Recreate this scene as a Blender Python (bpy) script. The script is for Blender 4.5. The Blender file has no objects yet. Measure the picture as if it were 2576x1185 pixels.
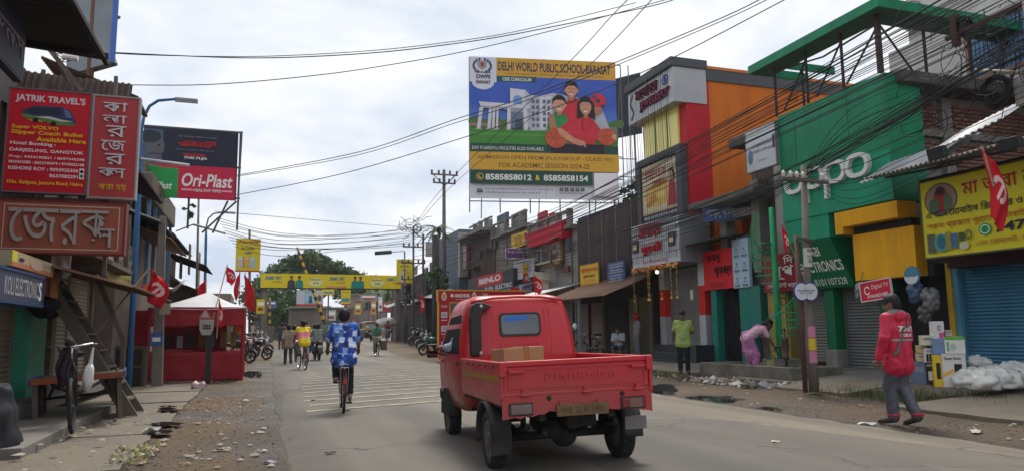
import bpy, math, random
import numpy as np
from mathutils import Vector, Matrix, noise as mnoise
PI = math.pi
R = math.radians
random.seed(7)
RNG = np.random.default_rng(7)
scene = bpy.context.scene
COL = scene.collection

# ---------------------------------------------------------------- camera, sky, sun, exposure
F, CX, CY, CAMH = 1860.0, 1288.0, 592.5, 1.25          # photo measured on a 2576 px wide copy
YAW, PIT, ROLL = R(19), math.atan((836 - 592.5)/F), R(0.6)
fw = Vector((math.sin(YAW)*math.cos(PIT),math.cos(YAW)*math.cos(PIT),math.sin(PIT)))
r0 = Vector((math.cos(YAW),-math.sin(YAW),0)); u0 = r0.cross(fw)
rt = r0*math.cos(ROLL) - u0*math.sin(ROLL); up = rt.cross(fw)
cam = bpy.data.cameras.new('camera'); camo = bpy.data.objects.new('camera',cam); COL.objects.link(camo)
cam.sensor_width = 36; cam.lens = 36*F/2576; cam.clip_end = 3000; cam.clip_start = 0.05
camo.matrix_world = Matrix(((rt.x,up.x,-fw.x,0),(rt.y,up.y,-fw.y,0),(rt.z,up.z,-fw.z,CAMH),(0,0,0,1)))
scene.camera = camo
SUN_EL, SUN_AZ = R(58), R(25)                           # azimuth measured from +Y to +X
sun = bpy.data.lights.new('sun','SUN'); suno = bpy.data.objects.new('sun',sun); COL.objects.link(suno)
sun.energy = 1.5; sun.angle = R(20); sun.color = (1.0,0.94,0.84)
sd = Vector((math.sin(SUN_AZ)*math.cos(SUN_EL),math.cos(SUN_AZ)*math.cos(SUN_EL),math.sin(SUN_EL)))
suno.rotation_euler = sd.to_track_quat('Z','Y').to_euler()
w = bpy.data.worlds.new('World'); scene.world = w; w.use_nodes = True
nt = w.node_tree; nt.nodes.clear()
def N(t,**k):
    n = nt.nodes.new(t)
    for a, b in k.items(): setattr(n,a,b)
    return n
L = lambda a, b: nt.links.new(a,b)
out = N('ShaderNodeOutputWorld'); bg = N('ShaderNodeBackground'); bg2 = N('ShaderNodeBackground'); mx = N('ShaderNodeMixShader')
sky = N('ShaderNodeTexSky',sky_type='NISHITA',sun_disc=False,sun_elevation=SUN_EL,sun_rotation=SUN_AZ,dust_density=2.0)
L(sky.outputs[0],bg.inputs[0]); bg.inputs[1].default_value = 0.06
tc = N('ShaderNodeTexCoord'); sep = N('ShaderNodeSeparateXYZ'); L(tc.outputs['Generated'],sep.inputs[0])
zz = N('ShaderNodeMath',operation='MAXIMUM'); L(sep.outputs[2],zz.inputs[0]); zz.inputs[1].default_value = 0.0
za = N('ShaderNodeMath',operation='ADD'); L(zz.outputs[0],za.inputs[0]); za.inputs[1].default_value = 0.22
dx = N('ShaderNodeMath',operation='DIVIDE'); L(sep.outputs[0],dx.inputs[0]); L(za.outputs[0],dx.inputs[1])
dy = N('ShaderNodeMath',operation='DIVIDE'); L(sep.outputs[1],dy.inputs[0]); L(za.outputs[0],dy.inputs[1])
cb = N('ShaderNodeCombineXYZ'); L(dx.outputs[0],cb.inputs[0]); L(dy.outputs[0],cb.inputs[1])
n1 = N('ShaderNodeTexNoise'); n1.inputs['Scale'].default_value = 1.7; n1.inputs['Detail'].default_value = 8; n1.inputs['Roughness'].default_value = .55; n1.inputs['Distortion'].default_value = .25
L(cb.outputs[0],n1.inputs['Vector'])
cr = N('ShaderNodeValToRGB'); cr.color_ramp.elements[0].position = .34; cr.color_ramp.elements[0].color = (.295,.338,.41,1)
cr.color_ramp.elements[1].position = .64; cr.color_ramp.elements[1].color = (.52,.52,.515,1)
e = cr.color_ramp.elements.new(.5); e.color = (.415,.435,.468,1)
L(n1.outputs[0],cr.inputs[0]); L(cr.outputs[0],bg2.inputs[0]); bg2.inputs[1].default_value = 1.0
n2 = N('ShaderNodeTexNoise'); n2.inputs['Scale'].default_value = .8; n2.inputs['Detail'].default_value = 5; L(cb.outputs[0],n2.inputs['Vector'])
mr = N('ShaderNodeMapRange'); mr.inputs[1].default_value = .3; mr.inputs[2].default_value = .5; mr.inputs[3].default_value = .84; mr.inputs[4].default_value = 1.0
L(n2.outputs[0],mr.inputs[0]); L(mr.outputs[0],mx.inputs[0]); L(bg.outputs[0],mx.inputs[1]); L(bg2.outputs[0],mx.inputs[2]); L(mx.outputs[0],out.inputs[0])
scene.view_settings.view_transform = 'Standard'; scene.view_settings.look = 'None'
scene.view_settings.exposure = 1.12; scene.view_settings.gamma = 1.0; scene.view_settings.use_curve_mapping = False

# ---------------------------------------------------------------- pixel -> place helpers
CAMP = Vector((0,0,CAMH))
def ray(x,y): return fw + rt*((x - CX)/F) - up*((y - CY)/F)
def G(x,y,z=0.0):
    d = ray(x,y); return CAMP + d*((z - CAMH)/d.z)
def PX(x,y,X):
    d = ray(x,y); return CAMP + d*(X/d.x)
def PY(x,y,Y):
    d = ray(x,y); return CAMP + d*(Y/d.y)
def sst(t): t = min(1,max(0,t)); return t*t*(3 - 2*t)
def zt(y): return 0.6*sst((y - 34)/30)
def xc(y): return 0.0 if y < 42 else 0.0042*(y - 42)**2 if y < 120 else 0.0042*78**2 + .655*(y - 120)
def GT(x,y):
    z = 0
    for i in range(12):
        p = G(x,y,z); z = zt(p.y)
    return p

# ---------------------------------------------------------------- materials
MATS = {}
def mat(col,rough=.75,var=.12,vs=2.5,dirt=0.0,dcol=(.09,.08,.07),ds=.6,bump=0.0,bs=30,metal=0,spec=.3,streak=0,emit=0,alpha=1,trans=0,sss=0,coat=0):
    key = (tuple(round(c,4) for c in col),rough,var,vs,dirt,dcol,ds,bump,bs,metal,spec,streak,emit,alpha,trans,coat)
    if key in MATS: return MATS[key]
    m = bpy.data.materials.new('surface'); m.use_nodes = True; MATS[key] = m
    t = m.node_tree; b = t.nodes['Principled BSDF']
    b.inputs['Roughness'].default_value = rough; b.inputs['Metallic'].default_value = metal
    b.inputs['Specular IOR Level'].default_value = spec; b.inputs['Alpha'].default_value = alpha
    b.inputs['Transmission Weight'].default_value = trans; b.inputs['Coat Weight'].default_value = coat
    if emit: b.inputs['Emission Color'].default_value = (*col,1); b.inputs['Emission Strength'].default_value = emit
    c4 = (*col,1)
    geo = t.nodes.new('ShaderNodeNewGeometry')
    src = None
    if var:
        nz = t.nodes.new('ShaderNodeTexNoise'); nz.inputs['Scale'].default_value = vs; nz.inputs['Detail'].default_value = 7; nz.inputs['Roughness'].default_value = .65
        t.links.new(geo.outputs['Position'],nz.inputs['Vector'])
        mrn = t.nodes.new('ShaderNodeMapRange'); mrn.inputs[1].default_value = .25; mrn.inputs[2].default_value = .75; mrn.inputs[3].default_value = 1 - var; mrn.inputs[4].default_value = 1 + var
        t.links.new(nz.outputs[0],mrn.inputs[0])
        vm = t.nodes.new('ShaderNodeVectorMath'); vm.operation = 'SCALE'; vm.inputs[0].default_value = col; t.links.new(mrn.outputs[0],vm.inputs['Scale'])
        src = vm.outputs[0]
    if dirt:
        nz = t.nodes.new('ShaderNodeTexNoise'); nz.inputs['Scale'].default_value = ds; nz.inputs['Detail'].default_value = 9; nz.inputs['Roughness'].default_value = .7
        if streak:
            mp = t.nodes.new('ShaderNodeMapping'); mp.inputs['Scale'].default_value = (2.2,2.2,.22); t.links.new(geo.outputs['Position'],mp.inputs[0]); t.links.new(mp.outputs[0],nz.inputs['Vector'])
        else: t.links.new(geo.outputs['Position'],nz.inputs['Vector'])
        mrn = t.nodes.new('ShaderNodeMapRange'); mrn.inputs[1].default_value = .42; mrn.inputs[2].default_value = .72; mrn.inputs[3].default_value = 0; mrn.inputs[4].default_value = dirt
        t.links.new(nz.outputs[0],mrn.inputs[0])
        mixn = t.nodes.new('ShaderNodeMix'); mixn.data_type = 'RGBA'; t.links.new(mrn.outputs[0],mixn.inputs['Factor'])
        if src: t.links.new(src,mixn.inputs['A'])
        else: mixn.inputs['A'].default_value = c4
        mixn.inputs['B'].default_value = (*dcol,1); src = mixn.outputs['Result']
    if src: t.links.new(src,b.inputs['Base Color'])
    else: b.inputs['Base Color'].default_value = c4
    if bump:
        nz = t.nodes.new('ShaderNodeTexNoise'); nz.inputs['Scale'].default_value = bs; nz.inputs['Detail'].default_value = 6
        t.links.new(geo.outputs['Position'],nz.inputs['Vector'])
        bp = t.nodes.new('ShaderNodeBump'); bp.inputs['Strength'].default_value = bump; bp.inputs['Distance'].default_value = .02
        t.links.new(nz.outputs[0],bp.inputs['Height']); t.links.new(bp.outputs[0],b.inputs['Normal'])
    return m
def srgb(r,g,b):
    f = lambda c: (c/255/12.92) if c <= 10 else ((c/255 + .055)/1.055)**2.4
    return (f(r),f(g),f(b))
def pm(r,g,b,**k):                                   # print / paint colour given as sRGB of the pigment
    k.setdefault('var',.06); k.setdefault('rough',.55)
    return mat(srgb(r,g,b),**k)

# ---------------------------------------------------------------- mesh builder
class MB:
    def __init__(s): s.v = []; s.f = []; s.m = []
    def add(s,vs,fs,m=0):
        o = len(s.v); s.v.extend([tuple(p) for p in vs]); s.f.extend([tuple(o + i for i in f) for f in fs]); s.m.extend([m]*len(fs)); return s
    def hexa(s,p,m=0):   # 8 corners: bottom 0-3 ccw, top 4-7
        return s.add(p,[(3,2,1,0),(4,5,6,7),(0,1,5,4),(1,2,6,5),(2,3,7,6),(3,0,4,7)],m)
    def box(s,a,b,m=0):
        x0, x1 = sorted((a[0],b[0])); y0, y1 = sorted((a[1],b[1])); z0, z1 = sorted((a[2],b[2]))
        return s.hexa([(x0,y0,z0),(x1,y0,z0),(x1,y1,z0),(x0,y1,z0),(x0,y0,z1),(x1,y0,z1),(x1,y1,z1),(x0,y1,z1)],m)
    def obox(s,c,size,rot=None,m=0):
        h = [x/2 for x in size]; M_ = rot if rot is not None else Matrix.Identity(3)
        ps = [Vector(c) + M_ @ Vector((sx*h[0],sy*h[1],sz*h[2])) for sz in (-1,1) for sx,sy in ((-1,-1),(1,-1),(1,1),(-1,1))]
        return s.hexa(ps,m)
    def bar(s,a,b,w,h=None,m=0,upv=(0,0,1)):
        a = Vector(a); b = Vector(b); h = h or w; d = (b - a); l = d.length; d.normalize()
        x = d.cross(Vector(upv));
        if x.length < 1e-4: x = d.cross(Vector((1,0,0)))
        x.normalize(); z = x.cross(d)
        M_ = Matrix((x,d,z)).transposed()
        return s.obox((a + b)/2,(w,l,h),M_,m)
    def tube(s,pts,r,n=6,m=0,caps=True):
        pts = [Vector(p) for p in pts]; k = len(pts)
        rs = r if isinstance(r,(list,tuple)) else [r]*k
        o = len(s.v); px = None
        for i, p in enumerate(pts):
            d = (pts[min(i + 1,k - 1)] - pts[max(i - 1,0)])
            if d.length < 1e-9: d = Vector((0,0,1))
            d.normalize()
            if px is None:
                px = d.cross(Vector((0,0,1)))
                if px.length < 1e-3: px = d.cross(Vector((1,0,0)))
            px = (px - d*px.dot(d))
            if px.length < 1e-6: px = d.cross(Vector((0.3,1,.2)))
            px.normalize(); py = d.cross(px)
            for j in range(n):
                a = 2*PI*j/n
                s.v.append(tuple(p + (px*math.cos(a) + py*math.sin(a))*rs[i]))
        for i in range(k - 1):
            for j in range(n):
                s.f.append((o + i*n + j,o + i*n + (j + 1) % n,o + (i + 1)*n + (j + 1) % n,o + (i + 1)*n + j)); s.m.append(m)
        if caps:
            s.f.append(tuple(o + j for j in reversed(range(n)))); s.f.append(tuple(o + (k - 1)*n + j for j in range(n))); s.m += [m,m]
        return s
    def lathe(s,prof,n=16,c=(0,0,0),ax='z',m=0,closed=False):
        o = len(s.v); k = len(prof); c = Vector(c)
        for (r_,h) in prof:
            for j in range(n):
                a = 2*PI*j/n; x, y = r_*math.cos(a), r_*math.sin(a)
                q = {'z': (x,y,h),'x': (h,x,y),'y': (y,h,x)}[ax]
                s.v.append(tuple(c + Vector(q)))
        kk = k if closed else k - 1
        for i in range(kk):
            i2 = (i + 1) % k
            for j in range(n):
                s.f.append((o + i*n + j,o + i*n + (j + 1) % n,o + i2*n + (j + 1) % n,o + i2*n + j)); s.m.append(m)
        if not closed:
            if prof[0][0] > 1e-6: s.f.append(tuple(o + j for j in reversed(range(n)))); s.m.append(m)
            if prof[-1][0] > 1e-6: s.f.append(tuple(o + (k - 1)*n + j for j in range(n))); s.m.append(m)
        return s
    def prism(s,poly,frame,d0,d1,m=0):   # poly 2D, frame=(o,ex,ey,en)
        o_, ex, ey, en = frame; n = len(poly)
        a = [o_ + ex*x + ey*y + en*d0 for x,y in poly]; b = [o_ + ex*x + ey*y + en*d1 for x,y in poly]
        return s.add(a + b,[tuple(reversed(range(n))),tuple(range(n,2*n))] + [(i,(i + 1) % n,n + (i + 1) % n,n + i) for i in range(n)],m)
    def grid(s,fn,nu,nv,m=0,wrap=False):
        o = len(s.v)
        for i in range(nu + 1):
            for j in range(nv + 1): s.v.append(tuple(fn(i/nu,j/nv)))
        for i in range(nu):
            for j in range(nv):
                a = o + i*(nv + 1) + j; s.f.append((a,a + nv + 1,a + nv + 2,a + 1)); s.m.append(m)
        return s
    def ball(s,c,r_,nu=10,nv=7,m=0,jit=0):
        rx, ry, rz = (r_,r_,r_) if not isinstance(r_,(tuple,list)) else r_
        def fn(a,b):
            th = 2*PI*a; ph = PI*b
            q = Vector((math.sin(ph)*math.cos(th),math.sin(ph)*math.sin(th),-math.cos(ph)))
            k = 1 + (jit*mnoise.noise(q*2.3 + Vector(c)) if jit else 0)
            return (c[0] + rx*q.x*k,c[1] + ry*q.y*k,c[2] + rz*q.z*k)
        return s.grid(fn,nu,nv,m)
    def mesh(s,name,mats,smooth=False):
        me = bpy.data.meshes.new(name); me.from_pydata(s.v,[],s.f)
        for q in (mats if isinstance(mats,(list,tuple)) else [mats]): me.materials.append(q)
        if isinstance(mats,(list,tuple)) and len(mats) > 1: me.polygons.foreach_set('material_index',s.m)
        if smooth: me.polygons.foreach_set('use_smooth',[True]*len(s.f))
        me.update(); return me
    def build(s,name,mats,parent=None,smooth=False,bevel=0,solid=0):
        a = np.array(s.v); o_ = np.array([(a[:,0].min() + a[:,0].max())/2,(a[:,1].min() + a[:,1].max())/2,a[:,2].min()])
        s.v = [tuple(q) for q in a - o_]
        ob = bpy.data.objects.new(name,s.mesh(name,mats,smooth)); COL.objects.link(ob)
        o_ = Vector(o_)
        if parent is not None:
            ob.parent = parent; ob.location = o_ - BASE.get(parent.name,Vector())
            BASE[ob.name] = o_
        else: ob.location = o_; BASE[ob.name] = o_
        if solid:
            q = ob.modifiers.new('solid','SOLIDIFY'); q.thickness = solid; q.offset = 0
        if bevel:
            q = ob.modifiers.new('bevel','BEVEL'); q.width = bevel; q.segments = 2; q.limit_method = 'ANGLE'; q.angle_limit = R(40); q.harden_normals = False
        return ob
BASE = {}
def tag(o,label=None,cat=None,group=None,kind=None):
    if label: o['label'] = label
    if cat: o['category'] = cat
    if group: o['group'] = group
    if kind: o['kind'] = kind
    return o
def thing(name,label,cat,loc=(0,0,0),group=None,rz=None):
    """rz None: parts are given in world coordinates; else in local ones"""
    o = bpy.data.objects.new(name,None); COL.objects.link(o); o.empty_display_size = .2
    o.location = loc; BASE[o.name] = Vector(loc) if rz is None else Vector()
    if rz is not None: o.rotation_euler = (0,0,rz)
    return tag(o,label,cat,group)
def copy_tree(o,parent=None):
    c = o.copy(); COL.objects.link(c); c.parent = parent
    for ch in list(o.children): copy_tree(ch,c)
    return c
def inst(ob,loc,parent=None,rot=None,name=None):      # another object sharing mesh data; loc in parent space
    c = bpy.data.objects.new(name or ob.name.split('.')[0],ob.data if hasattr(ob,'data') else ob); COL.objects.link(c)
    c.location = loc
    if rot is not None: c.rotation_euler = rot
    c.parent = parent; return c

# ---------------------------------------------------------------- lettering and flat print
_tc = {}
def text2d(body,bold=0.0,shear=0.0,res=3):
    key = (body,bold,shear)
    if key in _tc: return _tc[key]
    cu = bpy.data.curves.new('t','FONT'); cu.body = body; cu.resolution_u = res; cu.offset = bold; cu.shear = shear; cu.align_x = 'LEFT'
    ob = bpy.data.objects.new('t',cu)
    me = ob.to_mesh(); vs = [(p.co.x,p.co.y) for p in me.vertices]; fs = [tuple(p.vertices) for p in me.polygons]
    ob.to_mesh_clear(); bpy.data.objects.remove(ob); bpy.data.curves.remove(cu)
    if not vs: vs = [(0,0),(1,0),(1,1)]; fs = [(0,1,2)]
    a = np.array(vs); mn = a.min(0); sz = np.maximum(a.max(0) - mn,1e-6)
    _tc[key] = ((a - mn)/sz,fs,sz); return _tc[key]
class Face:
    """a flat printed face: o = lower-left corner, ex / ey unit axes, w x h metres, n towards the viewer"""
    def __init__(s,o,ex,ey,w,h): s.o = Vector(o); s.ex = Vector(ex); s.ey = Vector(ey); s.n = s.ex.cross(s.ey); s.w = w; s.h = h; s.mb = MB(); s.mats = []; s.k = 0
    def mi(s,m):
        if m not in s.mats: s.mats.append(m)
        return s.mats.index(m)
    def pt(s,x,y,d): return s.o + s.ex*(x*s.w) + s.ey*(y*s.h) + s.n*d
    def z(s): s.k += 1; return .002 + .0012*s.k
    def poly(s,pts,m): d = s.z(); s.mb.add([s.pt(x,y,d) for x,y in pts],[tuple(range(len(pts)))],s.mi(m)); return s
    def rect(s,x0,y0,x1,y1,m): return s.poly([(x0,y0),(x1,y0),(x1,y1),(x0,y1)],m)
    def ell(s,cx,cy,rx,ry,m,n=20,a0=0,a1=360): return s.poly([(cx + rx*math.cos(R(a0 + (a1 - a0)*i/n)),cy + ry*math.sin(R(a0 + (a1 - a0)*i/n))) for i in range(n if a1 - a0 >= 360 else n + 1)],m)
    def ring(s,cx,cy,rx,ry,t,m,n=24,a0=0,a1=360):
        d = s.z(); ps = []; fs = []
        for i in range(n + 1):
            a = R(a0 + (a1 - a0)*i/n); ps += [s.pt(cx + rx*math.cos(a),cy + ry*math.sin(a),d),s.pt(cx + (rx - t)*math.cos(a),cy + (ry - t*rx/ry if 0 else ry - t*s.w/s.h)*math.sin(a),d)]
        for i in range(n): fs.append((2*i,2*i + 2,2*i + 3,2*i + 1))
        s.mb.add(ps,fs,s.mi(m)); return s
    def stroke(s,pts,t,m):
        d = s.z()
        P = [Vector((x*s.w,y*s.h)) for x,y in pts]; vs = []; fs = []
        for i, p in enumerate(P):
            q = P[min(i + 1,len(P) - 1)] - P[max(i - 1,0)]; q = Vector((-q.y,q.x)); q.normalize(); q *= t*s.w/2
            for a in (p + q,p - q): vs.append(s.o + s.ex*a.x + s.ey*a.y + s.n*d)
        for i in range(len(P) - 1): fs.append((2*i,2*i + 1,2*i + 3,2*i + 2))
        s.mb.add(vs,fs,s.mi(m)); return s
    def text(s,body,x0,y0,x1,y1,m,bold=0.0,shear=0.0,keep=False,raised=0,align='l'):
        beng = any('\u0980' <= ch <= '\u09ff' for ch in body)
        if beng and bold and not raised:                  # embolden by overprinting
            e_ = bold*.35*(y1 - y0)*s.h
            for ddx, ddy in ((-1,0),(1,0),(0,1)): s.text(body,x0 + ddx*e_/s.w,y0 + ddy*e_/s.h,x1 + ddx*e_/s.w,y1 + ddy*e_/s.h,m)
        vs, fs, sz = text2d(body,0 if beng else bold,shear)
        if keep:                                          # keep the letter proportions, fit by height
            wid = sz[0]/sz[1]*(y1 - y0)*s.h/s.w
            if wid < x1 - x0:
                x0 = x0 if align == 'l' else (x0 + x1 - wid)/2 if align == 'c' else x1 - wid
                x1 = x0 + wid
        d = s.z() + raised; ii = s.mi(m)
        s.mb.add([s.pt(x0 + (x1 - x0)*a,y0 + (y1 - y0)*b,d) for a,b in vs],fs,ii)
        if raised:                                        # side walls from the outline edges
            cnt = {}
            for f_ in fs:
                for a, b in zip(f_,f_[1:] + f_[:1]): cnt[(a,b)] = 1
            ed = [(a,b) for (a,b) in cnt if (b,a) not in cnt]
            o = len(s.mb.v); s.mb.v.extend([tuple(s.pt(x0 + (x1 - x0)*a,y0 + (y1 - y0)*b,.001)) for a,b in vs])
            t0 = o - len(vs)
            for a, b in ed: s.mb.f.append((t0 + a,o + a,o + b,t0 + b)); s.mb.m.append(ii)
        return s
    def build(s,parent,name='printed_face'):
        if s.mb.v: return s.mb.build(name,s.mats,parent)
def rectY(u0,v0,u1,v1,Y):       # top-left / bottom-right pixels on a plane facing -Y
    a = PY(u0,v0,Y); b = PY(u1,v1,Y); return a.x, b.x, b.z, a.z
def rectX(u0,v0,u1,v1,X):
    a = PX(u0,v0,X); b = PX(u1,v1,X); return a.y, b.y, b.z, a.z
def boardY(name,label,cat,x0,x1,z0,z1,Y,body,frame=None,th=.06,fr=.03,group=None,back=None):
    t = thing(name,label,cat,((x0 + x1)/2,Y,z0),group)
    MB().box((x0,Y,z0),(x1,Y + th,z1)).build('board',body,t)
    if frame is not None:
        b = MB(); f_ = fr
        b.box((x0 - f_,Y - .012,z1),(x1 + f_,Y + th + .004,z1 + f_)).box((x0 - f_,Y - .012,z0 - f_),(x1 + f_,Y + th + .004,z0)).box((x0 - f_,Y - .012,z0),(x0,Y + th + .004,z1)).box((x1,Y - .012,z0),(x1 + f_,Y + th + .004,z1))
        b.build('frame',frame,t)
    return t, Face((x0,Y,z0),(1,0,0),(0,0,1),x1 - x0,z1 - z0)
def boardX(name,label,cat,ya,yb,z0,z1,X,body,frame=None,th=.06,fr=.03,group=None,side=1):
    """side 1: right-hand facade, faces -X; -1: left-hand facade, faces +X. ya = image-left end"""
    t = thing(name,label,cat,(X,(ya + yb)/2,z0),group)
    y0, y1 = min(ya,yb), max(ya,yb)
    MB().box((X,y0,z0),(X + th*side,y1,z1)).build('board',body,t)
    if frame is not None:
        b = MB(); f_ = fr; xa, xb = X - .012*side, X + (th + .004)*side
        b.box((xa,y0 - f_,z1),(xb,y1 + f_,z1 + f_)).box((xa,y0 - f_,z0 - f_),(xb,y1 + f_,z0)).box((xa,y0 - f_,z0),(xb,y0,z1)).box((xa,y1,z0),(xb,y1 + f_,z1))
        b.build('frame',frame,t)
    if side == 1: fc = Face((X,y1,z0),(0,-1,0),(0,0,1),y1 - y0,z1 - z0)
    else: fc = Face((X,y0,z0),(0,1,0),(0,0,1),y1 - y0,z1 - z0)
    return t, fc
# ---------------------------------------------------------------- the ground, road, pavements
def nmat(fn):
    m = bpy.data.materials.new('ground_surface'); m.use_nodes = True; t = m.node_tree; fn(t,t.nodes['Principled BSDF']); return m
def tnode(t,ty,ins=None,**k):
    n = t.nodes.new(ty)
    for a, b in k.items(): setattr(n,a,b)
    for a, b in (ins or {}).items():
        if isinstance(b,bpy.types.NodeSocket): t.links.new(b,n.inputs[a])
        else: n.inputs[a].default_value = b
    return n
def tnoise(t,vec,s,det=6,ro=.6): return tnode(t,'ShaderNodeTexNoise',{'Vector': vec,'Scale': s,'Detail': det,'Roughness': ro}).outputs[0]
def tmr(t,v,a,b,c,d): return tnode(t,'ShaderNodeMapRange',{0: v,1: a,2: b,3: c,4: d}).outputs[0]
def tmix(t,f_,a,b): return tnode(t,'ShaderNodeMix',{'Factor': f_,'A': a if not isinstance(a,tuple) else (*a,1),'B': b if not isinstance(b,tuple) else (*b,1)},data_type='RGBA').outputs['Result']
def tbump(t,b,hs,dist=.02,st=.6):
    n = tnode(t,'ShaderNodeBump',{'Height': hs,'Strength': st,'Distance': dist}); t.links.new(n.outputs[0],b.inputs['Normal'])
def tmath(t,op,a,b): return tnode(t,'ShaderNodeMath',{0: a,1: b},operation=op).outputs[0]
def dirt_fn(t,b):
    p = tnode(t,'ShaderNodeNewGeometry').outputs['Position']
    a = tnoise(t,p,.55,8,.62); f_ = tnoise(t,p,14,8,.7); g = tnoise(t,p,90,3,.6)
    c = tmix(t,tmr(t,f_,.35,.7,0,1),(.1,.064,.036),(.2,.14,.086))
    c = tmix(t,tmr(t,a,.45,.66,0,.75),c,(.07,.05,.035))
    c = tmix(t,tmr(t,g,.62,.72,0,.45),c,(.24,.205,.165))
    wet = tmath(t,'MULTIPLY',tmr(t,tnode(t,'ShaderNodeSeparateXYZ',{0: p}).outputs[2],-.012,.022,1,0),tmr(t,tnoise(t,p,3,5,.6),.3,.6,.6,1)); c = tmix(t,wet,c,(.05,.04,.031))
    t.links.new(c,b.inputs['Base Color'])
    t.links.new(tmath(t,'SUBTRACT',tmr(t,a,.42,.68,.92,.55),tmath(t,'MULTIPLY',wet,.3)),b.inputs['Roughness']); b.inputs['Specular IOR Level'].default_value = .35
    h = tmath(t,'ADD',tmath(t,'MULTIPLY',f_,1.0),tmath(t,'MULTIPLY',g,.25)); tbump(t,b,h,.05,.9)
def asphalt_fn(t,b):
    p = tnode(t,'ShaderNodeNewGeometry').outputs['Position']; sx = tnode(t,'ShaderNodeSeparateXYZ',{0: p}).outputs
    a = tnoise(t,p,.35,7,.6); f_ = tnoise(t,p,170,3,.6); m_ = tnoise(t,p,9,5,.65)
    st = tnode(t,'ShaderNodeMapping',{'Vector': p,'Scale': (1.4,.10,1)}).outputs[0]; s_ = tnoise(t,st,1.0,5,.55)
    c = tmix(t,tmr(t,f_,.36,.66,0,1),(.112,.1,.085),(.22,.2,.168))
    c = tmix(t,tmr(t,s_,.42,.66,0,.6),c,(.085,.081,.075))
    d1 = tmr(t,sx[0],4.3,7.2,0,.9); d2 = tmr(t,sx[0],1.2,.3,0,.4)
    d = tmath(t,'MULTIPLY',tmath(t,'ADD',d1,d2),tmr(t,m_,.3,.65,.55,1.15))
    c = tmix(t,d,c,(.225,.19,.143))
    c = tmix(t,tmr(t,a,.56,.72,0,.35),c,(.075,.071,.064))
    v = tnode(t,'ShaderNodeTexVoronoi',{'Vector': tnode(t,'ShaderNodeMapping',{'Vector': p,'Scale': (4,1.6,1)}).outputs[0],'Scale': 1.6}).outputs[0]
    c = tmix(t,tmr(t,v,.03,.055,.55,0),c,(.05,.045,.04))
    pc_ = tnode(t,'ShaderNodeSeparateColor',{0: tnode(t,'ShaderNodeTexVoronoi',{'Vector': tnode(t,'ShaderNodeMapping',{'Vector': p,'Scale': (.45,.16,1),'Rotation': (0,0,.12)}).outputs[0],'Scale': 1.0},distance='CHEBYCHEV').outputs[1]}).outputs[0]
    c = tmix(t,tmr(t,pc_,.62,.64,0,.42),c,(.068,.065,.06))
    wv = tnode(t,'ShaderNodeTexWave',{'Vector': p,'Scale': .19,'Distortion': .6,'Phase Offset': 1.2},bands_direction='X').outputs[1]; c = tmix(t,tmr(t,wv,.55,1,0,.45),c,(.085,.081,.075))
    ed = tnode(t,'ShaderNodeTexVoronoi',{'Vector': tnode(t,'ShaderNodeVectorMath',{0: p,1: tnode(t,'ShaderNodeTexNoise',{'Vector': p,'Scale': 2.0}).outputs[1]},operation='ADD').outputs[0],'Scale': .32},feature='DISTANCE_TO_EDGE').outputs[0]
    c = tmix(t,tmath(t,'MULTIPLY',tmr(t,ed,.004,.011,.9,0),tmr(t,a,.45,.6,0,1)),c,(.04,.038,.035))
    t.links.new(c,b.inputs['Base Color']); t.links.new(tmr(t,a,.3,.7,.88,.62),b.inputs['Roughness']); b.inputs['Specular IOR Level'].default_value = .3
    tbump(t,b,tmath(t,'ADD',f_,m_),.008,.6)
def conc_fn(base,dark):
    def fn(t,b):
        p = tnode(t,'ShaderNodeNewGeometry').outputs['Position']
        a = tnoise(t,p,.8,9,.65); f_ = tnoise(t,p,25,6,.7); g = tnoise(t,p,140,2,.5)
        c = tmix(t,tmr(t,f_,.3,.7,0,1),tuple(x*.78 for x in base),tuple(x*1.15 for x in base))
        c = tmix(t,tmr(t,a,.44,.68,0,.8),c,dark)
        t.links.new(c,b.inputs['Base Color']); t.links.new(tmr(t,a,.4,.7,.9,.5),b.inputs['Roughness'])
        tbump(t,b,tmath(t,'ADD',f_,tmath(t,'MULTIPLY',g,.3)),.02,.6)
    return fn
M_DIRT = nmat(dirt_fn); M_ASPH = nmat(asphalt_fn); M_CONC = nmat(conc_fn((.19,.16,.122),(.075,.06,.047))); M_CONC2 = nmat(conc_fn((.21,.195,.172),(.095,.085,.072)))
def pile(y,x,amp=.05): return amp*mnoise.noise(Vector((x*.7,y*.7,0))) + .4*amp*mnoise.noise(Vector((x*2.7,y*2.7,3)))
PUDS = []
for q in [(1632,966,1700,988),(1715,992,1845,1010),(1860,1022,1965,1040),(2060,1078,2260,1108),(2210,1096,2425,1122),(2490,1148,2680,1196),(606,932,700,946)]:
    um, vm = (q[0] + q[2])/2, (q[1] + q[3])/2; PUDS.append((G(um,vm),(G(q[2],vm) - G(q[0],vm))/2,(G(um,q[1]) - G(um,q[3]))/2))
def hollow(x,y):
    d = 0
    for c, a, b in PUDS:
        px_, py_ = x - c.x, y - c.y; det = a.x*b.y - a.y*b.x; s_ = (px_*b.y - py_*b.x)/det; t_ = (a.x*py_ - a.y*px_)/det; d = max(d,1 - .5*(s_*s_ + t_*t_)*(1 + .7*mnoise.noise(Vector((x*2.6,y*2.6,8)))))
    return .075*max(0,d)
def gz(x,y):
    z = zt(y); c = xc(y)
    k = 0
    if x > 7.7 + c: k = min(1,(x - 7.7 - c)/1.2)
    if x < .2 + c: k = min(1,(.2 + c - x)/.8)
    if y < -30 or y > 70: k = 0
    return z + k*(.025 + pile(y,x,.045)) - (hollow(x,y)*min(1,k*4) if k and y < 30 else 0)
def axis(a): return sorted(set(round(q,3) for q in a))
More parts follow.
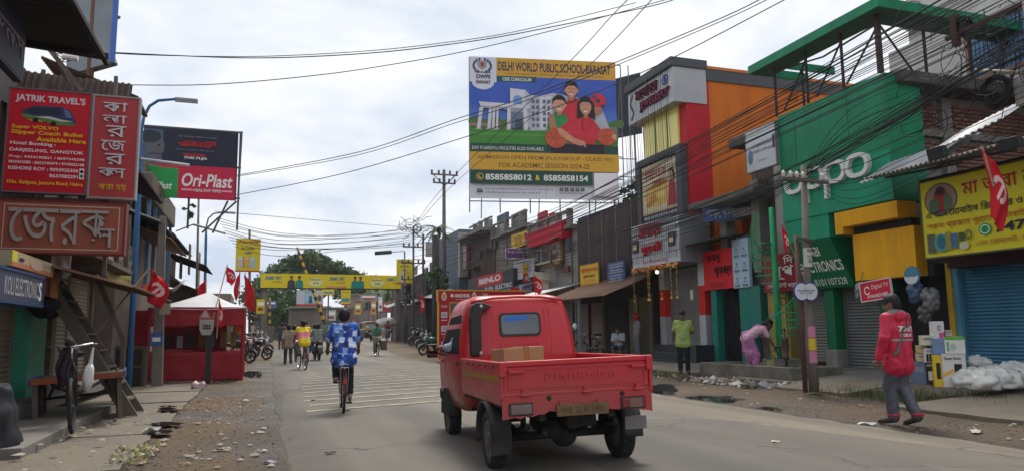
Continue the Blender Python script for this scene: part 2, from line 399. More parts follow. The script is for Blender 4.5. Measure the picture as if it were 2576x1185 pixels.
xs = axis(list(np.linspace(-600,-12,14)) + list(np.linspace(-12,-4,9)) + list(np.linspace(-4,.4,30)) + list(np.linspace(.4,7.6,10)) + list(np.linspace(7.6,12,56)) + list(np.linspace(12,14,6)) + list(np.linspace(14,40,14)) + list(np.linspace(40,700,14)))
ys = axis(list(np.linspace(-300,2,8)) + list(np.linspace(2,26,190)) + list(np.linspace(26,75,60)) + list(np.linspace(75,160,20)) + list(np.linspace(160,1500,14)))
g_ = MB(); g_.v = [(x,y,gz(x,y) - .01) for y in ys for x in xs]; nx = len(xs)
g_.f = [(j*nx + i,j*nx + i + 1,(j + 1)*nx + i + 1,(j + 1)*nx + i) for j in range(len(ys) - 1) for i in range(nx - 1)]; g_.m = [0]*len(g_.f)
tag(g_.build('ground',M_DIRT,smooth=True),kind='structure')
# road: ragged left and right edges
EL = lambda y: .36 + xc(y) + .014*max(0,y - 12) + .10*mnoise.noise(Vector((0,y*.55,1))) + .045*mnoise.noise(Vector((0,y*3.1,5)))
ER = lambda y: 7.45 + xc(y) + .22*mnoise.noise(Vector((4,y*.5,1))) + .10*mnoise.noise(Vector((9,y*2.3,5))) - (.3 if 22 < y < 34 else 0)
yy = list(np.linspace(-30,4,12)) + list(np.linspace(4.2,40,240)) + list(np.linspace(40.5,180,120)); rb = MB(); rows = []
for y in yy:
    el = EL(y); er = ER(y)
    z = zt(y) + .012
    rows.append([(el - .03,y,z - .03),(el,y,z),(el + 1.4,y,z + .045),((el + er)/2,y,z + .105),(er - 1.4,y,z + .045),(er,y,z),(er + .06,y,z - .035)])
for r_ in rows: rb.v.extend(r_)
for j in range(len(rows) - 1):
    for i in range(6): a = j*7 + i; rb.f.append((a,a + 1,a + 8,a + 7)); rb.m.append(0)
road = tag(rb.build('road',M_ASPH,smooth=True),kind='structure')
def road_z(x,y):
    el, er = EL(y), ER(y); return zt(y) + .012 + float(np.interp(x,[el,el + 1.4,(el + er)/2,er - 1.4,er],[0,.045,.105,.045,0]))
def stripe_fn(t,b):
    p = tnode(t,'ShaderNodeNewGeometry').outputs['Position']
    a = tnoise(t,p,5,8,.75)
    c = tmix(t,tmr(t,a,.40,.60,.0,.9),(.41,.36,.26),(.19,.17,.145))
    t.links.new(c,b.inputs['Base Color']); b.inputs['Roughness'].default_value = .8
M_STRIPE = nmat(stripe_fn)
for i in range(15):
    y = 12.55 + i*.98; x0 = .82 + .045*i + random.uniform(-.05,.05); x1 = 7.0 + random.uniform(-.12,.1); sl = .06
    b_ = MB(); n = 14
    for k in range(n + 1):
        x = x0 + (x1 - x0)*k/n; yc = y + sl*(x - x0); q = .008*random.uniform(-1,1)
        b_.v += [(x,yc - .095 + q,road_z(x,yc) + .007),(x,yc + .095 + q,road_z(x,yc) + .007)]
    b_.f = [(2*k,2*k + 2,2*k + 3,2*k + 1) for k in range(n)]; b_.m = [0]*n
    b_.build('painted_stripe',M_STRIPE,road)
# left concrete footway of cracked cast slabs, each its own piece
fl = bpy.data.objects.new('footway',None); COL.objects.link(fl); tag(fl,kind='structure'); fl.location = (-2.3,12,0); BASE[fl.name] = Vector(fl.location)
y = 3.0
while y < 33:
    l = random.uniform(1.3,2.1); e0 = -1.14 + .12*mnoise.noise(Vector((y,0,0))); e1 = -1.14 + .12*mnoise.noise(Vector((y + l,0,0))); z = .035 + random.uniform(0,.02); tl = random.uniform(-.008,.012)
    xm = random.uniform(-2.5,-2.2)
    for (xa,xb0,xb1) in ((-4.3,xm,xm),(xm + .02,e0,e1)):
        n = 5; pts = [(xa,y)] + [(xa + (xb0 - xa)*k/n,y + random.uniform(-.02,.02)) for k in range(1,n)] + [(xb0,y)] + ([(xb0 + (xb1 - xb0)*k/n + random.uniform(-.03,.03),y + l*k/n) for k in range(1,n)] if xb0 > -1.5 else []) + [(xb1,y + l - .025),(xa,y + l - .025)]
        MB().prism(pts,(Vector((0,0,0)),Vector((1,0,0)),Vector((0,1,0)),Vector((0,0,1))),-.1,z + tl).build('slab',M_CONC,fl)
    y += l
# shop step in front of the left shutters
st = tag(MB().box((-4.4,8.7,-.05),(-2.16,13.6,.17)).build('step',M_CONC2,bevel=.012),kind='structure')
tag(MB().box((-4.4,11.6,.17),(-2.95,30,.36)).build('shop_plinth',M_CONC2,bevel=.01),kind='structure')
# right apron: sloping concrete slabs
FXR = 13.6
fr_ = bpy.data.objects.new('pavement',None); COL.objects.link(fr_); tag(fr_,kind='structure'); fr_.location = (12,14,0); BASE[fr_.name] = Vector(fr_.location)
def apz(x): return .06 + .29*min(1,max(0,(x - 10.3)/3.3))
y = 2.2
while y < 36:
    l = random.uniform(1.8,2.7); ed = 10.35 + (.55 if 8.6 < y < 10.6 else 0) + .25*mnoise.noise(Vector((y*.8,3,0))); dz = random.uniform(-.012,.012)
    if 12.5 < y < 20: ed += .75
    if y < 8.4: ed -= 1.0
    for xa, xb in ((ed,12.0),(12.015,FXR + .9)):
        b_ = MB(); n = 6; eds = [xa + (random.uniform(-.06,.06) if xa < 11.9 else 0) for _ in range(n + 1)]
        for k in range(n + 1):
            yk = y + (l - .02)*k/n; b_.v += [(eds[k],yk,-.08),(eds[k],yk,apz(xa) + dz),(xb,yk,apz(xb) + dz),(xb,yk,-.08)]
        for k in range(n):
            o = 4*k; b_.f += [(o + 1,o + 2,o + 6,o + 5),(o,o + 1,o + 5,o + 4)]; b_.m += [0,0]
        o = 4*n; b_.f += [(3,2,1,0),(o,o + 1,o + 2,o + 3)]; b_.m += [0,0]
        b_.build('slab',M_CONC if xa < 11.9 else M_CONC2,fr_)
    y += l
# puddles
M_PUD = mat((.028,.025,.022),rough=.04,var=.3,vs=2,spec=.5)
M_WET = mat((.055,.046,.037),rough=.38,var=.35,vs=6,spec=.4,bump=.3,bs=25)
for c, a, b in PUDS:                                   # water lies level in the hollows; the dirt cuts its shoreline
    b_ = MB(); b_.v = [(c.x,c.y,-.018)] + [tuple(c + a*(1.5*math.cos(2*PI*i/28)) + b*(1.5*math.sin(2*PI*i/28)) + Vector((0,0,-.018))) for i in range(28)]
    b_.f = [(0,i + 1,(i + 1) % 28 + 1) for i in range(28)]; b_.m = [0]*28; tag(b_.build('puddle',M_PUD),kind='structure')
for i, q in enumerate([(380,1060,462,1070),(366,1080,436,1090),(395,1028,455,1034),(400,1019,445,1024)]):
    c0 = G((q[0] + q[2])/2,(q[1] + q[3])/2,.07); b_ = MB(); n = 30
    ax = (G(q[2],(q[1] + q[3])/2,.07) - G(q[0],(q[1] + q[3])/2,.07))/2; ay = (G(q[0],q[1],.07) - G(q[0],q[3],.07))/2
    b_.v = [(c0.x,c0.y,.0725)] + [tuple(c0 + (ax*math.cos(2*PI*k/n) + ay*math.sin(2*PI*k/n))*(1 + .5*mnoise.noise(Vector((math.cos(2*PI*k/n)*2,math.sin(2*PI*k/n)*2,i)))) + Vector((0,0,.0025))) for k in range(n)]
    b_.f = [(0,k + 1,(k + 1) % n + 1) for k in range(n)]; b_.m = [0]*n
    tag(b_.build('puddle',M_PUD),kind='structure')
# loose stones, scraps and leaves nobody could count
def scatter(name,n,rects,size,mats,flat=.25,seed=1,zf=gz,label=None,cat=None):
    rg = random.Random(seed); b_ = MB()
    for _ in range(n):
        x0, x1, y0, y1 = rg.choice(rects); x = rg.uniform(x0,x1); y = rg.uniform(y0,y1); s_ = rg.uniform(*size)*(rg.random()**1.5*.8 + .35); a = rg.uniform(0,PI); z = zf(x,y) - .008
        m = rg.randrange(len(mats)); k = rg.randint(4,6)
        ring = [(x + s_*(.6 + .6*rg.random())*math.cos(a + 2*PI*j/k),y + s_*(.5 + .5*rg.random())*math.sin(a + 2*PI*j/k),z + s_*flat*rg.uniform(-.1,.7)) for j in range(k)]
        o = len(b_.v); b_.v += ring + [(x,y,z + s_*flat*rg.uniform(.5,1.6))]
        for j in range(k): b_.f.append((o + j,o + (j + 1) % k,o + k)); b_.m.append(m)
    return tag(b_.build(name,mats),label,cat,kind='stuff')
STN = [mat((.15,.12,.09)),mat((.09,.07,.055)),mat((.21,.18,.145))]
scatter('gravel',5200,[(-1.15,.35,5,14),(-1.15,.3,6,26),(7.5,10.4,4,12),(7.5,11,8,22),(7.5,10.3,5,9)],(.008,.026),STN,.6,2,label='small stones scattered over the bare dirt verges',cat='gravel')
PAP = [mat((.46,.43,.38)),mat((.36,.32,.26)),mat((.34,.28,.2)),mat((.3,.22,.15)),mat((.4,.36,.33))]
def zf2(x,y): return gz(x,y) + (.07 if x < -1.2 else 0) + .012
scatter('litter',330,[(-1.1,.3,6.5,13),(-1.2,.3,8,22),(7.6,10.3,5,11),(8,11.2,9,19),(-2.2,-1.2,7,14)],(.02,.07),PAP,.35,3,zf=zf2,label='paper scraps and wrappers strewn over the dirt verges',cat='litter')
COLS = [mat((.5,.48,.45)),mat((.3,.34,.38)),mat((.36,.22,.2)),mat((.22,.18,.13)),mat((.07,.06,.05)),mat((.55,.53,.5)),mat((.15,.12,.09))]
scatter('rubbish_heap',420,[(9.9,11.3,13.2,17.6),(10.2,11.2,13.6,16.5)],(.03,.13),COLS,.8,4,zf=zf2,label='heap of torn plastic and paper rubbish in front of the concrete pump basin',cat='rubbish')
scatter('vegetable_peel',120,[(-1.32,-.95,7.9,9.2)],(.02,.05),[mat((.32,.3,.1)),mat((.2,.25,.08)),mat((.36,.26,.13)),mat((.4,.36,.28)),mat((.2,.13,.08))],.9,5,zf=lambda x,y: .08,label='small pile of yellow and green vegetable peelings at the footway edge',cat='peelings')
scatter('dry_leaf',160,[(-1.3,.2,13.5,16.5)],(.02,.05),[mat((.2,.1,.05)),mat((.3,.2,.1))],.5,6,zf=zf2,label='dry brown leaves and scraps on the dirt near the red stall',cat='leaves')
# grass tufts
def tuft(c,n,h,sp,nm,label):
    b_ = MB(); rg = random.Random(int(c[0]*100))
    for _ in range(n):
        x = c[0] + rg.gauss(0,sp[0]); y = c[1] + rg.gauss(0,sp[1]); hh = h*rg.uniform(.4,1.2); a = rg.uniform(0,2*PI); ln = rg.uniform(.1,.7)*hh; w_ = .006
        d = Vector((math.cos(a),math.sin(a),0)); q = Vector((-d.y,d.x,0))*w_; p = Vector((x,y,gz(x,y) - .01)); p2 = p + d*ln*.35 + Vector((0,0,hh*.65)); p3 = p + d*ln + Vector((0,0,hh))
        b_.add([p - q,p + q,p2 + q*.7,p2 - q*.7,p3],[(0,1,2,3),(3,2,4)],rg.randrange(3))
    return tag(b_.build(nm,[mat((.07,.11,.03)),mat((.11,.14,.045)),mat((.16,.15,.07))]),label,'grass',kind='stuff')
q = G(2290,1008); tuft((q.x,q.y),700,.24,(.32,.8),'grass','tufts of weedy grass at the pavement edge behind the man in the red jacket')
q = G(1672,948); tuft((q.x,q.y),260,.16,(.3,.35),'grass','low patch of grass beside the dark shop steps')
q = G(2110,992); tuft((q.x,q.y),220,.12,(.5,.4),'grass','thin grass around the foot of the concrete pole')
# ---------------------------------------------------------------- shared builders for shop fronts
def shutter(parent,X,y0,y1,z0,z1,m,side=1,pitch=.075,rail=None,name='shutter'):
    """rolling shutter on a facade plane; side 1 faces -X, -1 faces +X"""
    s_ = -side
    b_ = MB()
    b_.box((X,y0 - .05,z0),(X + s_*.05,y0,z1)).box((X,y1,z0),(X + s_*.05,y1 + .05,z1)).box((X + s_*.004,y0 + .002,z0),(X + s_*.045,y1 - .002,z0 + .09))
    sh = b_.build(name,rail or m,parent)
    n = max(2,int((z1 - z0 - .09)/pitch)); p = (z1 - z0 - .09)/n
    prof = [(.0,0),(.018,.12),(.026,.35),(.022,.6),(.006,.86),(.0,1)]
    q = MB(); L_ = y1 - y0 - .004
    for k in range(2):
        for (d,h) in prof: q.v.append((s_*d,(k - .5)*L_,h*p))
    n6 = len(prof)
    for i in range(n6 - 1): q.f.append((i,i + 1,n6 + i + 1,n6 + i)); q.m.append(0)
    me = q.mesh('slat',m,True)
    base = BASE[sh.name]
    for i in range(n):
        o = bpy.data.objects.new('slat',me); COL.objects.link(o); o.parent = sh
        o.location = Vector((X + s_*.006 + s_*random.uniform(0,.003),(y0 + y1)/2,z0 + .09 + i*p)) - base
    return sh
def corr(mb,o,ea,eb,pitch=.076,amp=.018,m=0,nb=1,jag=0):
    """corrugated sheet: ea = across the waves, eb = along them (full vectors)"""
    o = Vector(o); ea = Vector(ea); eb = Vector(eb); n_ = ea.cross(eb).normalized(); n = max(6,int(ea.length/pitch*(8 if pitch > .14 else 5))); k0 = len(mb.v)
    nw = ea.length/pitch
    for j in range(nb + 1):
        for i in range(n + 1):
            jj = j/nb
            if jag and j == nb: jj += jag*random.uniform(-1,1)*(1 if (i // 40) % 2 else .3)
            mb.v.append(tuple(o + ea*(i/n) + eb*jj + n_*(amp*math.sin(2*PI*nw*i/n))))
    for j in range(nb):
        for i in range(n): a = k0 + j*(n + 1) + i; mb.f.append((a,a + 1,a + n + 2,a + n + 1)); mb.m.append(m)
    return mb
def boardP(name,label,cat,A,B,z0,z1,body,frame=None,th=.06,fr=.03,group=None,part='board',lean=0):
    """upright board between plan points A (image-left) and B (image-right); faces the viewer; lean tips the top towards the viewer"""
    A = Vector((A[0],A[1],0)); B = Vector((B[0],B[1],0)); ex = (B - A); w_ = ex.length; ex.normalize(); nn = ex.cross(Vector((0,0,1)))
    ey = (Vector((0,0,1))*(z1 - z0) + nn*lean); h_ = ey.length; ey.normalize(); nn = ex.cross(ey); o = A + Vector((0,0,z0))
    t = thing(name,label,cat,(A + B)/2 + Vector((0,0,z0)),group) if label else None
    fr_me = (o,ex,ey,nn)
    MB().prism([(0,0),(w_,0),(w_,h_),(0,h_)],fr_me,-th,0).build(part,body,t)
    if frame is not None:
        b_ = MB(); f_ = fr
        for p in ([(-f_,h_),(w_ + f_,h_),(w_ + f_,h_ + f_),(-f_,h_ + f_)],[(-f_,-f_),(w_ + f_,-f_),(w_ + f_,0),(-f_,0)],[(-f_,0),(0,0),(0,h_),(-f_,h_)],[(w_,0),(w_ + f_,0),(w_ + f_,h_),(w_,h_)]):
            b_.prism(p,fr_me,-th - .004,.012)
        b_.build('frame',frame,t)
    return t, Face(o,ex,ey,w_,h_)
WHT = pm(226,224,220); RED = pm(190,22,32); YEL = pm(232,205,30); BLK = pm(24,24,26); SILV = mat((.5,.5,.52),rough=.35,metal=.6,var=.1)
M_RUST = mat((.16,.085,.05),var=.4,vs=3,dirt=.6,dcol=(.06,.04,.03),ds=1.5,rough=.85)
M_TIN = mat((.36,.37,.38),var=.2,vs=2,dirt=.55,dcol=(.16,.10,.065),ds=.9,rough=.5,metal=.5,streak=1)
M_TIND = mat((.075,.072,.075),var=.3,vs=2,dirt=.5,dcol=(.035,.03,.03),ds=1,rough=.75)
M_WOOD = mat((.15,.12,.095),var=.35,vs=6,dirt=.6,dcol=(.05,.045,.04),ds=2.5,rough=.9,bump=.4,bs=40)
M_STEEL = mat((.13,.12,.115),rough=.55,metal=.5,var=.25,dirt=.4,dcol=(.12,.06,.03),ds=4)
M_SHUT = mat((.24,.235,.23),rough=.5,metal=.25,var=.18,vs=1.2,dirt=.5,dcol=(.13,.11,.09),ds=.8,streak=1)
M_SHUTB = mat((.23,.17,.125),rough=.6,metal=.1,var=.2,vs=1.5,dirt=.5,dcol=(.13,.1,.075),ds=.8,streak=1)
M_WALLD = mat((.16,.138,.12),var=.3,vs=1.2,dirt=.7,dcol=(.045,.04,.037),ds=.7,rough=.9,streak=1)
M_PLAS = mat((.38,.36,.33),var=.2,vs=1.2,dirt=.7,dcol=(.13,.12,.11),ds=.7,rough=.92,streak=1,bump=.2,bs=20)
M_CONCV = mat((.25,.235,.215),var=.22,vs=3,dirt=.6,dcol=(.10,.09,.08),ds=1.2,rough=.92,streak=1,bump=.3,bs=25)
# ---------------------------------------------------------------- left: the near shop row
FXL = -3.5
lb = thing('shop_building','dark two-storey shop row with closed brown shutters and green pillar on the left','building',(-5.5,12,0))
MB().box((-9,3,0),(FXL - .12,19.3,2.75)).build('wall',M_WALLD,lb)
MB().box((-9,3,2.76),(FXL - .3,15.6,5.7)).build('upper_wall',mat((.07,.065,.07),var=.3,dirt=.5),lb)
MB().box((-8.8,12.4,2.66),(-2.75,19.2,2.755)).build('loft_slab',M_WOOD,lb)
yA = [PX(u,900,FXL).y for u in (-60,20,66,100,109,158,208)]
shutter(lb,FXL,yA[0],yA[1] - .05,.36,2.55,M_SHUTB,-1)
shutter(lb,FXL,yA[2] + .05,yA[3] - .05,.36,2.45,M_SHUTB,-1)
shutter(lb,FXL,yA[4] + .05,yA[5] - .05,.36,2.5,mat((.30,.25,.20),rough=.55,var=.18,vs=1.5,dirt=.5,dcol=(.11,.085,.06),ds=.8,streak=1),-1)
shutter(lb,FXL,yA[5] + .05,yA[6] - .05,.36,2.5,mat((.30,.25,.20),rough=.55,var=.18,vs=1.5,dirt=.5,dcol=(.11,.085,.06),ds=.8,streak=1),-1)
MB().box((FXL,yA[1],.1),(FXL + .26,yA[2],2.2)).build('pillar',mat((.03,.24,.15),var=.2,dirt=.4,rough=.6),lb,bevel=.01)
MB().box((FXL,yA[3] - .02,.17),(FXL + .16,yA[4] + .02,2.5)).build('door_post',M_WOOD,lb)
MB().box((FXL,yA[6],.17),(FXL + .12,yA[6] + .2,2.6)).build('door_post',M_WOOD,lb)
MB().box((FXL - .1,yA[6] + .25,.17),(FXL - .02,19.2,2.5)).build('door_panel',mat((.1,.055,.05),var=.3),lb)
lv = MB().box((FXL - .28,16.4,2.8),(FXL - .2,18.4,4.1)).build('louvre_frame',mat((.05,.045,.04)),lb)
q = MB().obox((0,0,0),(.04,.8,.05),Matrix.Rotation(R(35),3,'Y')); me = q.mesh('louvre',mat((.36,.34,.3)))
for k in range(12):
    for yq in (16.85,17.8):
        o = bpy.data.objects.new('louvre',me); COL.objects.link(o); o.parent = lv; o.location = Vector((FXL - .17,yq,2.9 + k*.1)) - BASE[lv.name]
for yq in (15.2,16.2,17.4,18.6): MB().box((-2.9,yq,2.756),(-2.8,yq + .1,4.0)).build('post',M_WOOD,lb)
# canopy of dark corrugated sheet above the loft
XE = -1.85; tip = PX(262,149,XE)
b_ = MB(); corr(b_,(XE,tip.y,tip.z),(0,-8.5,0),(-2.6,0,.2),.16,.03)
cn = b_.build('roof_sheet',mat((.035,.034,.04),rough=.8,var=.3,dirt=.4),lb)
for k in range(5): yb = tip.y - .3 - k*1.8; MB().bar((XE + .1,yb,tip.z - .07),(XE - 2.4,yb,tip.z + .09),.06).build('rafter',mat((.03,.026,.025)),lb)
MB().bar((XE + .05,tip.y - .1,tip.z - .09),(XE + .05,tip.y - 8,tip.z - .09),.05).build('eave_beam',mat((.03,.026,.025)),lb)
MB().box((-3.85,5,4.4),(-3.75,10.4,7.5)).build('gable_board',mat((.03,.03,.034)),lb)
b_ = MB(); a = PY(128,125,13); c = PY(222,235,13)
corr(b_,(a.x - .5,13,c.z - .6),(1.6,.2,0),(0,.4,1.0),.09,.02); b_.build('tin_sheet',mat((.07,.045,.035),var=.4,dirt=.5),lb)
b_ = MB(); b_.bar(PY(127,128,12.6),PY(208,232,12.6),.07).bar(PY(150,170,12.7),PY(185,235,12.7),.05); b_.build('brace',M_WOOD,lb)
b_ = MB(); b_.tube([PY(160 + 22*math.cos(t_*.7),135 + 10*math.sin(t_*.9) + t_*.8,12.9) for t_ in range(26)],.008); b_.build('loose_cable',BLK,lb)
MB().tube([PY(158,143,12.8),PY(196,147,12.8)],.05,10).build('pipe',WHT,lb)
# roof sheets sloping over the footway further on
b_ = MB(); p = PX(372,295,-2.2); corr(b_,(-2.2,p.y,p.z),(0,-1.3,0),(-1.6,0,.6),.12,.025); b_.build('eave_sheet',M_RUST,lb)
b_ = MB(); p = PX(410,512,-2.0); corr(b_,(-2.0,p.y,p.z),(0,-4.5,0),(-1.8,0,.75),.12,.025); b_.build('eave_sheet',mat((.03,.03,.034),dirt=.3),lb)
# dark overhead shop sign running along the front
A = PX(58,90,-2.35); z1 = A.z + .15
t, fc = boardP('overhead_sign','dark navy overhead sign with faded Bengali letters under the black tin canopy','sign',(-2.35,A.y - 3.2),(-2.35,A.y + .1),z1 - .62,z1,pm(26,26,44),th=.08)
fc.text('ট্র্যােভলস',.42,.22,.985,.8,pm(120,105,118),bold=.02); fc.rect(.0,.06,.99,.075,pm(90,80,95)); fc.build(t)
# hanging signs that face the traffic
YS = 12.15
a = PY(27,222,YS); c = PY(214,489,YS)
t, fc = boardP('travel_agency_sign','red sign with a picture of a coach and white and yellow phone numbers','sign',(a.x,YS),(c.x,YS),c.z,a.z,pm(196,18,40),mat((.12,.12,.14)),th=.12,fr=.022)
w_ = pm(235,225,228); yl = pm(238,190,20)
fc.text("JATRIK TRAVEL'S",.07,.865,.93,.95,pm(215,205,212),bold=.03)
bus = [(.16,.79),(.30,.84),(.62,.85),(.74,.825),(.80,.75),(.83,.70),(.80,.665),(.62,.665),(.45,.69),(.30,.705),(.17,.725)]
fc.poly(bus,pm(52,60,92)); fc.poly([(.17,.725),(.30,.705),(.45,.69),(.62,.665),(.80,.665),(.83,.69),(.60,.71),(.35,.735),(.16,.76)],pm(88,130,60)); fc.poly([(.30,.735),(.5,.72),(.66,.70),(.80,.71),(.66,.72),(.5,.745)],pm(200,195,190)); fc.poly([(.22,.705),(.4,.70),(.42,.685),(.28,.69)],pm(180,170,40))
fc.poly([(.19,.79),(.30,.82),(.62,.83),(.64,.77),(.30,.765)],pm(40,44,66)); fc.poly([(.66,.83),(.73,.815),(.79,.74),(.70,.745)],pm(96,112,150)); fc.ell(.33,.70,.035,.022,BLK); fc.ell(.55,.675,.035,.022,BLK)
for s_, x0, y0, x1, y1, m_ in (('Super VOLVO',.05,.60,.62,.645,yl),('Slipper Coach Bullet',.05,.545,.93,.595,yl),('Available Here',.36,.492,.97,.535,yl),('Hotel Booking :',.05,.44,.60,.482,w_),('DARJEELING, GANGTOK',.05,.375,.95,.415,w_),('Prop.: 9434190821 / 8597345298',.05,.315,.97,.345,w_),('MANAGER : 8653740479 / 9749022108',.05,.268,.97,.295,w_),('KISHORE ROY : 9093935306',.05,.205,.90,.238,w_),('8637082291',.55,.145,.90,.178,w_),('1No. Railgate, Jessore Road, Habra',.05,.06,.97,.105,yl)): fc.text(s_,x0,y0,x1,y1,m_,bold=.022)
fc.rect(.915,.14,.975,.245,w_); fc.ell(.945,.215,.022,.017,BLK); fc.ell(.945,.17,.022,.017,pm(40,130,60)); fc.build(t)
a2 = PY(222,237,YS); c2 = PY(336,500,YS)
t, fc = boardP('vertical_sign','narrow red sign with raised silver Bengali letters stacked downwards','sign',(c.x + .05,YS),(c2.x,YS),c2.z,a2.z - .02,pm(176,62,64),mat((.32,.3,.3)),th=.14,fr=.025)
sv = pm(205,203,206)
for s_, y0, y1 in (('কা',.855,.95),('লা',.735,.82),('র',.60,.71),('েজ',.46,.56),('র',.325,.43)): fc.text(s_,.2 if s_ != 'র' else .3,y0,.75,y1,sv,bold=.035,raised=.02)
fc.text('ক',.18,.205,.56,.285,sv,bold=.035,raised=.02); fc.text('স',.45,.19,.78,.285,sv,bold=.035,raised=.02); fc.text('করা হয়',.2,.06,.82,.13,pm(226,178,50),bold=.03); fc.build(t,'lettering')
a = PY(15,500,YS + .02); c = PY(316,640,YS + .02)
t, fc = boardP('large_letter_sign','wide brown-red sign with big raised grey Bengali letters below the two red signs','sign',(a.x,YS - .25),(c.x,YS - .25),c.z - .02,a.z - .07,mat(srgb(158,84,66),var=.14,vs=1.5,dirt=.5,dcol=srgb(120,92,70),ds=1.2),pm(120,40,42),th=.2,fr=.02)
sg = pm(162,152,148)
for q in ((.04,.06,.96,.075),(.04,.925,.96,.94)): fc.rect(*q,pm(205,190,180))
for q in ((.04,.075,.047,.925),(.953,.075,.96,.925)): fc.rect(*q,pm(205,190,180))
fc.text('েজ',.08,.2,.47,.86,sg,bold=.05,raised=.03); fc.text('র',.48,.16,.645,.86,sg,bold=.05,raised=.03); fc.text('ক',.65,.34,.87,.86,sg,bold=.045,raised=.03); fc.text('স',.73,.12,.93,.5,sg,bold=.045,raised=.034); fc.build(t,'lettering')
b_ = MB()
for xx in (a.x + .3,c.x - .3): b_.bar((xx,YS + .2,c.z - .3),(xx,YS + .2,a.z + 2.0),.05)
b_.bar((-3.6,YS + .25,a.z + .05),(c.x,YS + .25,a.z + .05),.05); tag(b_.build('sign_bracket',M_STEEL),'dark steel bracket holding the red hanging signs to the left wall','bracket')
a = PX(31,632,-2.75); c = PX(133,697,-2.75)
t, fc = boardP('faded_picture_sign','faded box sign with washed-out orange and cream picture under the large-letter sign','sign',(-2.75,a.y),(-2.75,c.y),c.z,a.z + .02,mat(srgb(196,176,138),var=.1,dirt=.3),None,th=.3)
fc.rect(0,0,1,.3,pm(196,120,84)); fc.rect(0,.3,.1,1,pm(222,208,70)); fc.ell(.2,.55,.06,.12,pm(50,56,66)); fc.ell(.55,.5,.16,.38,pm(206,178,150)); fc.text('COMPUTER',.68,.62,.95,.72,pm(110,150,150)); fc.text('PRINT',.7,.5,.95,.58,pm(110,150,150)); fc.build(t)
a = PX(-40,690,-2.6); c = PX(105,767,-2.6)
t, fc = boardP('electronics_shop_sign','weathered blue sign reading KOLI ELECTRONICS in pale block letters','sign',(-2.6,a.y),(-2.6,c.y),c.z,c.z + .33,pm(50,72,104,dirt=.6),mat(srgb(46,66,104)),th=.35)
fc.text('KOLI ELECTRONIC',.30,.2,.9,.82,pm(178,172,170),bold=.01); fc.text('S',.91,.14,.97,.85,pm(235,232,230),bold=.02); fc.build(t)
a = PX(272,612,-3.1); c = PX(341,728,-3.1)
t, fc = boardP('phone_number_sign','pale grey and yellow sign with a mobile number between staircase and blue pole','sign',(-3.1,a.y),(-3.1,c.y),c.z,c.z + 1.05,pm(186,182,172),mat((.2,.2,.2)),th=.1)
fc.rect(0,.02,1,.26,pm(200,192,96)); fc.rect(.02,.3,.22,.9,pm(214,190,190)); fc.ell(.12,.6,.07,.16,pm(206,120,130)); fc.text('M:97333.4029',.26,.34,.98,.56,pm(110,90,80),bold=.02); fc.text('ফেটাকিপ',.3,.62,.95,.84,pm(120,130,130),bold=.01); fc.text('জেরক্স ও প্রিন্ট',.06,.07,.95,.2,pm(150,120,60)); fc.build(t)
# hanging cloth
def cloth(name,label,P00,P10,P01,P11,m,nu=14,nv=14,amp=.05,cat='cloth',fr=5):
    P00, P10, P01, P11 = map(Vector,(P00,P10,P01,P11)); n_ = (P10 - P00).cross(P01 - P00).normalized(); b_ = MB()
    b_.grid(lambda a,b: (P00*(1 - a) + P10*a)*(1 - b) + (P01*(1 - a) + P11*a)*b + n_*(amp*(.2 + b)*(math.sin(fr*a + 2*b) + .5*math.sin(2.3*fr*a - 3*b))),nu,nv)
    return tag(b_.build(name,m,smooth=True,solid=.004),label,cat)
cloth('hanging_cloth','pale cloth hanging below the large-letter sign by the staircase',PY(128,640,12.6),PY(182,640,12.6),PY(132,722,12.6),PY(176,690,12.6),pm(190,186,190))
cloth('orange_cloth','dirty orange cloth hanging beside the weathered blue sign',PY(104,690,12.5),PY(152,676,12.5),PY(108,742,12.5),PY(143,752,12.5),mat(srgb(168,112,74),var=.3,vs=5))
tb = thing('bundle','black cloth bundle hanging above the brown shutter','bundle',PY(125,770,12.9))
MB().ball(PY(125,765,12.9),(.28,.25,.2),14,10,jit=.5).build('wrap',mat((.02,.02,.028)),tb,smooth=True)
MB().tube([PY(125,735,12.9),PY(124,765,12.9)],.015).build('string',BLK,tb)
# steep wooden staircase up to the loft
sc_ = thing('staircase','steep weathered wooden staircase leaning up to the loft beside the brown shutter','staircase',(-1.9,13.2,.05))
def sl(y,o): 
    b_ = MB(); b_.bar((-1.72,y,-.02),(-3.42,y,2.72),.05,.27,upv=(0,1,0)); b_.v = [(p[0],p[1],max(p[2],.055)) for p in b_.v]
    b_.build('stringer',M_WOOD,sc_,bevel=.006)
b_ = MB()
d_ = Vector((-1.6,0,2.62)); 
for yq in (12.75,13.45):
    b_ = MB(); p = [(-1.66,.06),(-1.88,.06),(-3.46,2.66),(-3.26,2.66)]
    b_.add([(x,yq - .03,z) for x,z in p] + [(x,yq + .03,z) for x,z in p],[(0,1,2,3),(7,6,5,4),(0,3,7,4),(1,0,4,5),(2,1,5,6),(3,2,6,7)]); b_.build('stringer',M_WOOD,sc_,bevel=.006)
for k in range(10): zz_ = .28 + k*.25; xx = -1.78 - (zz_ - .06)*.605; MB().box((xx - .13,12.78,zz_),(xx + .12,13.42,zz_ + .035)).build('tread',M_WOOD,sc_)
b_ = MB(); h0 = PY(241,691,13.5); h1 = PY(311,856,13.5); b_.bar(h0,h1,.07).bar(h1,(h1.x,13.5,.06),.07); b_.build('handrail',M_WOOD,sc_)
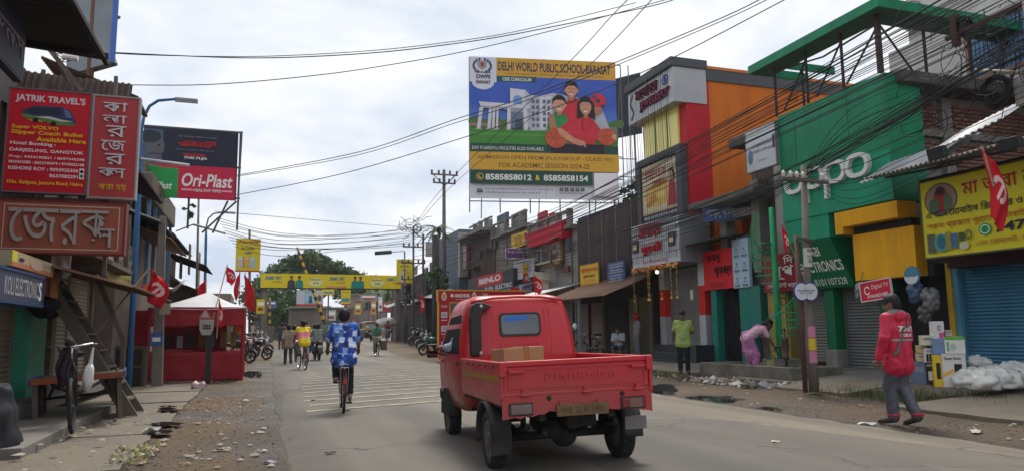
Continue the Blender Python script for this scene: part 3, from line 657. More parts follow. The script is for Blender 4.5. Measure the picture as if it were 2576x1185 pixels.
# tarp covered pile at the picture edge
tp = MB(); c = G(-130,1130,.15)
tp.grid(lambda a,b: (c.x + .62*math.cos(2*PI*a)*(1 - .25*b)*(1 if b < 1 else 0)*(1 + .12*mnoise.noise(Vector((math.cos(6.28*a)*3,math.sin(6.28*a)*3,b*3)))),c.y + .6*math.sin(2*PI*a)*(1 - .25*b)*(1 if b < 1 else 0),.17 + .62*b**.8 + .05*mnoise.noise(Vector((math.cos(6.28*a)*4,math.sin(6.28*a)*4,b*4)))),40,16)
tag(tp.build('covered_pile',mat((.022,.024,.03),rough=.4,var=.4,vs=6),smooth=True),'low pile under a black plastic sheet at the left picture edge','covered pile')
# ---------------------------------------------------------------- left: second and third row of shacks
lb2 = thing('shack_building','brown shabby two-storey shack with mossy concrete ledge behind the concrete pole','building',(-4.5,25,0))
a = PX(352,520,-2.9); c = PX(492,600,-2.9)
MB().box((-8,19.6,0),(-3.2,27.8,4.6)).build('wall',mat((.19,.15,.125),var=.3,dirt=.6,dcol=(.08,.065,.055),streak=1),lb2)
z_ = PX(470,560,-2.6).z
q = MB().box((-8,21.5,z_ - .55),(-2.75,27.4,z_ + .15)); q.build('ledge',mat((.14,.115,.09),var=.4,vs=3,dirt=.7,dcol=(.05,.045,.035),bump=.5,bs=12),lb2,bevel=.04)
MB().box((-7,23.5,z_ + .15),(-3.2,26.8,z_ + .85)).build('parapet',mat((.17,.14,.11),var=.35,dirt=.6),lb2,bevel=.03)
for i in range(5): MB().bar((-2.85,21.8 + i*1.3,2.6),(-2.85,21.8 + i*1.3,z_ - .55),.09).build('post',mat((.1,.2,.34),var=.3,dirt=.5),lb2)
for i, (u,v0,v1) in enumerate([(420,620,700),(455,640,700),(476,610,690),(500,630,720)]):
    p0 = PX(u,v1,-2.95); p1 = PX(u,v0,-2.95); MB().box((-2.99,p0.y - .35,p0.z),(-2.94,p0.y + .35,p1.z)).build('panel',[mat((.13,.18,.26),dirt=.4),mat((.3,.27,.2),dirt=.4),mat((.10,.085,.07)),mat((.32,.26,.16),dirt=.4)][i],lb2)
for (u,v,X0,ln,m_) in ((470,645,-2.1,4.5,M_RUST),(535,690,-1.9,4.5,M_TIND),(440,600,-2.3,3.5,M_TIND)):
    b_ = MB(); p = PX(u,v,X0); corr(b_,(X0,p.y,p.z),(0,-ln,0),(-1.5,0,.55),.12,.022); b_.build('eave_sheet',m_,lb2)
lb3 = thing('shack_building','row of low dark shops with tin eaves behind the red flags on the left','building',(-4.5,38,0))
MB().box((-9,28.2,0),(-3.2,46,3.6)).build('wall',mat((.15,.125,.11),var=.3,dirt=.5),lb3)
MB().box((-9,30,3.6),(-3.6,37,5.2)).build('upper_wall',mat((.16,.14,.12),var=.3,dirt=.6),lb3)
b_ = MB(); corr(b_,(-1.6,46,2.7),(0,-17,0),(-2.2,0,.9),.12,.022); b_.build('eave_sheet',M_RUST,lb3)
b_ = MB(); corr(b_,(-3.0,38,5.0),(0,-8.5,0),(-2.2,0,.7),.12,.022); b_.build('roof_sheet',M_TIND,lb3)
for i in range(5): shutter(lb3,-3.14,29 + i*3.3,31.4 + i*3.3,.15,2.3,[M_SHUTB,M_SHUT][i % 2],-1,.11)
for i in range(6): MB().bar((-1.75,29.5 + i*3.2,0),(-1.75,29.5 + i*3.2,2.7),.09).build('post',mat((.1,.2,.3),dirt=.5),lb3)
# tin awning with loose tarpaulin behind the concrete pole
aw = thing('awning','low tin awning with orange and grey tarpaulin behind the concrete pole','awning',(-2.4,20.5,0))
b_ = MB(); p = PX(432,758,-1.7); corr(b_,(-1.7,p.y,p.z),(0,-5.2,0),(-1.7,0,.45),.12,.02); b_.build('sheet',M_RUST,aw)
b_ = MB(); p0 = PY(395,735,19.7); p1 = PY(465,715,19.9)
b_.grid(lambda a,b: p0 + (p1 - p0)*a + Vector((0,.9*b,.1*b + .06*math.sin(9*a) + .05*math.sin(5*b + 4*a))),16,8); b_.build('tarpaulin',pm(190,196,196),aw,smooth=True,solid=.004)
b_ = MB(); p0 = PY(345,735,19.2); p1 = PY(395,748,19.3); b_.grid(lambda a,b: p0 + (p1 - p0)*a + Vector((0,.8*b,.25*b + .03*math.sin(9*a))),12,6); b_.build('tarpaulin',mat(srgb(168,74,48)),aw,smooth=True,solid=.004)
MB().box(PY(402,762,19.6),PY(428,790,19.66)).build('board',pm(150,136,112),aw)
for xq in (-2.3,-3.3): MB().tube([(xq,20.2,.05),(xq,20.2,2.2)],.04).build('post',M_WOOD,aw)
dk = thing('display_case','small dark wooden display case beside the blue pole','cabinet',(-2.95,19.8,.05))
a = G(338,975,.05); MB().box((-3.4,20.2,.06),(-2.55,20.8,1.0)).build('case',mat((.035,.03,.028)),dk)
b_ = MB(); b_.box((-3.42,20.16,.06),(-3.34,20.2,1.02)).box((-2.61,20.16,.06),(-2.53,20.2,1.02)).box((-3.34,20.16,.94),(-2.61,20.2,1.02)).box((-3.34,20.16,.5),(-2.61,20.2,.55)); b_.build('frame',mat((.12,.085,.06)),dk)
# ---------------------------------------------------------------- red party stall
M_REDC = mat((.30,.018,.03),var=.18,vs=4,rough=.75,bump=.3,bs=6)
tn = thing('party_stall','red cloth stall with a white peaked canopy beside the road','stall',(-1.6,23.3,0))
TX0, TX1, TY0, TY1 = -2.75, -.36, 22.2, 24.6
def drape(p0,p1,z0,z1,nm,amp=.035,n=44,sag=0):
    p0 = Vector((*p0,0)); p1 = Vector((*p1,0)); d = (p1 - p0); nn = Vector((d.y,-d.x,0)).normalized(); b_ = MB()
    b_.grid(lambda a,b: p0 + d*a + nn*(amp*(math.sin(a*d.length*9 + b*2)*.4 + .6*mnoise.noise(Vector((a*d.length*2.2,b*3,z0 + p0.x))))) + Vector((0,0,z0 + (z1 - z0)*b - sag*math.sin(PI*a)*(b if 1 else 0) + (0 if b else .02*math.sin(a*17)))),n,10)
    b_.build(nm,M_REDC,tn,smooth=True,solid=.006)
drape((TX0,TY0),(TX1,TY0),.02,.84,'lower_cloth',sag=.03); drape((TX1,TY0),(TX1,TY1),.02,.88,'lower_cloth'); drape((TX0 - .75,TY0 + .3),(TX0,TY0 + .02),.02,1.95,'side_cloth')
drape((TX0,TY0 - .02),(TX1 + .03,TY0 - .02),1.5,2.04,'valance',.025); drape((TX1 + .03,TY0),(TX1 + .03,TY1),1.5,2.04,'valance',.025); drape((TX0,TY1),(TX1 - .5,TY1),.02,1.6,'rear_cloth')
MB().grid(lambda a,b: (TX0 + (TX1 - TX0)*a,TY0 + 1.0*b,.84 + .04*math.sin(7*a)*b),20,6).build('counter_cloth',M_REDC,tn,smooth=True,solid=.006)
for xq in (TX0,TX1):
    for yq in (TY0 + .02,TY1): MB().tube([(xq,yq,0),(xq,yq,2.02)],.05,8).build('pole',M_REDC,tn)
apx = ((TX0 + TX1)/2 + .2,(TY0 + TY1)/2); zr = 2.02
def canopy(a,b):
    # square-to-peak fabric with a slight inward curve
    s_ = 4*a; k = int(min(3.999,s_)); f_ = s_ - k; cs = [(TX0 - .06,TY0 - .06),(TX1 + .08,TY0 - .06),(TX1 + .08,TY1 + .06),(TX0 - .06,TY1 + .06),(TX0 - .06,TY0 - .06)]
    px_ = cs[k][0]*(1 - f_) + cs[k + 1][0]*f_; py_ = cs[k][1]*(1 - f_) + cs[k + 1][1]*f_
    return (px_*(1 - b) + apx[0]*b,py_*(1 - b) + apx[1]*b,zr + .5*(b**1.35) - .05*math.sin(PI*f_)*(1 - b))
MB().grid(canopy,48,10).build('canopy',mat((.72,.72,.74),rough=.6,var=.08),tn,smooth=True,solid=.006)
for i in range(7): MB().box((TX0 + .2 + i*.3,TY1 - .12,.9),(TX0 + .36 + i*.3,TY1 - .05,1.15 + .25*random.random())).build('packet',pm(*random.choice([(200,200,205),(120,130,140),(60,60,66),(150,110,60)])),tn)
cloth('orange_cloth','small orange cloth hanging on the stall pole',PY(592,818,22.6),PY(612,822,22.6),PY(590,838,22.6),PY(608,842,22.6),pm(220,120,40),6,6,.02)
tag(MB().ball(G(497,972,.1),(.16,.13,.12),12,8,jit=.6).build('plastic_bag',pm(196,170,172),smooth=True),'crumpled pale plastic bag at the foot of the red stall','bag')
# ---------------------------------------------------------------- right: green phone shop with its rooftop frame
GRN = mat(srgb(16,132,92),var=.1,vs=1,rough=.5,dirt=.6,dcol=srgb(12,92,66),ds=1.1,streak=1)
GRNL = mat(srgb(12,150,112),var=.08,vs=1,rough=.5,dirt=.4,dcol=srgb(30,116,90),ds=1,streak=1); GRND = mat(srgb(4,104,66),var=.08,rough=.5)
gb = thing('phone_shop_building','green-fronted phone shop with brick side wall and two closed grey shutters','building',(16,15,0))
BY = 12.62
MB().box((14.02,BY + .16,0),(22,18.4,6.6)).build('wall',M_WALLD,gb)
# front fascia box
MB().box((13.0,12.25,4.02),(14.0,15.84,6.88)).build('fascia',GRN,gb,bevel=.006)
b_ = MB()
for zq in (4.6,5.45): b_.box((12.994,12.3,zq),(13.0,15.8,zq + .01))
for yq in (15.2,13.4): b_.box((12.994,yq,4.05),(13.0,yq + .01,6.85))
b_.build('panel_joint',mat((.02,.1,.07)),gb)
MB().box((12.992,12.26,4.03),(12.996,15.83,5.15)).build('lower_panel',GRNL,gb)
MB().box((13.02,14.25,3.46),(14.0,15.8,4.02)).build('fascia_return',GRNL,gb)
# letters stand proud of the panel
fc = Face((12.992,15.62,4.46),(0,-1,0),(0,0,1),3.0,1.0)
def letter_o(cx,cy,rx,ry,t): 
    lt = MB(); n = 40; ps = []
    for i in range(n):
        a = 2*PI*i/n; ps.append((math.cos(a),math.sin(a)))
    for d, d2 in ((.0,.12),):
        v = []
        for (c_,s_) in ps:
            sq = 1.0/(abs(c_)**2.6 + abs(s_)**2.6)**(1/2.6)
            xo, yo = cx + rx*c_*sq, cy + ry*s_*sq; xi, yi = cx + (rx - t)*c_*sq*.96, cy + (ry - t)*s_*sq*.96
            for (x,y,dd) in ((xo,yo,d),(xo,yo,d2),(xi,yi,d2),(xi,yi,d)): v.append(fc.o + fc.ex*x + fc.ey*y + fc.n*dd)
        f_ = []
        for i in range(n):
            j = (i + 1) % n
            for k in range(4): f_.append((4*i + k,4*j + k,4*j + (k + 1) % 4,4*i + (k + 1) % 4))
        lt.add(v,f_)
    return lt
lw = mat((.72,.72,.7),rough=.4,var=.08)
h_ = .28
for i, cx in enumerate((.36,1.07,1.78,2.49)):
    lt = letter_o(cx,.5,.345,h_,.088)
    if i in (1,2): lt.prism([(cx - .345,-.10),(cx - .257,-.10),(cx - .257,.5),(cx - .345,.5)],(fc.o,fc.ex,fc.ey,fc.n),.0,.118)
    lt.build('letter',lw,gb)
# inclined shop sign under the fascia
bt = thing('electronics_shop_sign','green sloping sign reading BABI ELECTRONICS with a phone number','sign',(13.2,15,2.3))
A1 = Vector((13.0,15.75,3.46)); A2 = Vector((13.0,14.25,3.46)); B1 = Vector((13.5,15.75,2.27)); B2 = Vector((13.5,14.05,2.27))
q = MB(); q.add([B1,B2,A2,A1,B1 + Vector((.06,0,.02)),B2 + Vector((.06,0,.02)),A2 + Vector((.06,0,0)),A1 + Vector((.06,0,0))],[(0,1,2,3),(7,6,5,4),(0,4,5,1),(1,5,6,2),(2,6,7,3),(3,7,4,0)]); q.build('board',GRND,bt)
q = MB(); q.add([A2,B2 + Vector((0,0,0)),(14.0,14.15,2.27),(14.0,14.25,3.46)],[(0,1,2,3)]); q.build('side_panel',GRND,bt)
ey = (A1 - B1); hh = ey.length; ey.normalize(); f2 = Face(B1,(0,-1,0),ey,1.55,hh)
f2.text('BABI',.34,.66,.64,.85,WHT,bold=.02); f2.text('ELECTRONICS',.06,.34,1.02,.56,WHT,bold=.02); f2.text('8101107328',.28,.06,.98,.2,WHT,bold=.005); f2.build(bt,'lettering')
# shutters and pillars below
shutter(gb,13.95,15.35,16.6,.42,2.4,M_SHUT,1); shutter(gb,13.95,13.55,14.85,.2,2.4,mat((.16,.17,.165),rough=.5,metal=.25,var=.2,dirt=.5,dcol=(.08,.09,.085),streak=1),1)
MB().box((13.62,14.92,.75),(13.95,15.24,2.6)).build('pillar',GRND,gb,bevel=.01); MB().box((13.58,14.88,.2),(13.97,15.28,.75)).build('pillar_base',M_CONCV,gb,bevel=.015)
MB().box((13.62,13.25,.2),(13.95,13.5,2.6)).build('pillar',GRND,gb,bevel=.01); MB().box((13.66,16.65,.3),(14.0,17.5,2.5)).build('side_wall',mat(srgb(168,140,62),dirt=.5),gb)
# yellow blank sign panel
yp = thing('blank_yellow_sign','blank bright yellow sign panel with stepped top bar over the narrow shop','sign',(13.4,13,2.4))
YM = mat(srgb(236,172,6),var=.1,vs=2,rough=.6,dirt=.4,dcol=srgb(176,122,20),ds=1.5,streak=1)
MB().box((13.2,12.0,2.36),(13.5,13.72,3.43)).build('panel',YM,yp); MB().box((12.95,12.15,3.62),(13.5,13.98,3.98)).build('top_bar',YM,yp); MB().box((12.95,13.74,3.46),(13.5,13.98,3.6195)).build('bar_end',YM,yp)
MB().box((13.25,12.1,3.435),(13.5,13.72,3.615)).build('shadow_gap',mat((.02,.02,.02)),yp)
# narrow open stall under the yellow sign
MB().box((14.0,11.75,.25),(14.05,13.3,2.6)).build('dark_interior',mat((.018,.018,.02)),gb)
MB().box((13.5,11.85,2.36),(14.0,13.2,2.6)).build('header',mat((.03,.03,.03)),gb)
# rooftop brick wall (faces the road coming from the left), bricks laid one by one
bw = MB().box((13.86,BY + .12,3.6),(22,BY + .3,6.72)).build('brick_wall',mat((.21,.19,.17),var=.3,bump=.3),gb)
BR = [mat(c_,var=.25,vs=9,rough=.9,dirt=.35,dcol=(.10,.07,.06),ds=3,bump=.3,bs=50) for c_ in ((.215,.095,.07),(.17,.078,.06),(.25,.125,.09),(.19,.11,.085))]
bl, bh = .25, .085
mes = []
for m_ in BR:
    q = MB(); q.box((-bl/2 + .008,-.045,.004),(bl/2 - .008,.03,bh - .008)); mes.append(q.mesh('brick',m_))
nb_ = 0
for (x0,x1,z0,z1) in ((13.9,15.0,4.9,5.62),(15.35,18.2,4.9,5.62),(13.9,15.0,5.83,6.55),(15.35,18.2,5.83,6.55)):
    r_ = 0; z = z0
    while z + bh <= z1 + .01:
        x = x0 + bl/2 - (bl/2 if r_ % 2 else 0)
        while x < x1 - .04:
            if x > x0 + .02 and nb_ < 290:
                o = bpy.data.objects.new('brick',random.choice(mes)); COL.objects.link(o); o.parent = bw; o.location = Vector((x + random.uniform(-.004,.004),BY + .1 + random.uniform(-.008,.012),z)) - BASE[bw.name]; o.rotation_euler = (random.uniform(-.02,.02),random.uniform(-.012,.012),random.uniform(-.03,.03)); nb_ += 1
            x += bl
        z += bh + .012; r_ += 1
for x0, x1, z0, z1, nm in ((15.03,15.32,4.6,6.6,'concrete_post'),(18.25,18.5,4.6,6.6,'concrete_post')): MB().box((x0,BY - .02,z0),(x1,BY + .12,z1)).build(nm,M_CONCV,gb,bevel=.01)
MB().box((13.88,BY + .0,5.65),(18.25,BY + .118,5.81)).build('concrete_band',M_CONCV,gb)
q = MB().box((13.3,BY - .55,6.66),(22,18.5,6.95)); q.build('roof_slab',mat((.10,.092,.085),var=.4,vs=3,dirt=.7,dcol=(.04,.037,.034),bump=.5,bs=10),gb,bevel=.04)
# rooftop frame with green edge beam
cv = thing('rooftop_canopy_frame','flat green canopy ring on thin steel posts above the phone shop','canopy',(13.5,14.2,6.9))
CZ = 8.22
MB().box((12.6,11.9,CZ),(12.66,16.45,CZ + .22)).build('fascia_beam',GRN,cv); MB().box((12.665,11.9,CZ),(17.2,11.96,CZ + .22)).build('fascia_beam',GRN,cv); MB().box((12.665,16.39,CZ),(14.6,16.45,CZ + .22)).build('fascia_beam',GRN,cv)
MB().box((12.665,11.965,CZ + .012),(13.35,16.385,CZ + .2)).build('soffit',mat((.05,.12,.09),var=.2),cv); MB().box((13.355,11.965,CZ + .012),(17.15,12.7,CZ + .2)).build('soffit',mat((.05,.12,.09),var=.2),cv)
MB().box((13.36,15.7,CZ + .0),(14.9,15.78,CZ + .2)).build('cross_beam',GRN,cv)
M_ANG = mat((.05,.03,.027),rough=.7,var=.3)
ps_ = [(12.95,12.3),(12.95,13.4),(12.95,14.6),(12.95,15.8),(14.3,12.3),(15.7,12.3),(17.0,12.3),(13.8,15.72)]
for i, (x,y) in enumerate(ps_): MB().bar((x,y,6.88 if x < 13 else 6.95),(x,y,CZ + .01),.1 if i == 0 else .05).build('post',M_ANG,cv)
for a_, c_ in (((12.95,12.3,CZ - .25),(12.95,13.3,6.95)),((12.95,13.4,CZ - .2),(12.95,14.3,6.95)),((12.95,14.6,CZ - .2),(12.95,15.5,6.95)),((13.0,12.3,CZ - .2),(13.9,12.3,7)),((17.0,12.3,CZ - .1),(16.3,12.3,7)),((12.95,12.3,CZ - .2),(12.95,14.0,CZ - .35)),((12.95,14.0,CZ - .35),(12.95,15.8,CZ - .1))): MB().bar(a_,c_,.035).build('brace',M_ANG,cv)
# ---------------------------------------------------------------- white house rising behind
wh = thing('white_house','white plastered house with a barred blue window behind the brick wall','house',(20,13,0))
M_WH = mat((.56,.55,.53),var=.12,vs=1.2,dirt=.45,dcol=(.26,.25,.23),ds=.8,streak=1,rough=.9)
MB().box((17.0,4,6.96),(24,15.1,12.5)).build('wall',M_WH,wh); MB().box((17.4,15.1,5.5),(24,16.2,9.3)).build('wing_wall',M_WH,wh); MB().box((16.75,14.2,9.5),(17.0,15.1,9.75)).build('ledge',M_WH,wh)
a = PX(2441,105,17); c = PX(2449,188,17); y0 = PX(2560,100,17).y
wn = MB().box((16.97,y0 - .6,c.z - .15),(17.0,a.y,a.z + .25)).build('window',mat(srgb(120,160,200),rough=.25,var=.3,vs=6),wh)
b_ = MB(); b_.box((16.9,a.y,c.z - .2),(16.99,a.y + .1,a.z + .3)).box((16.9,y0 - .7,a.z + .25),(16.99,a.y,a.z + .33)).box((16.9,y0 - .7,c.z - .24),(16.99,a.y,c.z - .15)); b_.build('frame',mat(srgb(140,110,100)),wn)
yb = y0 - .5
while yb < a.y: MB().tube([(16.93,yb,c.z - .15),(16.93,yb,a.z + .25)],.012,5).build('bar',mat((.03,.05,.1)),wn); yb += .11
for k in range(6): zq = c.z - .05 + k*(a.z - c.z + .25)/5.5; MB().tube([(16.915,y0 - .6,zq),(16.915,a.y,zq)],.012,5).build('bar',mat((.03,.05,.1)),wn)
MB().box((16.88,y0 + .35,c.z - .15),(16.96,y0 + .42,a.z + .25)).build('mullion',mat((.05,.07,.16)),wn)
# ---------------------------------------------------------------- phone repair shop with blue shutter
rs = thing('repair_shop_building','low shop with wide blue rolling shutter at the right edge','building',(15,8.5,0))
MB().box((14.0,3,0),(17,11.7,4.3)).build('wall',mat((.05,.045,.045),var=.3),rs)
M_BLUE = mat(srgb(62,118,148),rough=.5,metal=.15,var=.14,vs=1.2,dirt=.45,dcol=srgb(50,84,104),ds=.9,streak=1)
shutter(rs,13.85,6.5,11.42,.4,2.5,M_BLUE,1,.07)
MB().box((13.7,11.48,.3),(13.86,11.6,2.6)).build('blue_jamb',mat(srgb(86,150,178),var=.1,dirt=.3),rs); MB().box((13.66,11.605,.3),(13.86,11.72,2.6)).build('yellow_jamb',mat(srgb(206,170,40),dirt=.3),rs)
MB().box((13.3,6,2.46),(13.95,11.35,2.72)).build('header',mat(srgb(58,26,26),var=.2),rs)
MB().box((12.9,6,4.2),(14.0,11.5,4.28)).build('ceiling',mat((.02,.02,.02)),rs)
b_ = MB(); corr(b_,(11.85,11.95,4.33),(0,-7,0),(2.3,0,.5),.11,.024,nb=2); b_.build('rusty_roof_sheet',mat((.36,.34,.33),var=.3,vs=2,dirt=.8,dcol=(.22,.11,.065),ds=1.4,rough=.55,metal=.3,streak=0),rs)
for (yy0,ln,zz0,tilt) in ((12.3,2.2,4.62,.12),(10.5,1.6,4.86,.3)):
    b_ = MB(); corr(b_,(12.1,yy0,zz0 - .3),(0,-ln,tilt),(.9,0,.52),.13,.02,nb=2); b_.build('zinc_sheet',mat((.42,.44,.46),var=.2,vs=3,rough=.45,metal=.5,dirt=.6,dcol=(.22,.2,.19),ds=2),rs)
for yq in (11.4,10.2,9.0,7.8,6.6): MB().bar((11.9,yq,4.26),(14.0,yq,4.7),.05).build('rafter',M_ANG,rs)
SG0 = 11.4
t, fc = boardP('repair_shop_sign','yellow sign with red and blue Bengali lettering and a phone number above the blue shutter','sign',(12.8,SG0),(12.8,6.2),2.66,4.18,mat(srgb(214,204,34),var=.08,vs=1.5,rough=.5),mat((.12,.10,.05)),th=.1,fr=.03)
S = 5.2; rd = pm(176,52,44); bk = pm(36,34,60)
def tx(s_,y0,y1,a,b,m_,bold=.02): fc.text(s_,a/S,y0,b/S,y1,m_,bold=bold)
fc.ell(.46/S,.735,.38/S,.22,pm(88,74,66)); fc.ell(.46/S,.735,.35/S,.205,pm(150,128,110)); fc.ell(.46/S,.74,.16/S,.17,pm(150,40,40)); fc.ell(.46/S,.84,.1/S,.06,pm(70,40,44)); fc.ell(.3/S,.66,.12/S,.1,pm(70,100,70)); fc.ell(.62/S,.68,.1/S,.12,pm(80,110,80))
tx('মা তারা েমাবাইল েসন্টার',.67,.95,.95,4.6,rd,.04)
tx('এখােন েমাবাইল িরেপয়ার ও সফটওয়্যােরর কাজ করা হয়',.475,.615,.1,4.3,bk,.03); tx('সকল প্রকার পুরাতন েমাবাইল ক্রয় ও িবক্রয় করা হয়',.335,.455,.1,4.0,pm(196,112,40),.015)
tx('7478442648',.205,.325,1.55,3.5,bk,.03); fc.ell(1.36/S,.265,.13/S,.075,pm(30,150,80)); fc.ring(1.36/S,.265,.10/S,.058,.004,WHT)
tx('১নং েরলেগট, হাবড়া, যেশাহর েরাড, উত্তর ২৪ পরগনা',.06,.155,1.15,4.6,pm(190,96,50),.01)
fc.rect(.1/S,.05,.28/S,.3,pm(90,96,80)); fc.ell(.42/S,.17,.16/S,.12,pm(86,150,150)); fc.ell(.42/S,.18,.1/S,.09,pm(40,110,120)); fc.rect(.52/S,.07,.64/S,.3,pm(150,140,60)); fc.rect(.66/S,.08,.78/S,.27,pm(70,110,160)); fc.rect(.82/S,.16,.93/S,.27,pm(50,90,60)); fc.ring(1.02/S,.23,.08/S,.06,.006,pm(90,100,60)); fc.ell(.92/S,.1,.1/S,.05,pm(200,196,170)); fc.build(t)
for i, (u0,v0,u1,v1) in enumerate(((2338,371,2378,402),(2516,347,2568,376))):
    p = PX((u0 + u1)/2,(v0 + v1)/2,11.7); wy = abs(PX(u0,v0,11.7).y - PX(u1,v0,11.7).y); hz = PX(u0,v0,11.7).z - PX(u0,v1,11.7).z
    t = thing('floodlight',('smaller' if i == 0 else 'larger') + ' black floodlight box on the tin awning edge ' + ('above the yellow sign' if i == 0 else 'near the right picture edge'),'floodlight',p)
    MB().obox(p,(.14,wy,hz),Matrix.Rotation(R(-12),3,'Y')).build('housing',mat((.025,.028,.032),rough=.5),t,bevel=.01); MB().obox(p + Vector((.1,0,-.02)),(.06,wy*.5,.05)).build('bracket',M_STEEL,t); MB().bar(p + Vector((.1,0,0)),(12.1,p.y,4.4),.03).build('arm',M_STEEL,t)
# ---------------------------------------------------------------- old plastered corner, columns, ledge
ob = thing('unfinished_building','unfinished concrete frame with bare columns and weathered ledge between green and orange fronts','building',(14.5,18,0))
MB().box((14.2,16.6,0),(20,20.3,4.2)).build('wall',M_PLAS,ob)
q = MB(); q.lathe([(.52,2.6),(.52,6.6)],24,(14.0,16.55,0)); q.build('curved_wall',mat((.42,.41,.40),var=.2,dirt=.6,dcol=(.16,.15,.14),streak=1),ob,smooth=True)
MB().box((13.5,15.95,6.0),(16,17.1,6.6)).build('corner_cap',M_CONCV,ob)
MB().box((12.9,16.9,5.0),(16,20.2,5.22)).build('ledge',mat((.13,.12,.11),var=.3,vs=3,dirt=.7,dcol=(.05,.046,.042),bump=.4),ob,bevel=.02)
for x, y, zz1, w_ in ((13.6,17.6,5.6,.36),(13.6,19.2,5.0,.34),(15.4,17.6,5.0,.36)): MB().box((x,y,2.9),(x + w_,y + w_,zz1)).build('column',M_CONCV,ob,bevel=.012)
MB().box((13.6,17.98,4.6),(13.9,19.18,4.85)).build('beam',M_CONCV,ob)
for i in range(4): MB().tube([(13.68 + .06*(i % 2)*3,17.7 + .09*i,5.6),(13.69 + .06*(i % 2)*3,17.72 + .09*i,6.5 - .1*i)],.012,5).build('steel_rod',M_RUST,ob)
MB().box((13.75,16.75,.2),(14.1,17.4,3.0)).build('pier',M_CONCV,ob,bevel=.012)
MB().box((14.9,17.7,2.6),(15.0,20.2,5.0)).build('back_panel',mat(srgb(150,66,20),var=.15),ob)
# shop with red sign and folding gate
gs = thing('gate_shop','small shop front with turquoise posts around a black folding gate','shop',(13.8,19,0))
TEAL = mat(srgb(14,122,108),var=.12,dirt=.3,rough=.55)
MB().box((13.85,17.5,2.55),(14.3,20.3,3.1)).build('lintel',M_WALLD,gs)
MB().box((13.62,19.93,.15),(13.95,20.22,2.52)).build('post',TEAL,gs,bevel=.01); MB().box((13.6,18.28,.15),(13.95,18.72,2.52)).build('post',TEAL,gs,bevel=.01); MB().box((13.6,17.75,1.35),(13.92,18.275,2.52)).build('side_panel',TEAL,gs)
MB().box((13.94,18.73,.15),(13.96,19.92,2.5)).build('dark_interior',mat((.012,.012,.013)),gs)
gm = mat((.03,.03,.032),rough=.5,metal=.4)
me = MB().box((0,-.012,0),(.03,.012,2.28)).mesh('gate_bar',gm)
for k in range(12): inst(me,Vector((13.86,18.79 + k*.1,.18)) - Vector(gs.location),gs,name='gate_bar')
me = MB().bar((0,-.05,-.09),(0,.05,.09),.012).mesh('gate_link',gm); me2 = MB().bar((0,.05,-.09),(0,-.05,.09),.012).mesh('gate_link',gm)
for zq in (.5,.95,1.4,1.85,2.2):
    for k in range(11): inst(me if k % 2 else me2,Vector((13.85,18.84 + k*.1,zq)) - Vector(gs.location),gs,name='gate_link')
t, fc = boardP('jewellers_side_sign','plain red sign with dark raised Bengali letters over the folding gate','sign',(13.55,20.45),(13.55,18.92),2.52,3.75,pm(206,22,34),None,th=.12)
fc.text('বালাপু',.12,.66,.62,.9,pm(70,20,26),bold=.03,raised=.02); fc.text('জুেয়লার্স',.4,.3,.97,.58,pm(70,20,26),bold=.03,raised=.02); fc.text('9733925551',.22,.05,.75,.16,pm(80,20,26)); fc.build(t,'lettering')
t, fc = boardP('sticker_panel','pale blue panel wrapped in printed protective film beside the red sign','panel',(13.55,18.9),(13.55,18.12),2.5,3.95,pm(172,196,212),None,th=.1)
for r_ in range(3):
    for c_ in range(2):
        x0 = .12 + c_*.48; y0 = .62 - r_*.3; fc.text('PRATAP',x0,y0,x0 + .32,y0 + .05,pm(40,60,90),bold=.03); fc.rect(x0 + .05,y0 + .09,x0 + .25,y0 + .11,pm(120,160,190)); fc.ell(x0 + .15,y0 + .17,.06,.03,pm(110,150,186))
fc.build(t)
b_ = MB(); corr(b_,(12.9,20.5,3.95),(0,-2.0,.05),(1.2,0,.15),.1,.015); tag(b_.build('tin_hood',mat((.1,.12,.11),dirt=.5)),'crumpled tin hood above the plain red sign','tin sheet')
t, fc = boardP('blue_bengali_sign','long blue sign with pale Bengali letters in front of the bare columns','sign',PY(1769,540,19.3).xy,PY(1867,540,18.7).xy,PY(1769,557,19.3).z,PY(1769,524,19.3).z,pm(72,96,150,dirt=.4),mat((.1,.12,.2)),th=.06)
fc.text('মহাপ্রভু জুেয়লার্স',.08,.15,.95,.88,pm(196,200,214),bold=.03); fc.build(t)
t, fc = boardP('white_notice_sign','white sign with small Bengali print beside the green fascia','sign',(12.9,17.1),(12.9,15.86),5.6,6.75,pm(196,200,204),mat((.2,.2,.2)),th=.08)
fc.ell(.14,.35,.09,.18,pm(96,120,146)); fc.text('এখােন পুরাতন ও নতুন েমাবাইল',.22,.52,.9,.64,pm(70,70,80)); fc.text('কাটপ্রাইেস ও ন্যায্য মূেল্য',.22,.38,.9,.5,pm(70,70,80)); fc.text('সুলেভ ক্রয় করা হয়',.4,.16,.7,.22,pm(120,120,130)); fc.rect(.91,.4,.985,.72,pm(60,66,80)); fc.build(t)
t, fc = boardP('beauty_parlour_sign','dark red sign with white Bengali letters behind the green sloping sign','sign',(13.45,17.35),(13.45,15.8),2.28,3.3,pm(140,24,30),None,th=.08)
fc.text('িদ',.55,.72,.8,.95,WHT,bold=.03); fc.text('রূপ',.25,.3,.8,.68,WHT,bold=.03); fc.text('েলিডস িবউিট পার্লার',.1,.06,.95,.24,WHT,bold=.005); fc.build(t)
t, fc = boardP('salon_poster','faded yellow poster of a standing woman in a long dress behind the spiral stair','poster',(13.62,17.3),(13.62,16.72),.7,2.3,pm(168,140,60),None,th=.02)
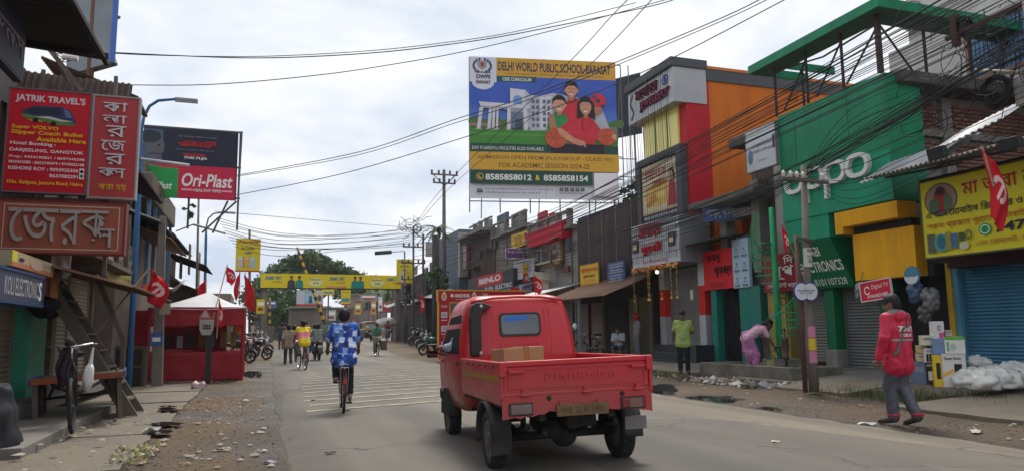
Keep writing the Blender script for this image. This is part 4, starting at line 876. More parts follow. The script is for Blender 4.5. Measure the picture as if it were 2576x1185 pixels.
fc.poly([(.3,.05),(.75,.05),(.66,.5),(.7,.72),(.45,.74),(.4,.5)],pm(78,54,46)); fc.ell(.57,.83,.11,.07,pm(150,104,80)); fc.poly([(.42,.88),(.5,.93),(.66,.93),(.72,.86),(.74,.66),(.66,.78),(.64,.88),(.48,.88),(.42,.7)],pm(30,22,22)); fc.ell(.15,.6,.2,.06,pm(120,140,160)); fc.build(t)
# ---------------------------------------------------------------- jewellery shop
YJ = 20.5
jb = thing('jewellery_building','three-storey jewellery shop with grey cap, yellow glass and red corner','building',(15,22,0))
M_CAP = mat((.085,.09,.10),var=.15,rough=.7); M_RED = mat(srgb(196,28,44),var=.1,vs=1.2,rough=.6,dirt=.5,dcol=srgb(140,26,38),ds=1.2,streak=1); M_ORG = mat(srgb(214,116,40),var=.07,vs=.8,rough=.85,dirt=.6,dcol=srgb(170,88,34),ds=.9,streak=1,bump=.15,bs=60)
M_FAS = mat((.42,.43,.45),rough=.35,var=.08,metal=.2)
MB().box((13.2,YJ + .012,4.99),(14.1,23.4,9.9)).build('corner_wall',M_RED,jb)
MB().box((14.1,YJ + .02,3.0),(27,23.4,9.55)).build('orange_wall',M_ORG,jb)
MB().box((14.0,YJ - .03,9.55),(27,23.5,9.95)).build('parapet_band',M_CAP,jb); MB().box((14.0,YJ - .05,9.95),(27,23.5,10.05)).build('coping',mat(srgb(206,120,60)),jb)
MB().box((12.62,YJ - .08,9.92),(14.02,23.7,10.22)).build('cap',M_CAP,jb,bevel=.01)
MB().box((12.72,YJ - .02,8.72),(13.99,23.6,9.918)).build('fascia',M_FAS,jb)
MB().box((13.12,YJ + .45,7.35),(13.2,23.2,8.72)).build('yellow_glass',mat(srgb(232,220,120),rough=.15,var=.1,vs=.8,spec=.6),jb)
for yq in (21.6,22.4): MB().box((13.1,yq,7.35),(13.12,yq + .03,8.72)).build('glass_joint',M_CAP,jb)
for (y0,y1,z0,z1) in ((YJ + .1,23.55,7.1,7.35),(YJ + .1,23.55,4.75,5.0),(YJ + .1,YJ + .4,5.0,7.1),(23.3,23.55,5.0,7.1)): MB().box((12.95,y0,z0),(13.2,y1,z1)).build('window_surround',M_CAP,jb)
MB().box((13.12,YJ + .45,4.3),(13.2,23.2,4.75)).build('yellow_glass',mat(srgb(226,212,120),rough=.15,var=.1,vs=.8,spec=.6),jb)
fc = Face((12.715,23.55,8.74),(0,-1,0),(0,0,1),3.0,1.16); mv = pm(112,28,60)
fc.text('মেনাহর',.2,.56,.7,.9,mv,bold=.03,raised=.08); fc.text('JEWELLERY',.3,.16,.95,.48,mv,bold=.035,raised=.08); fc.ring(.86,.74,.07,.16,.02,pm(50,60,130)); fc.ell(.86,.74,.03,.09,pm(60,70,150)); fc.stroke([(.1,.9),(.04,.6),(.12,.3),(.06,.1)],.03,pm(40,30,40)); fc.build(jb,'fascia_lettering')
t, fc = boardP('shop_window_poster','large window poster of gold ornaments and a woman in a sari on the jewellery shop','poster',(13.0,23.28),(13.0,20.92),5.05,7.05,pm(196,176,140),mat((.05,.05,.055)),th=.05,fr=.02)
fc.rect(0,0,1,.13,pm(52,54,60)); fc.text('মজাম্বা এবং বাল েহাটল েভতর ও পাতাল',.04,.02,.96,.11,WHT); fc.rect(.03,.16,.97,.97,pm(214,200,168)); fc.ell(.5,.45,.42,.22,pm(214,176,92)); fc.ell(.35,.38,.14,.08,pm(190,140,50)); fc.ell(.55,.42,.12,.06,pm(230,200,120)); fc.ell(.22,.3,.1,.05,pm(180,130,50)); fc.text('মজামহার',.1,.72,.7,.9,pm(196,60,70),bold=.02); fc.text('েদাকান',.35,.56,.68,.7,pm(196,60,70),bold=.02)
fc.poly([(.74,.18),(.97,.18),(.96,.5),(.9,.62),(.8,.6)],pm(170,40,60)); fc.ell(.86,.7,.06,.07,pm(190,140,110)); fc.poly([(.79,.72),(.81,.8),(.9,.81),(.95,.72),(.95,.55),(.91,.66),(.88,.76),(.82,.76)],pm(40,24,24)); fc.build(t)
# lower sign box of metal panels
LX = 12.78
t = thing('jewellery_lower_sign','grey metal-panelled sign box with stacked red raised Bengali letters over the shutter','sign',(13.2,22,3.5))
MB().box((LX,YJ,3.45),(13.9,23.7,4.98)).build('box',mat((.30,.31,.33),rough=.45,metal=.3,var=.1),t)
for i in range(4):
    z0 = 3.47 + i*.38
    for (ya,yb_) in ((YJ + .02,21.3),(21.32,22.75),(22.77,23.68)):
        MB().box((LX - .03 - .02*((i + int(ya)) % 2),ya,z0),(LX - .002,yb_,z0 + .36)).build('panel',mat((.46,.47,.49),rough=.4,metal=.3,var=.1),t)
fc = Face((LX - .055,23.4,3.5),(0,-1,0),(0,0,1),2.6,1.45); rr_ = pm(190,36,50)
fc.text('মেনাহর',.12,.64,.68,.96,rr_,raised=.06); fc.text('জুেয়লারী',.18,.24,.68,.52,rr_,raised=.06); fc.text('প্রোঃ শ্রী দত্ত 9002170038',.2,.02,.8,.12,pm(170,40,60)); fc.build(t,'lettering')
for yq in (20.75,23.2): MB().box((LX - .09,yq,4.0),(LX - .055,yq + .38,4.45)).build('dark_panel',M_CAP,t); MB().box((LX - .1,yq + .06,4.12),(LX - .091,yq + .32,4.28)).build('lamp_strip',mat(srgb(228,216,150)),t)
# ground floor
MB().box((13.95,YJ + .03,.1),(20,23.6,3.449)).build('wall',M_CAP,jb)
shutter(jb,13.9,20.95,23.0,.78,3.4,M_SHUT,1,.068)
for y0 in (20.55,23.05):
    for k, (z0,z1,m_) in enumerate(((.78,1.75,M_FAS),(1.752,2.7,mat(srgb(196,40,36),var=.1)),(2.702,3.44,M_FAS))): MB().box((13.62,y0,z0),(13.95,y0 + .36,z1)).build('pillar',m_,jb)
MB().box((13.86,21.6,2.3),(13.868,21.78,2.62)).build('notice',WHT,jb)
M_GRAN = mat((.03,.033,.04),rough=.35,var=.4,vs=30,spec=.5)
for i in range(3): MB().box((13.62 - .32*(3 - i) + .32 - .3,20.5 + .0,.1 + .2267*i),(13.95,23.6 - .2,.1 + .2267*(i + 1) - .001*i)).build('step',M_GRAN,jb,bevel=.008)
MB().box((12.95,20.15,.1),(13.95,20.495,.8)).build('step_cheek',M_GRAN,jb,bevel=.008)
# garland with hanging bells
gd = thing('flower_garland','orange flower garland with hanging bell strings along the jewellery sign box','garland',(12.6,22,3.3))
b_ = MB(); rg = random.Random(4)
for k in range(130): y = 20.55 + 3.1*k/130; b_.ball((LX - .12 + rg.uniform(-.04,.04),y,3.42 - .07*math.sin(PI*(k % 26)/26) + rg.uniform(-.05,.04)),rg.uniform(.035,.06),6,4,m=k % 3)
tag(b_.build('flowers',[mat(srgb(214,130,40)),mat(srgb(206,170,130)),mat(srgb(170,90,40))],gd),kind='stuff')
for y in (20.6,20.95,21.55,22.35,22.45,23.45):
    b_ = MB(); zl = 3.38; b_.tube([(LX - .14,y,3.4),(LX - .14,y,2.35)],.006,4)
    for k in range(7): b_.ball((LX - .14,y,3.25 - k*.13),(.022,.022,.035),6,4,m=k % 3)
    b_.lathe([(.05,0),(.03,.06),(.01,.08)],8,(LX - .14,y,2.28),m=0); b_.build('bell_string',[mat(srgb(206,176,60)),mat(srgb(150,180,50)),mat(srgb(180,60,50))],gd)
b_ = MB()
for k in range(22): y = 20.6 + k*.145; MB().tube([(12.6,y + .05*math.sin(k),10.0),(12.58,y + .03*math.cos(k*2),8.6),(12.66,y,6),(LX - .1,y + .02,3.6)],.005 if k % 3 else .009,4).build('light_string',BLK,gd)
tag(MB().ball((12.72,21.95,3.22),.06,10,8).build('bulb',mat((.9,.9,.86),emit=1.0)),'round white bulb glowing under the flower garland','bulb')
b_ = MB(); b_.grid(lambda a,b: (16 + 2.0*a,21 + .8*b,10.06 + .28*math.sin(PI*a)**.6*math.sin(PI*b)**.5*(1 + .4*mnoise.noise(Vector((a*5,b*5,0))))),20,10); tag(b_.build('blue_tarpaulin',mat(srgb(40,116,176),var=.2),smooth=True),'crumpled blue tarpaulin on the orange roof','tarpaulin')
for xq in (17.4,19.8): MB().box((xq,YJ - .012,9.2),(xq + .36,YJ + .002,9.45)).build('vent_grille',mat(srgb(170,84,30),var=.4,vs=40),jb)
# ---------------------------------------------------------------- dark tin building with rusty awning
tb_ = thing('tin_building','dark rusted corrugated tin building beside the jewellery shop','building',(15,27,0))
MB().box((13.55,23.75,0),(20,30.2,6.3)).build('wall',mat((.03,.028,.028)),tb_)
M_TINB = mat((.075,.055,.055),var=.3,vs=1.5,dirt=.6,dcol=(.14,.10,.09),ds=1,rough=.75,streak=1)
yq = 23.76
while yq < 30.1:
    b_ = MB(); corr(b_,(13.5,yq,2.9),(0,.84,0),(0,0,3.3 + random.uniform(-.1,.15)),.1,.018); b_.build('tin_sheet',M_TINB,tb_); yq += .805
for yq in (25.0,26.3,27.6,28.9): MB().bar((13.46,yq,2.9),(13.46,yq,6.2),.035).build('batten',mat((.2,.18,.17)),tb_)
b_ = MB(); corr(b_,(13.44,24.3,4.6),(0,-.55,0),(0,0,1.7),.1,.02); b_.build('light_sheet',M_TIN,tb_)
b_ = MB(); corr(b_,(11.35,29.2,2.5),(0,-5.8,0),(2.25,0,.85),.11,.022,nb=2); b_.build('awning_sheet',mat((.20,.12,.085),var=.3,vs=1.5,dirt=.6,dcol=(.1,.06,.045),ds=1.3,rough=.8),tb_)
b_ = MB(); corr(b_,(11.5,33.2,2.9),(0,-3.9,0),(2.0,0,.5),.11,.022,nb=2); b_.build('awning_sheet',M_TIN,tb_)
for k, y in enumerate((23.5,24.6,25.9,27.3,28.9)): MB().bar((11.6 if k in (2,4) else 13.3,y,.1),(11.6 if k in (2,4) else 13.3,y,2.6),.1).build('post',[mat((.12,.1,.06),dirt=.4),mat((.3,.27,.05),dirt=.4),mat((.15,.2,.24),dirt=.4),mat((.12,.1,.07)),M_WOOD][k],tb_)
for k, (y0,y1,m_) in enumerate(((23.9,24.5,mat((.14,.115,.06),var=.3,vs=3,dirt=.6)),(24.7,25.3,mat((.16,.13,.07),var=.3,dirt=.6)),(27.4,28.7,M_SHUTB),(29.1,30.3,M_SHUTB))):
    if k < 2: MB().box((13.38,y0,.12),(13.44,y1,2.5)).build('door_leaf',m_,tb_)
    else: shutter(tb_,13.45,y0,y1,.15,2.45,m_,1,.09)
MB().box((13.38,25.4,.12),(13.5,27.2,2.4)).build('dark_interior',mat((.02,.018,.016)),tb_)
t, fc = boardP('grocery_sign','small yellow sign with red Bengali lettering on the dark tin wall','sign',PX(1460,700,13.2).xy,PX(1506,700,13.2).xy,PX(1462,722,13.2).z,PX(1464,668,13.2).z,pm(226,178,40),mat((.2,.16,.05)),th=.05)
fc.text('শ্রী িবষ্ণুভাণ্ডার',.06,.56,.95,.88,pm(190,40,40),bold=.03); fc.text('মুিদেদাকান',.18,.36,.82,.54,BLK,bold=.03); fc.text('প্রোঃ শ্রীদাস কুমার',.2,.2,.8,.3,pm(170,80,40)); fc.text('১নং েরলেগট, যেশাহর েরাড',.1,.07,.9,.16,pm(170,80,40)); fc.build(t)
t, fc = boardP('blue_notice_sign','small blue sign with white Bengali print next to the yellow grocery sign','sign',PX(1529,700,13.2).xy,PX(1572,700,13.2).xy,PX(1531,716,13.2).z,PX(1530,661,13.2).z,pm(52,82,130),None,th=.05)
for k, y in enumerate((.82,.68,.58,.48,.34,.2,.08)): fc.text(('নমস্কার','ডাঃ সুভাষ চন্দ্র দাস','েহািমও িচিকৎসক','সকাল ৯টা েথেক ১টা','এখােন িচিকৎসা','করা হয়','যেশাহর েরাড')[k],.08 + .04*(k % 3),y,.92 - .04*(k % 3),y + .085 + (.04 if k == 1 else 0),WHT,bold=.01)
fc.build(t)
# ---------------------------------------------------------------- old terraces further along
ot = thing('old_terrace_building','old two-storey terrace with grey railing, cement wall and brown side further along','building',(15,38,0))
MB().box((13.62,30.4,0),(20,36.3,5.9)).build('lower_wall',M_PLAS,ot); MB().box((13.62,36.3,0),(20,42.6,6.8)).build('wall',mat((.25,.225,.18),var=.25,vs=1,dirt=.7,dcol=(.10,.09,.08),ds=.7,streak=1),ot)
MB().box((13.56,42.6,0),(20,48,7.4)).build('brown_wall',mat((.11,.07,.055),var=.3,vs=3,dirt=.6,dcol=(.05,.04,.035),streak=1),ot)
MB().box((13.2,30.4,5.9),(20,36.3,6.08)).build('terrace_slab',M_CONCV,ot); MB().box((13.2,36.3,6.8),(20,42.4,6.98)).build('terrace_slab',M_CONCV,ot); MB().box((12.6,42.4,7.4),(20,48.3,7.58)).build('roof_edge',M_CONCV,ot)
def tz(y): return 6.08 if y < 36.3 else 6.98 if y < 42.4 else 7.58
for k in range(13): y = 30.6 + k*1.3; MB().box((13.25,y,tz(y)),(13.5,y + .22,tz(y) + .75)).build('railing_post',M_CONCV,ot)
for y0_, y1_ in ((30.5,36.1),(36.4,42.2),(42.6,47.6)): MB().box((13.3,y0_,tz(y0_) + .64),(13.44,y1_,tz(y0_) + .72)).build('railing_top',M_CONCV,ot)
for k in range(12):
    y = 30.85 + k*1.3
    if k % 4 == 2: continue
    MB().box((13.33,y,tz(y)),(13.41,y + 1.02,tz(y) + (.55 if k % 2 else .35))).build('railing_panel',[M_CONCV,M_PLAS,mat((.16,.15,.14),dirt=.5)][k % 3],ot)
b_ = MB(); corr(b_,(15.5,31,6.9),(0,4,0),(3,0,.3),.12,.02); b_.build('roof_sheet',pm(60,150,130),ot)
for (u0,v0,u1,v1,c_) in ((1352,538,1372,556,(176,30,44)),(1380,540,1392,560,(176,30,44)),(1250,545,1275,570,(60,90,110)),(1290,540,1320,565,(90,90,90))):
    a = PX(u0,v0,13.7); c = PX(u1,v1,13.7); MB().box((13.7,a.y,a.z),(13.85,c.y,c.z)).build('washing',pm(*c_),ot)
rg = random.Random(9)
for k in range(34):
    y = rg.uniform(30.6,47); z = rg.uniform(2.9,tz(y) - .6); w_ = rg.uniform(.2,.8); q_ = 13.56 - .08*(k % 3)
    if k % 4 == 0: MB().tube([(q_ - .1,y,z),(q_ - .1,y + .02,min(z + 2.2,tz(y)))],.04,6).build('drain_pipe',M_STEEL,ot)
    elif k % 4 == 1: b_ = MB(); corr(b_,(q_ - .7,y + w_*2,z),(0,-w_*2.2,rg.uniform(-.1,.1)),(.75,0,.3),.1,.02); b_.build('small_awning',[M_RUST,M_TIN,M_TIND][k % 3],ot)
    else: MB().box((q_ - .12,y,z),(q_,y + w_,z + rg.uniform(.2,.7))).build('wall_box',pm(*rg.choice([(90,84,80),(130,120,110),(60,70,84),(150,136,110),(110,60,50)]),dirt=.5),ot)
a = PX(1333,556,13.3); c = PX(1424,604,13.3)
MB().box((13.1,c.y,c.z + .1),(13.62,a.y,PX(1424,556,13.3).z)).build('red_panel',mat(srgb(190,26,52),var=.1),ot)
t, fc = boardP('portrait_window','window display of framed portraits below a red panel','window',PX(1341,640,13.35).xy,PX(1408,640,13.35).xy,PX(1342,668,13.35).z,PX(1341,601,13.35).z,pm(170,190,196),pm(190,150,60),th=.12,fr=.05)
for (x0,y0,x1,y1,c_) in ((.03,.55,.32,.97,(130,60,44)),(.36,.68,.62,.97,(70,90,84)),(.68,.7,.97,.97,(196,180,170)),(.03,.05,.3,.5,(50,44,46)),(.34,.05,.64,.6,(90,70,64)),(.68,.36,.97,.66,(170,150,140)),(.68,.05,.97,.32,(120,90,80))):
    fc.rect(x0,y0,x1,y1,pm(*c_)); cx, cy = (x0 + x1)/2, (y0 + y1)/2; fc.ell(cx,cy - .05,.08,.11,pm(c_[0] // 2 + 40,c_[1] // 3,c_[2] // 3)); fc.ell(cx,cy + .09,.04,.05,pm(176,130,104))
fc.build(t)
def sgn(nm,lab,u0,v0,u1,v1,X,body,fn,frame=None,Y=None,th=.06,cat='sign',fr=.03):
    um = (u0 + u1)/2; vm = (v0 + v1)/2
    if Y is None: A = PX(u0,vm,X); B = PX(u1,vm,X); z0 = PX(um,v1,X).z; z1 = PX(um,v0,X).z
    else: A = PY(u0,vm,Y); B = PY(u1,vm,Y); z0 = PY(um,v1,Y).z; z1 = PY(um,v0,Y).z
    t, fc = boardP(nm,lab,cat,A.xy,B.xy,z0,z1,body,frame,th=th,fr=fr); fn(fc); fc.build(t); return t
sgn('yellow_red_sign','yellow sign with red Bengali letters high on the cement wall',1286,584,1329,620,13.3,pm(220,186,40),lambda f: (f.text('বাটা',.2,.5,.6,.85,pm(180,30,30),bold=.03),f.text('সুজ',.15,.12,.7,.45,pm(180,30,30),bold=.03),f.rect(.8,.3,.92,.8,pm(150,30,30))))
sgn('purple_sign','purple and white sign with a shop name in old style letters',1273,626,1337,650,0,pm(120,44,140),lambda f: (f.rect(0,0,1,.06,WHT),f.rect(.8,.3,1,1,pm(206,200,210)),f.text('Suprotima',.06,.5,.78,.88,WHT,bold=.01),f.text('S..',.62,.1,.85,.42,WHT)),pm(210,206,214),Y=37)
sgn('lettered_board','pale board with small black print under the purple sign',1292,652,1343,700,13.25,pm(190,190,196),lambda f: [f.text('MULTI ACTIVITY',.1 + .4*(k % 2),.82 - .11*k,.9,.9 - .11*k,pm(60,60,70)) for k in range(6)])
sgn('yellow_phone_sign','yellow square phone brand sign above a red one',1314,664,1341,686,0,pm(226,180,40),lambda f: f.text('realme',.08,.35,.92,.65,pm(90,80,50)),Y=36)
sgn('red_phone_sign','red square phone brand sign with white MI letters',1316,687,1341,713,0,pm(196,60,40),lambda f: f.text('MI',.25,.25,.75,.75,WHT,bold=.05),Y=36)
sgn('dealer_sign','pale sign reading DEY ELECTRONICS',1308,715,1338,745,0,pm(176,178,196),lambda f: (f.text('DEY',.2,.55,.8,.88,pm(40,40,70),bold=.02),f.text('ELECTRONICS',.05,.25,.95,.45,pm(40,40,70),bold=.02),f.rect(.1,.05,.9,.15,pm(210,180,60))),Y=34)
sgn('small_red_sign','small red and yellow sign beside the dealer sign',1284,722,1307,745,0,pm(190,30,36),lambda f: f.rect(.1,.1,.9,.4,pm(220,180,50)),Y=34.3)
sgn('tall_cream_poster','tall cream poster with orange Bengali script',1346,684,1381,746,0,pm(224,214,190),lambda f: (f.text('শারদ উৎসব',.1,.5,.95,.75,pm(190,120,50),bold=.03),f.ell(.8,.2,.15,.1,pm(220,200,110)),f.rect(0,.05,.08,.95,pm(220,200,60))),Y=33)
sgn('fan_shop_sign','dark grey fascia sign with a red BENLO panel and white RUPA ELECTRIC lettering',1178,688,1291,733,13.0,pm(58,64,70),lambda f: (f.rect(.24,.36,.80,.99,pm(200,22,34)),f.text('BENLO',.28,.52,.76,.86,WHT,bold=.05),f.text('RUPA  ELECTRIC',.42,.06,.98,.3,WHT,bold=.01)),th=.3)
b_ = MB(); a0 = PX(1250,735,12.2); a1 = PX(1320,718,12.2); corr(b_,a0,a1 - a0,(1.2,0,.35),.1,.02); tag(b_.build('blue_tin_awning',mat(srgb(90,150,180),var=.2,dirt=.4)),'small pale blue tin awning under the fan shop sign','awning')
lb_ = thing('mid_shop_building','row of small shops with grilles and shutters below the cement wall','building',(13.6,36,0))
for k in range(4): shutter(lb_,13.55,31 + k*2.9,33.3 + k*2.9,.2,2.6,[M_SHUT,M_SHUTB][k % 2],1,.11)
b_ = MB(); corr(b_,(11.9,41.5,2.75),(0,-8.5,0),(1.7,0,.6),.11,.02); b_.build('awning_sheet',M_TIN,lb_)
# welcome arch with red panels
ar = thing('advertising_arch','red advertising arch with yellow edges and pictures of switches','arch',PY(1104,870,33))
AY = 33.0; a = PY(1103,731,AY); c = PY(1240,759,AY); p0 = PY(1105,759,AY); p1 = PY(1130,868,AY)
MB().box((a.x,AY,c.z),(c.x + 1.6,AY + .2,a.z)).build('top_panel',pm(170,26,40),ar); MB().box((p0.x,AY,.1),(p1.x,AY + .2,c.z - .002)).build('side_panel',pm(170,26,40),ar); MB().box((c.x + 1.15,AY,.1),(c.x + 1.6,AY + .2,c.z - .002)).build('side_panel',pm(170,26,40),ar)
E_ = pm(206,150,40); b_ = MB(); b_.box((a.x - .05,AY - .01,a.z),(c.x + 1.65,AY + .21,a.z + .06)).box((a.x - .05,AY - .01,c.z),(a.x,AY + .21,a.z)).box((p1.x,AY - .012,c.z - .05),(c.x + 1.15,AY + .212,c.z - .001)).box((p0.x - .05,AY - .01,.1),(p0.x,AY + .21,c.z)).box((p1.x,AY - .01,.1),(p1.x + .05,AY + .21,c.z - .052)); b_.build('edge_trim',E_,ar)
f2 = Face((a.x,AY,c.z),(1,0,0),(0,0,1),c.x + 1.6 - a.x,a.z - c.z); k_ = (c.x - a.x)/(c.x + 1.6 - a.x)
f2.text('ANCHOR',.29*k_,.42,.57*k_,.74,WHT,bold=.04); f2.rect(.22*k_,.44,.27*k_,.72,WHT); f2.text('by Panasonic',.32*k_,.16,.52*k_,.3,WHT); f2.text('শারদ',.80*k_,.58,.9*k_,.8,WHT,bold=.02); f2.text('শুেভচ্ছা',.74*k_,.2,.98*k_,.5,WHT,bold=.03)
for cx in (.1,.65): f2.ell(cx*k_,.45,.05*k_,.34,pm(196,190,196)); f2.ell(cx*k_,.5,.032*k_,.26,pm(206,150,50)); f2.poly([(cx*k_ - .04*k_,.7),(cx*k_,.98),(cx*k_ + .04*k_,.7)],pm(206,200,196))
f2.build(ar)
f3 = Face((p0.x,AY,.1),(1,0,0),(0,0,1),p1.x - p0.x,c.z - .1)
f3.text('Roma Plus',.2,.9,.8,.95,WHT,shear=.3)
for y in (.72,.48,.2): f3.rect(.2,y,.8,y + .1,pm(206,204,214)); f3.rect(.3,y + .02,.48,y + .08,pm(150,150,166)); f3.rect(.52,y + .02,.7,y + .08,pm(150,150,166)); f3.rect(.2,y - .05,.8,y - .035,pm(226,190,196))
f3.build(ar)
# ---------------------------------------------------------------- dark slab building, wall stubs and greenery beyond
fb = thing('slab_building','tall blue-grey slab building with white edge behind the power poles','building',(14,52,0))
a = PX(1123,575,13.4); c = PX(1165,575,13.4)
MB().box((12.9,48.6,0),(19,56,8.3)).build('wall',mat((.115,.15,.18),var=.15,dirt=.4,dcol=(.07,.08,.09),streak=1),fb); MB().box((12.82,48.1,5.0),(13.4,48.55,8.0)).build('white_edge',M_PLAS,fb)
sgn('slim_red_white_sign','slim upright sign half white half red on the brown wall corner',1166,618,1180,675,0,pm(200,196,196),lambda f: f.rect(.5,0,1,1,pm(160,40,50)),Y=46)
ds_ = thing('dark_shop_building','dark cluttered shop front with torn awnings behind the power pole','building',(12.5,55,0))
MB().box((12.3,56.2,0),(20,72,6.0)).build('wall',mat((.05,.045,.05),var=.4),ds_)
for k in range(8):
    b_ = MB(); y = 50 + k*2.6; zq = 3.0 + zt(y) + .5*random.random(); corr(b_,(10.9 + .5*random.random(),y + 2.3,zq),(0,-2.3,random.uniform(-.2,.2)),(1.8,0,.7),.12,.02); b_.build('torn_awning',[M_TIN,M_RUST,M_TIND][k % 3],ds_)
for k in range(10): y = 49 + k*2; zq = random.uniform(3.5,6.5); MB().box((12.1,y,zq),(12.2,y + 1.2,zq + random.uniform(.5,1.3))).build('board',pm(*random.choice([(150,150,150),(90,80,110),(60,60,66),(170,150,120),(110,100,90)]),dirt=.5),ds_)
# ---------------------------------------------------------------- school billboard
D1, D2 = 47.0, 48.4
A = CAMP + ray(1181.5,319)*D1; B = CAMP + ray(1552,316)*D2
z0 = (CAMP + ray(1185,503)*D1).z; z1 = (CAMP + ray(1178,134)*D1).z
t, f = boardP('school_billboard','huge square school hoarding with blue sky, white building and smiling children on the rooftop','billboard',A.xy,B.xy,z0,z1,pm(214,216,224,rough=.4),None,th=.08)
OR = pm(206,158,50); DG = pm(30,74,62); NV = pm(54,44,78)
def sky_fn(tt,b):                                     # the printed picture's blue backdrop
    p = tnode(tt,'ShaderNodeNewGeometry').outputs['Position']; n_ = tnoise(tt,p,1.1,6,.6); zz_ = tnode(tt,'ShaderNodeSeparateXYZ',{0: p}).outputs[2]
    c_ = tmix(tt,tmr(tt,zz_,z0 + 2.6,z0 + 6.2,0,1),srgb(110,168,222),srgb(34,78,178)); c_ = tmix(tt,tmr(tt,n_,.5,.75,0,.5),c_,srgb(60,110,205)); tt.links.new(c_,b.inputs['Base Color']); b.inputs['Roughness'].default_value = .4
SKYP = nmat(sky_fn)
f.rect(0,.40,1,.865,SKYP)
f.rect(0,.865,1,1,OR); f.text('DELHI WORLD PUBLIC SCHOOL-BARASAT',.19,.905,.965,.972,NV,bold=.03); f.text('( Under the aegis of Delhi World Foundation-A Dipsites Knowledge Initiative )',.235,.876,.92,.896,pm(90,70,60))
f.rect(.18,.825,.45,.868,pm(28,84,92)); f.text('CBSE CURRICULUM',.22,.834,.415,.858,WHT,bold=.02)
f.rect(0,.82,.18,1,pm(210,212,222)); f.ell(.09,.82,.075,.055,pm(210,212,222)); 
for sg_ in (-1,1):
    for k in range(7): an = R(-60 + k*22); f.ell(.085 + sg_*.058*math.cos(an),.935 + .048*math.sin(an),.008,.012,pm(70,76,92))
f.poly([(.055,.97),(.115,.97),(.115,.93),(.085,.905),(.055,.93)],pm(150,152,160)); f.ell(.085,.945,.012,.02,pm(170,60,50)); f.rect(.035,.885,.14,.893,pm(70,76,92)); f.text('DWPS',.045,.842,.14,.873,NV,bold=.03); f.text('BARASAT',.045,.806,.14,.83,NV,bold=.03)
# building picture
f.rect(0,.475,1,.535,pm(86,120,60)); 
for k in range(26): f.ell(.02 + k*.04,.535 + .012*math.sin(k*2.1),.03,.03,pm(70 + 10*(k % 3),112,56),10)
f.rect(0,.5,.2,.525,pm(150,120,110)); f.rect(.82,.48,1,.52,pm(120,116,110))
W1, W2, W3 = pm(206,206,214,var=.12,vs=1.5), pm(176,178,190,var=.12,vs=1.5), pm(150,154,170)
f.poly([(.27,.78),(.37,.77),(.37,.5),(.27,.5)],W1); f.poly([(.37,.775),(.40,.74),(.40,.5),(.37,.5)],W2); f.poly([(.40,.735),(.47,.73),(.56,.755),(.70,.73),(.88,.70),(.955,.48),(.40,.48)],W2); f.poly([(.47,.72),(.55,.735),(.55,.49),(.47,.49)],W1)
f.ell(.32,.70,.03,.03,pm(110,150,206)); f.rect(.29,.655,.35,.70,pm(110,150,206))
for r_ in range(5):
    for xx in (.415,.445,.49,.52,.58,.62): f.rect(xx,.505 + r_*.043,xx + .019,.53 + r_*.043,pm(96,104,126))
f.poly([(.06,.675),(.40,.66),(.40,.635),(.07,.645)],W1); f.poly([(.07,.645),(.40,.635),(.40,.615),(.08,.63)],W3)
for xx, w_, lean in ((.045,.024,.02),(.115,.022,.012),(.145,.018,.008),(.172,.014,.006),(.245,.024,.004),(.36,.026,-.004)): f.poly([(xx,.48),(xx + w_,.48),(xx + w_ + lean,.635),(xx + lean,.635)],W1); f.rect(xx - .006,.474,xx + w_ + .006,.486,W2)
f.rect(.275,.49,.355,.61,pm(104,116,140)); f.rect(.30,.49,.35,.56,pm(70,76,96))
f.rect(0,.375,1,.478,pm(66,132,52)); f.rect(0,.44,.55,.455,pm(84,146,60)); f.rect(0,.32,1,.38,DG); f.text('DAY BOARDING FACILITIES ALSO AVAILABLE',.015,.337,.49,.36,WHT)
